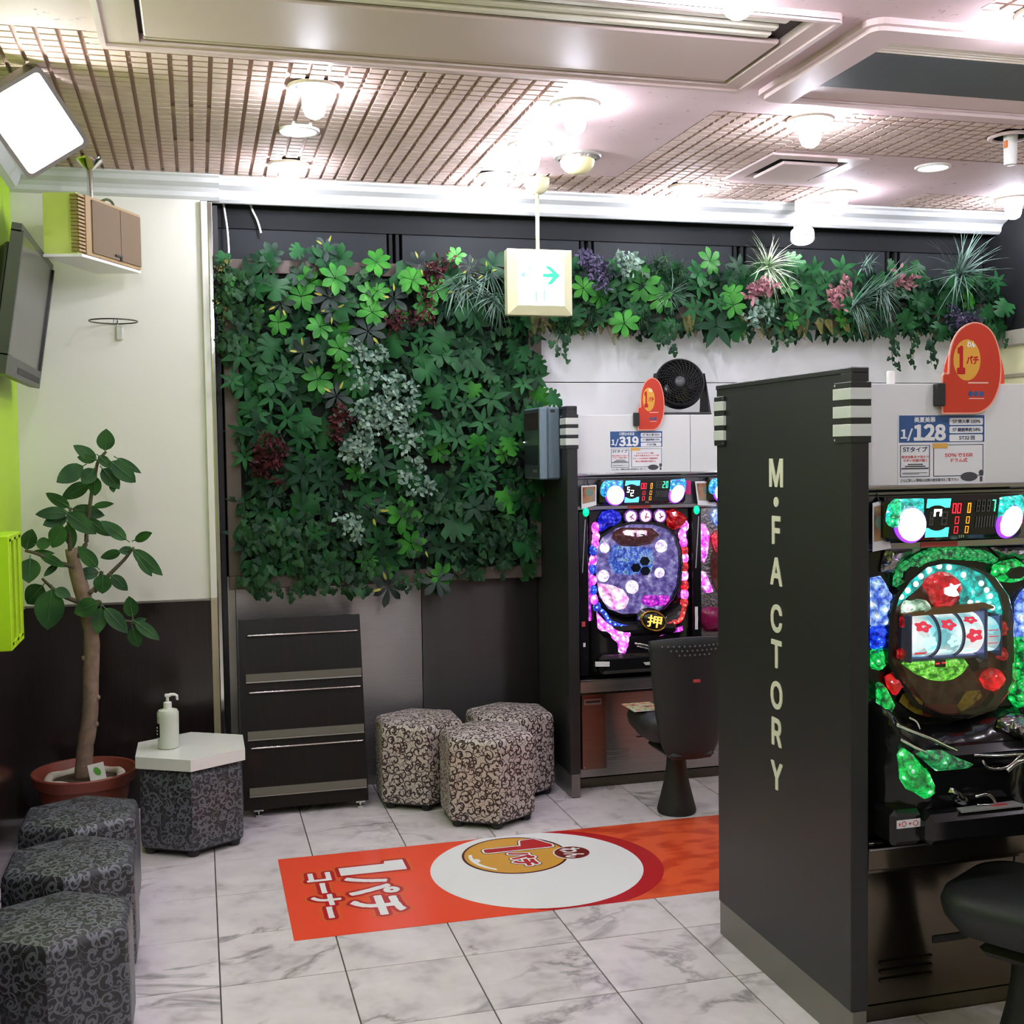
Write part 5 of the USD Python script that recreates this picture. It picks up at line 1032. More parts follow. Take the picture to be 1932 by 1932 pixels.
part(pb, 'body', rb(1.796, 1.926, 5.435, 5.52, .118, .512, .003), brushed('brown_reflection_steel', S(140, 112, 96), .3)); part(pb, 'slot_plate', rb(1.806, 1.90, 5.431, 5.437, .44, .475, .002), steel_cab); part(pb, 'slot', rb(1.818, 1.892, 5.429, 5.433, .452, .462, .001), black_matte)  # a brown reflection is put into the steel colour of the body
for x_ in (1.808, 1.914): part(pb, 'rivet', cyl((x_, 5.432, .13), (x_, 5.437, .13), .003, 8), chrome)
# ---- seven-segment figures
def seg(ch, x, z, w, h, th=None, sl=.12):
    th = th or h*.13; on = {'0': 'abcdef', '1': 'bc', '2': 'abged', '3': 'abgcd', '7': 'abc', '8': 'abcdefg', 'n': 'abf', 'p': 'fgab', '-': 'g', '6': 'acdefg', '5': 'afgcd', '9': 'abcdfg'}[ch]
    H = h/2; R_ = {'a': (0, h-th, w, h), 'd': (0, 0, w, th), 'g': (0, H-th/2, w, H+th/2), 'f': (0, H, th, h), 'e': (0, 0, th, H), 'b': (w-th, H, w, h), 'c': (w-th, 0, w, H)}
    s = unary_union([mbox(*R_[c]).buffer(-th*.10) for c in on]); s = affinity.affine_transform(s, [1, sl, 0, 1, 0, 0]); return affinity.translate(s, x, z)
seg_red = glow('digit_red', S(255, 40, 60), 1.3); seg_or = glow('digit_orange', S(255, 150, 40), 1.2); seg_green = glow('digit_green', S(70, 255, 170), 1.5); seg_white = glow('digit_white', (1, 1, 1), 1.6); seg_off = paint('digit_off', S(70, 72, 72), .3)
cyan_led = led('wing_cyan', S(0, 150, 140), S(20, 226, 214), (1, 1, 1), 60, 1.25, 1.0, hotw=.16); green_led = led('wing_green', S(0, 120, 70), S(20, 226, 150), (1, 1, 1), 70, 1.2, 4.0, hotw=.16)
blue_led = led('wing_blue', S(0, 90, 190), S(20, 190, 250), (1, 1, 1), 60, 1.3, 2.0, hotw=.2)
eye_white = glow('eye_lamp', (1.0, .97, 1.0), 3.0); eye_ring = glow('eye_ring', S(150, 60, 240), 1.2); lcd_cyan = glow('lcd_cyan', S(80, 236, 226), 1.0); lcd_blue = glow('lcd_blue', S(90, 200, 250), 1.1); label_print = paint('tiny_print', S(200, 196, 170), .4)
def counter(x0, x1, F, label, near, digit='7'):
    z0, z1 = 1.430, 1.552; w, h = x1-x0, z1-z0; y = F-.055
    t = thing('data_counter', label, 'data counter', (x0, F, z0))
    def fx(*p): return [(x0+a*w, z0+b*h) for a, b in p]
    part(t, 'housing', rb(x0, x1, y, F+.006, z0, z1, .012), black_gloss)
    LW = fx((.0, .62), (.02, .86), (.06, .97), (.262, .97), (.262, .42), (.22, .66), (.17, .74), (.12, .68), (.085, .5), (.08, .30), (.03, .34), (.0, .45))
    RW = fx((.80, .42), (.82, .95), (.985, .99), (1.0, .80), (.99, .50), (.965, .36), (.955, .62), (.92, .72), (.87, .62))
    part(t, 'wing_lamp', relief(LW, y+.002, .014, .009, 1, .002), (cyan_led if near else blue_led)); part(t, 'wing_lamp', relief(RW, y+.002, .014, .009, 2, .002), (cyan_led if near else blue_led))
    if near: part(t, 'wing_lamp', relief(fx((.0, .45), (.02, .86), (.06, .97), (.10, .97), (.085, .5), (.08, .30), (.03, .34)), y+.0005, .0175, .008, 3, .002), green_led, label='green end of the left wing lamp')
    for cx, a in ((.165, 14), (.885, -32)):
        e = ell(x0+cx*w, z0+.385*h, .044 if cx < .5 else .032, .046, 32, a)
        part(t, 'eye_ring', relief(Polygon(e.buffer(.006).exterior.coords), y, .013, .008, 4), eye_ring); part(t, 'eye_lamp', relief(Polygon(e.exterior.coords), y-.008, .012, .008, 5), eye_white)
    for bb in ((.275, .455, .74, .95), (.265, .44, .07, .29)):
        part(t, 'lcd_block', front(Polygon(fx((bb[0]+.01, bb[2]), (bb[1], bb[2]), (bb[1]+.008, bb[3]), (bb[0]+.018, bb[3]))), y, .001), lcd_cyan if near else lcd_blue)
    part(t, 'lcd_lens', front(ell(x0+.36*w, z0+.51*h, .095*w, .29*h), y-.0008, .0008), black_gloss)
    D = lambda ch, a, b, ww, hh, m, n='digit': part(t, n, front(seg(ch, x0+a*w, z0+b*h, ww*w, hh*h), y-.0018, .0008), m)
    if near: part(t, 'digit', front(seg('n', x0+.325*w, z0+.36*h, .062*w, .36*h, .0085), y-.0018, .0008), seg_white); D('8', .385, .34, .045, .32, seg_off); D('8', .30, .34, .03, .32, seg_off)
    else:
        part(t, 'digit', front(unary_union([seg('5', x0+.305*w, z0+.48*h, .028*w, .22*h, .003), seg('2', x0+.345*w, z0+.33*h, .032*w, .24*h, .003)]).buffer(.0012), y-.0018, .0008), seg_white)
    for a, b, s_ in ((.465, .60, .24), (.500, .60, .24), (.485, .36, .17), (.478, .14, .17)): D('0', a, b, .030, s_, seg_red)
    for a, b, s_ in ((.575, .60, .24), (.566, .36, .17), (.558, .14, .17)): D('0', a, b, .026, s_, seg_or)
    for k in range(4):
        last = (k == 3); ch = (digit if near else '0') if last else ('2' if (k == 2 and not near) else '8')
        D(ch, .640+.038*k, .62, .028, .28, seg_green if (last or (k == 2 and not near)) else seg_off)
    for k in range(8): part(t, 'bar_segment', front(affinity.affine_transform(mbox(0, 0, .010*w, .26*h), [1, .12, 0, 1, x0+(.635+.02*k)*w, z0+.26*h]), y-.0012, .0006), seg_off)
    part(t, 'small_print', front(unary_union([affinity.translate(glyphs('123', .06*h, 0, False), x0+.515*w, z0+.045*h)]), y-.001, .0006), label_print)
    return t
near_counter = counter(1.825, 2.270, 2.896, 'data counter with cyan and green wings above the green lit machine', True)
counter(1.885, 2.335, 5.435, 'data counter with blue wings above the purple lit machine', False)
counter(2.455, 2.905, 5.435, 'data counter mostly hidden behind the foreground end panel', False)
# ---- posters
def poster(x0, x1, z0, z1, F, label, title, ratio, boxes, reds, near):
    t = thing('machine_poster', label, 'poster', (x0, F, z0)); w, h = x1-x0, z1-z0; y = F-.0004
    def R(a, b, c, d): return mbox(x0+a*w, z0+c*h, x0+b*w, z0+d*h)
    def tx(s, a, b, c, d, bold=2): return fit(glyphs(s, .05, bold), x0+a*w, x0+b*w, z0+c*h, z0+d*h)
    part(t, 'sheet', front(R(0, 1, 0, 1), y, .0006), print_white)
    part(t, 'header', front(R(.012, .985, .60, .985), y-.0007, .0004), blue_print)
    part(t, 'title', front(tx(title, .18, .42 if near else .46, .885, .965), y-.0012, .0004), print_white)
    part(t, 'odds', front(unary_union([tx('1/', .03, .165, .625, .80, 3), tx(ratio, .175, .54, .622, .862, 5)]), y-.0012, .0004), print_white, label='white odds lettering')
    for k, s in enumerate(boxes):
        c = .845-.118*k; part(t, 'rate_box', front(rrect(x0+.58*w, x0+.965*w, z0+c*h, z0+(c+.10)*h, .004), y-.0012, .0004), print_white)
        part(t, 'rate_text', front(tx(s, .615 if k < 2 else .69, .935 if k < 2 else .87, c+.022, c+.080), y-.0017, .0004), print_navy)
    for a, b in ((.025, .36), (.40, .975)):
        part(t, 'text_box', front(R(a, b, .11, .565).difference(R(a+.008, b-.008, .12, .557)), y-.0007, .0004), print_navy)
    part(t, 'type_text', front(tx('STタイプ', .055, .33, .465, .54), y-.0007, .0004), print_navy)
    part(t, 'type_note', front(unary_union([tx('規定回数まで当たり', .04, .345, .375, .415, 1), tx('やすい状態が続く', .06, .33, .325, .365, 1)]), y-.0007, .0004), print_red)
    part(t, 'fine_print', front(unary_union([R(.11, .28, .280, .296), R(.08, .31, .252, .268), R(.04, .345, .220, .240), R(.05, .33, .165, .172), R(.05, .24, .148, .155)]), y-.0007, .0004), print_grey)
    part(t, 'orange_tab', front(R(.39, .56, .515, .585), y-.0012, .0004), print_orange)
    part(t, 'red_text', front(unary_union([tx(s, *bb) for s, bb in reds]), y-.0007, .0004), print_red)
    part(t, 'foot_text', front(tx('さらに詳しい情報は台間の遊技案内をご覧下さい', .03, .69, .038, .085, 1), y-.0007, .0004), print_grey)
    part(t, 'foot_bubble', front(ell(x0+.81*w, z0+.10*h, .098*w, .065*h), y-.0012, .0004), print_grey)
    part(t, 'foot_mark', front(unary_union([ell(x0+.95*w, z0+.155*h, .028*w, .04*h), R(.935, .965, .03, .10)]), y-.0012, .0004), print_grey)
    return t
poster(1.897, 2.182, 1.5815+.003, 1.782, 2.896, 'white and blue poster reading 1/128 on the foreground island', '美夏美華', '128', ('ST 突入率 100%', 'ST 継続率約 54%', 'ST32 回'), [('50%で16R', (.53, .85, .385, .44)), ('ドラム式', (.60, .79, .31, .37))], True)
poster(1.955, 2.236, 1.588, 1.790, 5.435, 'white and blue poster reading 1/319 on the far island', 'CR烈火の兵法', '319', ('ST 突入率 60%', 'ST 継続率約 69%', 'ST100 回転'), [('スローウェイダッシュ機能', (.50, .82, .43, .47)), ('大当りの約半分は２４００発', (.45, .92, .37, .41)), ('スロートは次回まで継続確定', (.42, .90, .30, .34)), ('最大の期待値を体感せよ', (.48, .86, .23, .27))], False)
# ---- oval signs
def oval_sign(x, z, F, label, s=1.0, bracket=True, narrow=1.0, yaw=0):
    t = thing('oval_sign', label, 'sign', (x, F, z), yaw)
    P = [(px_*narrow, pz) for px_, pz in ((0, 0), (0, .105), (.020, .112), (.022, .16), (.034, .205), (.060, .238), (.098, .255), (.135, .248), (.165, .222), (.184, .175), (.190, .125), (.184, .075), (.162, .030), (.126, .004), (.09, .0))]
    S_ = Polygon(smooth_path(P, 3)).buffer(0).union(Polygon(P)).buffer(0)
    pl = lambda sh, y, h: front(sh, y, h)
    part(t, 'plate', pl(S_, -.012, .004), red_gloss, local=True); part(t, 'edge', pl(S_.buffer(.002).difference(S_.buffer(-.002)), -.0118, .0044), paint('sign_edge', S(236, 160, 140), .4) if 'sign_edge' not in MATS else MATS['sign_edge'], local=True)
    co = ell(.078*narrow, .150, .044*narrow, .058); part(t, 'disc', pl(co, -.016, .0006), fs_gold, local=True)
    part(t, 'numeral', pl(unary_union([fit(glyphs('1', .05, 6), .045*narrow, .072*narrow, .110, .190), fit(glyphs('パチ', .03, 4), .076*narrow, .116*narrow, .138, .162)]), -.0166, .0006), fs_dark, local=True)
    part(t, 'badge', pl(fit(glyphs('わん', .02, 3), .078*narrow, .104*narrow, .186, .204), -.0166, .0006), fs_white, local=True)
    part(t, 'logo_dots', pl(unary_union([ell((.090+.009*k)*narrow, .055, .0075*narrow, .008) for k in (0, 2, 4)]), -.0163, .0005), blue_print, local=True)
    part(t, 'logo_bars', pl(unary_union([mbox(.085*narrow, .040, .135*narrow, .0425), mbox(.082*narrow, .084, .148*narrow, .088)]), -.0163, .0005), paint('sign_pale_print', S(240, 190, 176), .4) if 'sign_pale_print' not in MATS else MATS['sign_pale_print'], local=True)
    if bracket: part(t, 'bracket', rb(-.022, .004, -.026, .0, .020, .085, .003), black_matte, local=True)
    return t
oval_sign(2.030, 1.784, 2.896, 'large orange red oval sign in front of the foreground upper panel')
oval_sign(2.10, 1.793, 5.435, 'narrow orange red oval sign in front of the fan on the far island', narrow=.72)
oval_sign(3.24, 1.82, 5.62, 'orange red oval sign whose top peeks over the foreground end panel', bracket=False, narrow=.95)
bs = thing('oval_sign', 'second orange red sign standing behind the large one at the right edge', 'sign', (2.22, 3.25, 1.866)); part(bs, 'plate', front(ell(2.44, 1.90, .115, .16).intersection(mbox(2.2, 1.868, 2.6, 2.1)), 3.30, .004), red_gloss)
cp = thing('sensor_capsule', 'small white capsule standing on the foreground island top', 'capsule', (1.93, 3.2, 1.866))
part(cp, 'body', xf(lathe([(0, 0), (.012, 0), (.012, .04), (.010, .044), (0, .044)], 16), None, (1.935, 2.99, 1.866)), white_gloss, 40)
# ---- fan on the far island
fn = thing('fan', 'black air circulator fan standing on top of the far island', 'fan', (2.40, 5.62, 1.866))
fc_ = np.array([2.405, 5.62, 2.035]); nf = np.array([-.30, -.93, .22]); nf /= np.linalg.norm(nf); fa = np.cross([0, 0, 1], nf); fa /= np.linalg.norm(fa); fb_ = np.cross(nf, fa)
def fpz(m): return place(m, fc_, fa, fb_)
part(fn, 'shroud', fpz(lathe([(.122, -.05), (.128, -.04), (.128, .012), (.122, .022), (.116, .022), (.116, -.04), (.06, -.10), (.0, -.11)], 44)), black_matte, 40)
part(fn, 'ring', fpz(lathe([(.114, .018), (.117, .026), (.121, .026), (.123, .018)], 44)), black_gloss, 40)
for k in range(5): part(fn, 'blade', fpz(xf(leaf(.10, .085, 'ovate', .3, .1, 5), rotm((0, 0, 1), 72*k) @ rotm((1, 0, 0), 28), (0, 0, -.02))), black_gloss, True)
gr = [fpz(tube(np.array([(r*math.cos(t), r*math.sin(t), .022+.012*(1-(r/.116)**2)) for t in np.linspace(0, 2*np.pi, 33)]), .0013, 4)) for r in np.linspace(.03, .112, 8)]
sp_ = [fpz(tube(np.array([(r*math.cos(t+r*6), r*math.sin(t+r*6), .024+.012*(1-(r/.116)**2)) for r in np.linspace(.024, .116, 6)]), .0014, 4)) for t in np.linspace(0, 2*np.pi, 30, endpoint=False)]
part(fn, 'guard', cat(gr+sp_), black_matte); part(fn, 'hub', fpz(lathe([(0, .042), (.02, .041), (.026, .036), (.027, .028), (0, .028)], 24)), paint('hub_grey', S(60, 62, 62), .3), 40)
for s in (-1, 1): part(fn, 'yoke', trimesh.convex.convex_hull(np.array([fc_+np.array([s*.131, dy, dz]) for dy in (-.025, .025) for dz in (0, .05)]+[np.array([2.405+s*.138, 5.62+dy, 1.874]) for dy in (-.06, .06)]+[fc_+np.array([s*.143, dy, .0]) for dy in (-.02, .02)]+[np.array([2.405+s*.150, 5.62+dy, 1.874]) for dy in (-.06, .06)])), black_matte)
part(fn, 'foot', rb(2.255, 2.555, 5.55, 5.70, 1.867, 1.884, .006), black_matte)
# ---- dispenser box on the far column's side
dp = thing('wall_dispenser', 'blue grey dispenser box with dark windows on the side of the far black column', 'dispenser', (1.66, 5.62, 1.556))
blue_grey = paint('dispenser_grey', S(92, 108, 120), .3); dk = paint('dispenser_dark', S(56, 64, 66), .3)
part(dp, 'shell', rb(1.652, 1.7185, 5.482, 5.762, 1.557, 1.909, .008), blue_grey); part(dp, 'door', rb(1.612, 1.652, 5.478, 5.765, 1.557, 1.909, .006), paint('dispenser_front', S(112, 130, 144), .28))
part(dp, 'side_panel', bx(1.6105, 1.613, 5.49, 5.755, 1.565, 1.90), dk)
for a, b, m in ((1.80, 1.885, paint('window_maroon', S(38, 20, 24), .5)), (1.63, 1.725, paint('window_navy', S(18, 22, 34), .5))): part(dp, 'window', rb(1.609, 1.6115, 5.50, 5.745, a, b, .001), m)
part(dp, 'latch', bx(1.668, 1.69, 5.479, 5.483, 1.885, 1.897), black_matte); part(dp, 'indicator', ball((1.609, 5.752, 1.742), .004, 1), eye_white); part(dp, 'sticker', bx(1.6088, 1.6105, 5.53, 5.60, 1.59, 1.605), kick_grey)
# ---- hanging photo cards and the pink cards
photo_m = mat('photo_print', {'g': ('texture_coordinate', {}), 'n': ('noise_texture', {'scale': 14.0, 'detail': 4.0}), 'r': ('rgb_ramp', {'ramp': [(.3, S(110, 66, 46)), (.5, S(176, 132, 96)), (.62, S(150, 140, 128)), (.75, S(92, 92, 84))]}), 'p': ('principled_bsdf', {'roughness': .3})}, [('g.object', 'n.vector'), ('n.fac', 'r.fac'), ('r.color', 'p.base_color')])
photo_g = paint('photo_green', S(110, 134, 122), .3)
def photo_card(c, F, label):
    t = thing('photo_card', label, 'photo card', (c[0][0], F, c[-1][1])); P = Polygon(c); y = F-.028
    part(t, 'card', front(P, y, .0008), print_white); cx, cz = P.centroid.x, P.centroid.y
    part(t, 'picture', front(affinity.translate(affinity.scale(P, .86, .72), 0, .008), y-.001, .0004), photo_m); part(t, 'figure', front(ell(cx+.004, cz+.018, .018, .020), y-.0015, .0004), photo_g)
    part(t, 'clip', tube([(cx, F-.012, max(q[1] for q in c)+.022), (cx-.005, F-.024, max(q[1] for q in c)+.012), (cx, F-.028, max(q[1] for q in c)-.004)], .003, 6), black_matte)
photo_card(NEAR['photo'], 2.896, 'picture card hanging at the left of the foreground machine'); photo_card(FAR['photo'], 5.435, 'picture card hanging beside the far black column'); photo_card(FAR['photo2'], 5.435, 'tilted picture card hanging right of the purple lit machine')
pinkm = paint('pink_card', S(226, 40, 130), .4)
for c, F, l in ((NEAR['pink'], 2.896, 'magenta card at the right edge beside the foreground data counter'), (FAR['pinkcard'], 5.435, 'magenta card right of the far data counter')):
    t = thing('magenta_card', l, 'card', (c[0][0], F, c[-1][1])); part(t, 'card', front(Polygon(c), F-.0165, .001), pinkm)
# ================================================================ lit machines
chrome_dk = paint('dark_chrome', S(150, 148, 150), .15, metal=1.0)
crinkle = mat('crinkled_silver', {'g': ('texture_coordinate', {}), 'n': ('noise_texture', {'scale': 70.0, 'detail': 3.0}), 'b': ('bump', {'strength': .9, 'distance': .006}), 'p': ('principled_bsdf', {'base_color': S(176, 170, 176), 'metallic': 1.0, 'roughness': .22})}, [('g.object', 'n.vector'), ('n.fac', 'b.height'), ('b.normal', 'p.normal')])
G_LED = led('green_lamps', S(4, 70, 30), S(14, 205, 84), S(205, 255, 225), 55, 1.05, 0.0, hotw=.14)
G_DIM = led('green_crinkle', S(10, 70, 36), S(40, 190, 96), S(190, 255, 210), 90, .75, 2.0, hotw=.10)
C_LED = led('cyan_lamps', S(0, 120, 116), S(18, 206, 198), S(170, 255, 248), 34, 1.2, 3.0, hotw=.18)
LIME = led('lime_lamps', S(50, 140, 30), S(128, 226, 72), S(220, 255, 190), 60, 1.0, 5.0, hotw=.12)
WB_LED = led('ice_lamps', S(60, 90, 200), S(150, 190, 250), (1, 1, 1), 45, 1.2, 6.0, hotw=.3)
PK_LED = led('pink_lamps', S(190, 40, 200), S(244, 130, 238), (1, .97, 1), 44, 1.9, 7.0, hotw=.34)
MG_LED = led('magenta_lamps', S(110, 0, 170), S(226, 50, 224), S(255, 190, 255), 60, 1.15, 8.0, hotw=.2)
BL_LED = led('blue_lamps', S(0, 20, 150), S(20, 70, 240), S(140, 220, 255), 70, 1.2, 9.0, hotw=.2)
RD_LED = led('red_lamps', S(120, 0, 10), S(240, 22, 40), S(255, 150, 130), 60, 1.1, 10.0, hotw=.16)
PW_LED = led('pinkwhite_lamps', S(220, 120, 200), S(252, 214, 240), (1, 1, 1), 26, 1.5, 11.0, hotw=.45)
red_lamp = led('red_lamp', S(170, 0, 14), S(240, 12, 34), S(255, 96, 90), 22, 1.05, 2.0, hotw=.12); dot_white = glow('dot_white', S(205, 255, 250), 2.4); dot_green = glow('dot_green', S(130, 255, 190), 2.2); drum_white = glow('drum_white', (.93, .99, 1.0), 1.5)
flower_red = led('flower_red', S(110, 6, 16), S(200, 20, 34), S(236, 70, 66), 26, .9, 1.0, (.3, .01, .02), .1); white_lamp = glow('white_lamp', (1, .99, 1), 2.6); drum_red = glow('drum_print', S(214, 44, 72), .9); drum_teal = glow('drum_print_teal', S(190, 246, 240), 1.1)
gem_blue = mat('gem_blue', {'g': ('texture_coordinate', {}), 'n': ('noise_texture', {'scale': 55.0, 'detail': 2.0}), 'r': ('rgb_ramp', {'ramp': [(.35, S(8, 10, 110)), (.55, S(30, 40, 220)), (.72, S(120, 130, 255))]}), 'p': ('principled_bsdf', {'base_color': S(20, 20, 120), 'roughness': .1, 'emission_strength': .7})}, [('g.object', 'n.vector'), ('n.fac', 'r.fac'), ('r.color', 'p.emission_color')])
gem_red = mat('gem_red', {'g': ('texture_coordinate', {}), 'n': ('noise_texture', {'scale': 55.0, 'detail': 2.0}), 'r': ('rgb_ramp', {'ramp': [(.35, S(70, 0, 8)), (.55, S(176, 10, 24)), (.75, S(250, 110, 90))]}), 'p': ('principled_bsdf', {'base_color': S(120, 10, 20), 'roughness': .1, 'emission_strength': .6})}, [('g.object', 'n.vector'), ('n.fac', 'r.fac'), ('r.color', 'p.emission_color')])
field_red = mat('field_print', {'g': ('texture_coordinate', {}), 'n': ('noise_texture', {'scale': 24.0, 'detail': 4.0}), 'r': ('rgb_ramp', {'ramp': [(.35, S(46, 30, 28)), (.5, S(92, 40, 36)), (.62, S(88, 76, 62)), (.75, S(120, 60, 40))]}), 'p': ('principled_bsdf', {'roughness': .2})}, [('g.object', 'n.vector'), ('n.fac', 'r.fac'), ('r.color', 'p.base_color')])
field_yel = mat('field_yellow', {'g': ('texture_coordinate', {}), 'n': ('noise_texture', {'scale': 36.0, 'detail': 3.0}), 'r': ('rgb_ramp', {'ramp': [(.4, S(150, 120, 30)), (.55, S(176, 150, 44)), (.66, S(112, 66, 32))]}), 'p': ('principled_bsdf', {'roughness': .2})}, [('g.object', 'n.vector'), ('n.fac', 'r.fac'), ('r.color', 'p.base_color')])
art_blue = mat('picture_blue', {'g': ('texture_coordinate', {}), 'n': ('noise_texture', {'scale': 42.0, 'detail': 6.0, 'roughness': .7}), 'r': ('rgb_ramp', {'ramp': [(.34, S(12, 14, 60)), (.44, S(40, 70, 190)), (.52, S(70, 130, 230)), (.57, S(190, 214, 246)), (.61, S(30, 130, 110)), (.68, S(60, 40, 120)), (.76, S(214, 200, 110))]}), 'p': ('principled_bsdf', {'base_color': (.05, .05, .1), 'roughness': .2, 'emission_strength': .8})}, [('g.object', 'n.vector'), ('n.fac', 'r.fac'), ('r.color', 'p.emission_color')])
art_haze = mat('picture_haze', {'g': ('texture_coordinate', {}), 'n': ('noise_texture', {'scale': 26.0, 'detail': 6.0, 'roughness': .65}), 'r': ('rgb_ramp', {'ramp': [(.3, S(30, 18, 52)), (.46, S(96, 80, 160)), (.58, S(150, 140, 206)), (.7, S(236, 230, 252))]}), 'p': ('principled_bsdf', {'base_color': (.05, .05, .08), 'roughness': .15, 'emission_strength': .75})}, [('g.object', 'n.vector'), ('n.fac', 'r.fac'), ('r.color', 'p.emission_color')])
clear = mat('clear_pane', {'t': ('transparent_bsdf', {'color': (.97, .97, .97)}), 'g': ('glossy_bsdf', {'color': (1, 1, 1), 'roughness': .04}), 'f': ('fresnel', {'IOR': 1.35}), 'x': ('mix_closure', {})}, [('f.fac', 'x.fac'), ('t.BSDF', 'x.closure1'), ('g.BSDF', 'x.closure2')], 'x.closure')
gold = paint('gold_rim', S(206, 160, 70), .25, metal=1.0); gold_print = glow('gold_print', S(236, 206, 96), .8)
def ring_of(p, d=.006): 
    P = Polygon(p).buffer(0); return P.buffer(d).difference(P.buffer(-d*.2))
def wires(t, nm, pts, y, r=.004, m=chrome):
    part(t, nm, tube(smooth_path([(x, y, z) for x, z in pts], 3), r, 8), m, True)
def dots(t, pts, y, r, m): 
    for x, z in pts: part(t, 'lamp_dot', ball((x, y, z), r, 1, (1, .6, 1)), m, True)
# ---- the green machine of the foreground island
N = NEAR; F = 2.896
gm = thing('game_machine', 'green lit drum game machine with a red flower dome on the foreground island', 'game machine', (2.03, F, .58))
part(gm, 'cabinet', rb(1.795, 2.318, F+.004, F+.03, .585, 1.402, .003), black_gloss)
part(gm, 'play_field', front(Polygon(N['field']), F+.002, .006), field_red, label='dark red playing field')
part(gm, 'silver_trim', relief(N['silver_top'], F, .020, .012, 1, .006), crinkle); part(gm, 'silver_trim', relief(N['silver_top2'], F, .020, .012, 2, .006), crinkle)
part(gm, 'top_arch', relief(N['green_arch'], F-.004, .028, .010, 3, .005), G_DIM, label='green crinkled arch lamp')
ringp = Polygon(N['ring_right']); hr, hl = Polygon(N['hole_r']), Polygon(N['hole_l'])
part(gm, 'speaker_ring', relief(ringp, F-.004, .026, .010, 4, .005), G_LED); part(gm, 'speaker_hole', front(hr, F-.034, .010), black_gloss); part(gm, 'speaker_hole', front(hl, F-.030, .014), black_gloss)
part(gm, 'inner_arch', front(Polygon(N['cyan_arch']).buffer(0), F-.010, .012), C_LED, label='cyan lit inner arch')
dots(gm, N['cyan_dots'], F-.024, .0085, dot_white)
fl_ = part(gm, 'flower_dome', relief(N['flower'], F-.018, .040, .012, 7, .003), flower_red, 40, label='red flower shaped dome')
part(fl_, 'emblem', front(Polygon(N['emblem']), F-.062, .004), white_lamp)
part(gm, 'temple_lamp', relief(N['temple'], F-.016, .020, .009, 8, .004), led('temple_glow', S(110, 150, 120), S(214, 246, 220), (1, 1, 1), 30, 1.05, 3.0, hotw=.3))
part(gm, 'ledge', front(Polygon(N['ledge']).buffer(.004), F-.012, .028), paint('ledge_wood', S(128, 92, 52), .4))
zc_, rd = 1.158, .060
drum_cloth = led('drum_face', S(130, 216, 226), S(236, 252, 252), (1, 1, 1), 9, 1.15, 3.0, hotw=.5)
def drum(xa, xb, r, zc, nm='drum'):
    q = xf(lathe([(0, 0), (r*.96, 0), (r, .004), (r, xb-xa-.004), (r*.96, xb-xa), (0, xb-xa)], 40), np.array([[0, 0, 1], [1, 0, 0], [0, 1, 0.]]), (xa, F-.004, zc)); return part(gm, nm, q, drum_cloth, 40)
def bloom(d, cx, ca, rx, ra, r, zc, m, seed):
    sh = Polygon([(cx+rx*(.86+.15*math.cos(5*t+seed))*math.cos(t), ca+ra*(.86+.15*math.cos(5*t+seed))*math.sin(t)) for t in np.linspace(0, 2*np.pi, 40, endpoint=False)]).difference(ell(cx+rx*.1, ca, rx*.26, ra*.2))
    sh = unary_union([sh, ell(cx+rx*.2, ca-ra*.1, rx*.1, ra*.1)])
    for g in getattr(sh, 'geoms', [sh]):
        if g.area < 1e-9: continue
        P = ext(g, .001); P = T3(P.vertices, P.faces, process=False).subdivide() if g.area > .002 else P; v = np.array(P.vertices); rr = r+.0006+v[:, 2]*.3
        part(d, 'print', T3(np.stack([v[:, 0], F-.004-rr*np.cos(v[:, 1]), zc+rr*np.sin(v[:, 1])], 1), P.faces, process=False), m)
def on_drum(d, xs, a0, a1, r, zc, m, seed):
    if a1-a0 > .3: return bloom(d, (xs[0]+xs[1])/2, (a0+a1)/2, (xs[1]-xs[0])/2, (a1-a0)/2, r, zc, m, seed)
    P = relief(Polygon([(xs[0], a0), ((xs[0]*.6+xs[1]*.4), a0+(a1-a0)*.1), (xs[1], a0+.1*(a1-a0)), (xs[1]*.9+xs[0]*.1, a0+.5*(a1-a0)), (xs[1], a1), ((xs[0]+xs[1])/2, a1*.9+a0*.1), (xs[0], a1), (xs[0]*.85+xs[1]*.15, (a0+a1)/2)]), 0, .001, .01, seed, 0, .0005, False)
    v = np.array(P.vertices); a = v[:, 2]; rr = r+.0005-v[:, 1]*.2
    part(d, 'print', T3(np.stack([v[:, 0], F-.004-rr*np.cos(a), zc+rr*np.sin(a)], 1), P.faces, process=False), m)
for k, (a, b) in enumerate(((1.908, 1.987), (1.994, 2.065), (2.072, 2.137))):
    d = drum(a, b, rd, zc_); w = b-a
    on_drum(d, (a+.08*w, a+.80*w), *(((.25, .85), (.28, .9), (.55, 1.0))[k]), rd, zc_, drum_red, k)
    if k == 2: on_drum(d, (a+.04*w, a+.92*w), -.34, .34, rd, zc_, drum_red, 9)
    else: on_drum(d, (a+.30*w, a+.97*w), -.55, .10, rd, zc_, drum_teal, 8+k)
    on_drum(d, (a+.15*w, a+.7*w), -.95, -.75, rd, zc_, drum_red if k == 0 else drum_teal, 4+k)
for a in (1.9875, 2.0655): part(gm, 'drum_divider', xf(lathe([(0, 0), (rd+.004, 0), (rd+.004, .006), (0, .006)], 40), np.array([[0, 0, 1], [1, 0, 0], [0, 1, 0.]]), (a, F-.004, zc_)), paint('divider_blue', S(60, 66, 110), .3) if 'divider_blue' not in MATS else MATS['divider_blue'], 40)
ds = drum(2.150, 2.198, .050, 1.150, 'small_drum')
for k, s in enumerate((.35, 0, -.4)): on_drum(ds, (2.155, 2.193), s-.03, s+.03, .050, 1.150, drum_red, 20+k)
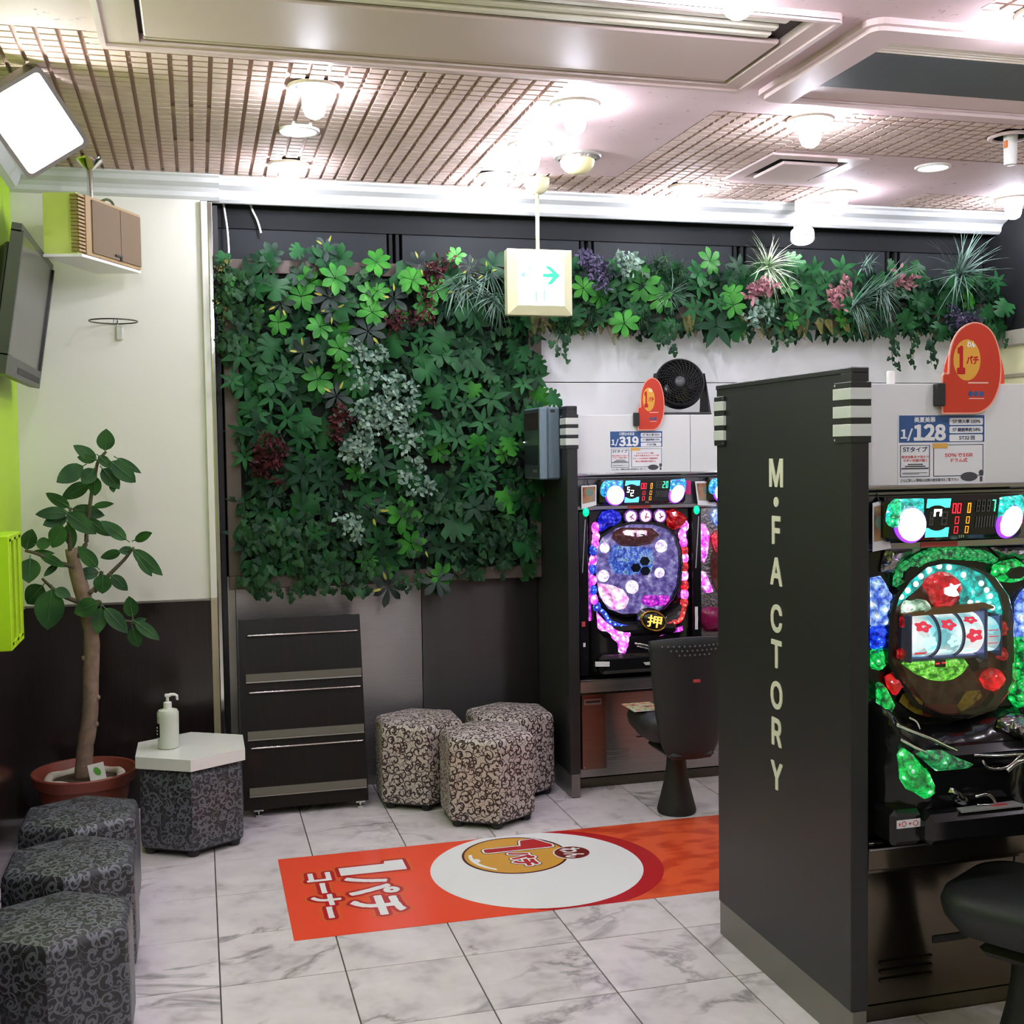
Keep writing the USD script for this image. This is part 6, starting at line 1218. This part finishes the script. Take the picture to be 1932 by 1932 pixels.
part(gm, 'drum_housing', cat([rb(1.897, 1.907, F-.062, F, 1.09, 1.225, .004), rb(2.138, 2.149, F-.064, F, 1.085, 1.232, .004), rb(2.199, 2.208, F-.05, F, 1.09, 1.21, .004), rb(1.90, 2.14, F-.03, F, 1.086, 1.099, .004), rb(1.90, 2.14, F-.03, F, 1.219, 1.228, .004)]), paint('drum_frame', S(96, 108, 160), .15, metal=.5))
for (x, z), r in zip(N['knobs'], (.020, .020, .017, .018)):
    kb = part(gm, 'flower_knob', relief(Polygon([(x+r*(1+.16*math.cos(5*t))*math.cos(t), z+r*(1+.16*math.cos(5*t))*math.sin(t)) for t in np.linspace(0, 2*np.pi, 30, endpoint=False)]), F-.020, .016, .007, 3), gem_red)
part(gm, 'lower_plate', relief(N['plate'], F-.012, .012, .012, 12, .001), LIME, label='lit lime coloured plate')
dp_ = part(gm, 'display', front(Polygon(N['display']), F-.030, .006), black_gloss)
zx = N['display']; cx0 = (zx[0][0]+zx[1][0])/2; cz0 = (zx[0][1]+zx[2][1])/2
part(dp_, 'dash', front(unary_union([mbox(cx0-.017, cz0-.002, cx0-.004, cz0+.002), mbox(cx0+.004, cz0-.001, cx0+.016, cz0+.003)]), F-.0362, .0005), seg_red)
part(gm, 'side_pod', relief(N['blob'], F-.006, .014, .010, 13), paint('pod_maroon', S(58, 26, 34), .2))
lp = Polygon(N['led_left']); zmid = 1.15
for a, b, m in ((1.19, 1.5, WB_LED), (1.125, 1.19, BL_LED), (.8, 1.125, G_LED)):
    g = lp.intersection(mbox(1.7, a, 2.0, b))
    if g.area > 1e-5: part(gm, 'side_lamp', relief(g, F, .026, .010, int(a*100), .006), m)
for nm_ in ('led_right', 'led_right2'):
    lp = Polygon(N[nm_]).buffer(0)
    for a, b, m in ((1.135, 1.5, WB_LED), (.6, 1.135, G_LED)):
        g = lp.intersection(mbox(2.0, a, 2.6, b))
        if g.area > 1e-5: part(gm, 'side_lamp', relief(g, F, .030, .010, int(a*100)+3, .006), m)
part(gm, 'red_lamp', relief(N['lamp_l'], F-.008, .022, .010, 14, .002), red_lamp); part(gm, 'red_lamp', relief(N['lamp_r'], F-.010, .030, .010, 15, .001), red_lamp)
part(gm, 'yellow_print', front(Polygon(N['yel_l']), F-.005, .002), field_yel); part(gm, 'yellow_print', front(Polygon(N['yel_r']), F-.005, .002), field_yel); part(gm, 'red_print', front(Polygon(N['redlow']), F-.005, .0025), paint('print_dark_red', S(112, 42, 38), .25))
part(gm, 'glass', front(Polygon(N['field']).buffer(-.004), F-.069, .002), clear, label='clear glass over the playing field')
part(gm, 'glass_rim', front(Polygon(N['field']).buffer(.010).difference(Polygon(N['field']).buffer(-.003)), F, .03), black_gloss)
part(gm, 'lower_body', relief(Polygon([(1.800, .99), (1.84, .98), (1.90, .93), (1.98, .90), (2.08, .895), (2.2, .93), (2.31, .93), (2.31, .60), (1.81, .60)]), F, .11, .02, 21), black_gloss, 40, label='black glossy lower housing')
part(gm, 'side_strip', relief(N['strip_l'], F-.02, .03, .010, 16, .003), G_LED)
yb = F-.125
part(gm, 'upper_tray', cat([rb(1.86, 2.25, F-.13, F-.02, .795, .86, .02)]), black_gloss, label='black upper tray')
for nm_, r in (('ch1', .0055), ('ch2', .004), ('ch3', .004), ('ch4', .004), ('ch5', .007), ('ch6', .006), ('ch7', .003)): wires(gm, 'chrome_strip', N[nm_], F-.115 if nm_ in ('ch1', 'ch7') else F-.135, r)
part(gm, 'tray_lamp', relief(N['tray_lit'], F-.128, .025, .010, 17, .003), led('tray_green', S(6, 60, 34), S(30, 160, 84), S(190, 255, 215), 42, .9, 12.0, hotw=.16))
part(gm, 'corner_lamp', relief(N['lamp_big'], F-.110, .035, .011, 18, .002), led('corner_green', S(0, 110, 40), S(0, 190, 76), S(200, 255, 220), 40, 1.05, 13.0, hotw=.2), label='large green corner lamp')
for c in ((190, 930), (210, 1120), (370, 1230)): pass
part(gm, 'dome_base', relief(N['domebase'], F-.07, .030, .012, 19), chrome_dk, 40); part(gm, 'push_dome', relief(N['dome'], F-.10, .035, .010, 20, .003), crinkle, label='silver crinkled push dome')
part(gm, 'chrome_stripe', relief(N['str1'], F-.11, .012, .010, 22), chrome_dk); wires(gm, 'handle', N['handle'], F-.14, .004)
part(gm, 'lower_tray', cat([rb(1.885, 2.225, F-.17, F-.02, .605, .690, .018), rb(1.80, 1.90, F-.13, F-.02, .60, .70, .015)]), black_gloss, label='black lower tray')
part(gm, 'tray_plate', flatup(Polygon([(1.99, F-.165), (2.20, F-.165), (2.19, F-.12), (2.0, F-.13)]), .690, .004), paint('tray_grey', S(150, 150, 150), .3)); part(gm, 'tray_red', flatup(mbox(2.10, F-.15, 2.15, F-.135), .694, .001), print_red)
lb_ = part(gm, 'number_label', front(Polygon([(x+.0, z) for x, z in [(1.812, .653), (1.885, .653), (1.885, .676), (1.812, .676)]]), F-.1305, .001), print_white, label='small white number label')
part(lb_, 'label_print', front(unary_union([ell(1.834, .6645, .007, .008).difference(ell(1.834, .6645, .005, .006)), ell(1.870, .6645, .008, .008).difference(ell(1.870, .6645, .006, .006)), mbox(1.818, .661, 1.823, .668), mbox(1.850, .662, 1.856, .667)]), F-.1318, .0004), print_red)
gr_ = thing('gold_ring', 'gold ring lying on the counter shelf at the right edge', 'ring', (2.26, 2.85, .585)); a = np.linspace(0, 2*np.pi, 25)
part(gr_, 'ring', tube(np.stack([2.262+.035*np.cos(a), 2.862+.02*np.sin(a), .584+0*a], 1), .006, 8), gold, True)
al = thing('lever_lock', 'small black lever on the counter shelf beside the end panel', 'lever', (1.81, 2.86, .58)); part(al, 'lever', cat([rb(1.778, 1.83, 2.852, 2.870, .579, .592, .005)]), black_gloss); part(al, 'bars', cat([bx(1.780, 1.795, 2.850, 2.853, .581+.006*k, .583+.006*k) for k in range(2)]), chrome)
copy(gm, 'neighbouring drum game machine farther right along the foreground island, past the magenta card', (2.03+.585, 2.896, .58))
copy(near_counter, 'neighbouring data counter farther right along the foreground island, past the magenta card', (1.825+.585, 2.896, 1.430))
# ---- the purple machine of the far island
Q = FAR; F = 5.435
pm = thing('game_machine', 'purple and pink lit game machine with blue and red crystal corners on the far island', 'game machine', (2.1, F, .58))
part(pm, 'cabinet', rb(1.845, 2.372, F+.004, F+.03, .585, 1.402, .003), black_gloss)
W = Polygon(Q['window']).buffer(0)
BALL = led('ball_lamp', S(200, 176, 236), S(252, 246, 255), (1, 1, 1), 40, 1.7, 4.0, hotw=.4)
part(pm, 'play_field', front(W, F+.002, .006), art_haze, label='hazy violet playing field')
part(pm, 'window_rim', front(W.buffer(.012).difference(W.buffer(-.001)), F, .03), black_gloss)
part(pm, 'picture', front(Polygon(Q['dragon']).buffer(0), F-.006, .004), art_blue, label='blue printed picture'); part(pm, 'top_valance', relief(Polygon(Q['maroon']).buffer(0), F-.006, .016, .010, 1, .004), paint('valance_maroon', S(96, 28, 30), .3))
part(pm, 'screen', front(Polygon(Q['screen']).buffer(0), F-.026, .003), PW_LED)
for (x, z), r in zip(Q['wlamps'], (.026, .032, .030, .026, .034)): part(pm, 'round_lamp', ball((x, F-.012, z), r, 2, (1, .6, 1)), BALL, True)
part(pm, 'bubble_dome', relief(Q['pinkdome'], F-.008, .030, .012, 2), PW_LED, label='pink white bubble dome'); part(pm, 'mouth_lamp', relief(Q['magenta'], F-.008, .018, .010, 3), MG_LED)
for x, z in Q['hexes']: part(pm, 'hex_cell', front(Polygon([(x+.027*math.cos(math.radians(60*k)), z+.024*math.sin(math.radians(60*k))) for k in range(6)]), F-.011, .003), paint('hex_dark', S(26, 34, 44), .2) if 'hex_dark' not in MATS else MATS['hex_dark'])
part(pm, 'corner_gem', relief(Q['blue_gem'], F-.006, .045, .018, 4, .008), gem_blue, label='faceted blue crystal'); part(pm, 'corner_gem', relief(Q['red_gem'], F-.006, .045, .018, 5, .008), gem_red, label='faceted red crystal')
for k, (x, z) in enumerate(Q['emblems']):
    e = part(pm, 'crest_lamp', xf(lathe([(.036, -.004), (.036, .018), (.029, .022), (.029, -.004)], 28), rotm((1, 0, 0), 90), (x, F-.006, z)), paint('crest_ring', S(150, 100, 190), .15, metal=.6) if k == 0 else MATS['crest_ring'], 40)
    part(e, 'lens', xf(lathe([(0, .022), (.02, .020), (.028, .014), (.028, 0)], 24), rotm((1, 0, 0), 90), (x, F-.008, z)), glow('crest_glow', S(255, 196, 230), 1.15) if k == 0 else MATS['crest_glow'], True)
    part(e, 'mark', front(unary_union([affinity.translate(affinity.rotate(mbox(-.014, -.002, .012, .002), 35+40*k, origin=(0, 0)), x, z+.004), affinity.translate(affinity.rotate(mbox(-.010, -.002, .014, .002), -40+30*k, origin=(0, 0)), x+.002, z-.004), mbox(x-.004, z-.014, x, z-.006)]), F-.0306, .001), paint('crest_mark', S(110, 20, 60), .4) if k == 0 else MATS['crest_mark'])
for k, (x, z) in enumerate(Q['led_l']): part(pm, 'side_lamp', ball((x-.004, F-.018, z), .028, 1, (.72, .7, 1.12)), BL_LED if k in (3, 5, 7, 9) else PK_LED, True)
for k, (x, z) in enumerate(Q['led_r']): part(pm, 'side_lamp', ball((x+.002, F-.018, z), .028, 1, (.78, .7, 1.12)), RD_LED if k in (3, 5, 7, 9) else PK_LED, True)
for i, (nm_, m) in enumerate((('arc_l', BL_LED), ('arc_r', RD_LED))):
    p = smooth_path([(x, F-.05, z) for x, z in Q[nm_]], 4); part(pm, 'arc_lamp', tube(p, .012, 8), m, True)
    for q in p[::2]: part(pm, 'lamp_dot', ball(q+np.array([0, -.011, 0]), .005, 1), glow('dot_blue', S(120, 230, 255), 2.0) if (i == 0 and 'dot_blue' not in MATS) else (MATS['dot_blue'] if i == 0 else glow('dot_red', S(255, 120, 90), 1.5) if 'dot_red' not in MATS else MATS['dot_red']), True)
part(pm, 'glass', front(W.buffer(-.004), F-.052, .002), clear, label='clear glass over the playing field')
part(pm, 'lower_body', relief(Polygon([(1.848, .98), (1.88, .94), (1.93, .89), (2.05, .86), (2.2, .87), (2.31, .93), (2.366, .96), (2.366, .60), (1.848, .60)]), F, .05, .02, 6), black_gloss, 40, label='black glossy lower housing')
part(pm, 'corner_lamp', relief(Q['pinklow'], F-.055, .045, .011, 7, .005), PK_LED, label='large pink corner lamp'); part(pm, 'corner_lamp', relief(Q['pinklow2'], F-.055, .035, .010, 8, .004), MG_LED)
bc_ = Polygon(Q['button']).centroid; e = ell(bc_.x, bc_.y, .062, .043, 36, -22)
part(pm, 'push_button', cat([relief(Polygon(e.exterior.coords), F-.085, .022, .010, 9)]), black_gloss, 40); part(pm, 'button_rim', tube(np.array([(x, F-.095, z) for x, z in e.buffer(.002).exterior.coords]), .005, 6), gold, True)
part(pm, 'button_base', relief(Polygon(e.buffer(.014).exterior.coords), F-.05, .035, .012, 10), chrome_dk, 40)
part(pm, 'button_lettering', front(affinity.rotate(fit(glyphs('押', .05, 2), bc_.x-.040, bc_.x+.036, bc_.y-.030, bc_.y+.030), -10, origin='centroid'), F-.114, .001), gold_print)
part(pm, 'purple_bar', rb(1.833, 1.846, F-.02, F, .86, 1.15, .004), MG_LED)
part(pm, 'lower_tray', cat([rb(1.86, 2.30, F-.10, F-.01, .605, .70, .02), rb(1.88, 2.28, F-.085, F-.01, .78, .835, .02)]), black_gloss)
part(pm, 'chrome_trim', tube(smooth_path([(2.04, F-.10, .752), (2.09, F-.11, .742), (2.13, F-.11, .725), (2.11, F-.108, .71)]), .006, 8), chrome, True); part(pm, 'chrome_trim', tube(smooth_path([(2.05, F-.10, .738), (2.09, F-.108, .728), (2.12, F-.108, .718)]), .004, 8), chrome, True)
part(pm, 'tray_plate', front(Polygon(Q['plate']), F-.102, .002), stripe_white); part(pm, 'number_label', front(Polygon(Q['label']), F-.102, .001), print_white)
for (x, z) in Q['gems']:
    t = thing('call_lamp', 'green teardrop call lamp %s' % ('beside the far black column' if x < 2 else 'right of the purple lit machine'), 'lamp', (x, F, z)); part(t, 'lamp', ball((x, F-.022, z), .016, 2, (1, .8, 1.35)), glow('call_green', S(0, 240, 150), 1.2) if 'call_green' not in MATS else MATS['call_green'], True); part(t, 'holder', rb(x-.012, x+.012, F-.012, F+.004, z-.02, z+.024, .003), black_gloss)
for x0, lab in ((1.783, 'slim black card unit between the far black column and the purple lit machine'), (2.381, 'slim black card unit right of the purple lit machine')):
    t = thing('card_unit', lab, 'card unit', (x0, F, .59)); part(t, 'body', rb(x0, x0+.050, F-.02, F+.03, .59, 1.40, .004), black_gloss)
    part(t, 'lamp_strip', tube([(x0+.035, F-.022, 1.36), (x0+.028, F-.022, 1.25), (x0+.018, F-.022, 1.10)], .003, 6), paint('strip_white', S(160, 160, 175), .2) if 'strip_white' not in MATS else MATS['strip_white']); part(t, 'bill_slot', bx(x0+.012, x0+.030, F-.022, F-.019, .835, .86), print_red); part(t, 'white_label', bx(x0+.012, x0+.028, F-.0225, F-.0195, .79, .905) if x0 > 2 else bx(x0+.018, x0+.030, F-.0225, F-.0195, .735, .755), print_white)
m2 = thing('game_machine', 'second machine of the far island mostly hidden by the foreground end panel', 'game machine', (2.68, F, .58))
part(m2, 'cabinet', rb(2.436, 2.962, F+.004, F+.03, .585, 1.402, .003), crinkle)
part(m2, 'play_field', front(ell(2.70, 1.10, .21, .22), F+.002, .01), field_red)
for nm_, m in (('m2_led', PK_LED), ('m2_red', RD_LED), ('m2_white', WB_LED), ('m2_pink', PK_LED)): part(m2, 'lamp', relief(Polygon(Q[nm_]).buffer(0), F-.006, .022, .010, 3, .003), m)
part(m2, 'lower_body', relief(Polygon(Q['m2_low']).buffer(0), F-.006, .04, .012, 4), paint('body_magenta', S(120, 20, 70), .2), 40)
part(m2, 'lower_tray', rb(2.44, 2.95, F-.09, F-.005, .605, .70, .02), black_gloss)
# ================================================================ stools of the machines
def shell(hw0, hw1, z0, z1, y, bow, th=.03):
    nz, nx = 12, 14; v = []
    for lay in (0, 1):
        for i in range(nz+1):
            t = i/nz; z = z0+(z1-z0)*t; hw = hw0+(hw1-hw0)*t**.8; hw *= (1-.25*max(0, .12-t)/.12)
            for j in range(nx+1):
                s = j/nx*2-1; top = .018*(1-s*s)*t**6
                v.append((s*hw, y-bow*(1-s*s)*(0.6+.4*t)+(th if lay else 0)*(1-.15*abs(s))-.05*t*t+.06*t, z+top))
    f = []; m = nx+1; L = (nz+1)*m
    for i in range(nz):
        for j in range(nx):
            q = (i*m+j, i*m+j+1, (i+1)*m+j+1, (i+1)*m+j); f += [[q[0], q[1], q[2]], [q[0], q[2], q[3]], [L+q[0], L+q[2], L+q[1]], [L+q[0], L+q[3], L+q[2]]]
    ed = [i*m for i in range(nz+1)]+[nz*m+j for j in range(1, m)]+[i*m+nx for i in range(nz-1, -1, -1)]+[j for j in range(nx-1, 0, -1)]
    for a in range(len(ed)):
        p, q = ed[a], ed[(a+1) % len(ed)]; f += [[p, q, L+q], [p, L+q, L+p]]
    return T3(np.array(v), np.array(f), process=False)
def parlor_stool(label, loc, rot):
    t = thing('swivel_stool', label, 'stool', loc, rot)
    part(t, 'pedestal', lathe([(0, 0), (.088, 0), (.092, .012), (.088, .03), (.076, .075), (.058, .15), (.047, .22), (.044, .27), (.044, .34), (0, .34)], 32), black_matte, 40, local=True)
    part(t, 'bracket', rb(-.11, .11, -.20, .10, .295, .335, .02), black_matte, local=True)
    P = rrect(-.205, .205, -.17, .20, .11); lv = [(.115, .325), (.05, .36), (.008, .41), (0, .445), (.012, .475), (.05, .49)]
    v, f, n = [], [], 56
    for d, z in lv:
        r = P.buffer(-d).exterior if d > 0 else P.exterior; v += [(*r.interpolate(i/n, True).coords[0], z) for i in range(n)]
    v += [(0, .015, .325), (0, .015, .495)]; c = len(v)
    for a in range(len(lv)-1):
        for i in range(n): j = (i+1) % n; q = (a*n+i, a*n+j, (a+1)*n+j, (a+1)*n+i); f += [[q[0], q[2], q[1]], [q[0], q[3], q[2]]]
    for i in range(n): f += [[c-2, i, (i+1) % n], [c-1, (len(lv)-1)*n+(i+1) % n, (len(lv)-1)*n+i]]
    part(t, 'seat', T3(np.array(v), np.array(f), process=False), black_soft, True, local=True)
    b = part(t, 'backrest', shell(.130, .190, .30, .835, -.175, .055), black_soft, True, local=True)
    for i in range(3):
        for j in range(-6, 7):
            x = j*.024+(.012 if i % 2 else 0); z = .815-.020*i
            if abs(x) > .155-.035*i: continue
            s = x/.187; y = -.175-.055*(1-s*s)*.98+.0-.05*.9+.055; part(b, 'perforation', xf(lathe([(0, -.001), (.0042, -.001), (.0042, .003), (0, .003)], 10), rotm((1, 0, 0), 90), (x, y-.002, z)), MATS['perf'] if 'perf' in MATS else paint('perf', S(120, 116, 128), .3), local=True)
    part(b, 'red_tag', bx(-.016, .016, -.242, -.2355, .655, .668), print_red, local=True)
    return t
parlor_stool('black swivel stool with perforated backrest facing the purple lit machine', (2.127, 5.035, 0), 0)
parlor_stool('black swivel stool whose seat shows at the lower right corner', (2.17, 2.68, 0), 30)
mg = thing('magazine', 'colourful leaflet lying on the seat of the far swivel stool', 'leaflet', (1.99, 5.10, .495))
mp = mat('magazine_print', {'g': ('texture_coordinate', {}), 'n': ('noise_texture', {'scale': 22.0, 'detail': 3.0}), 'r': ('rgb_ramp', {'ramp': [(.32, S(92, 140, 70)), (.45, S(190, 206, 170)), (.55, S(196, 120, 90)), (.68, S(60, 66, 70))]}), 'p': ('principled_bsdf', {'roughness': .3})}, [('g.object', 'n.vector'), ('n.fac', 'r.fac'), ('r.color', 'p.base_color')])
part(mg, 'cover', rb(1.905, 2.05, 5.0, 5.17, .4935, .4975, .001), mp); part(mg, 'pages', bx(1.906, 2.049, 4.998, 5.0, .4935, .497), print_white)
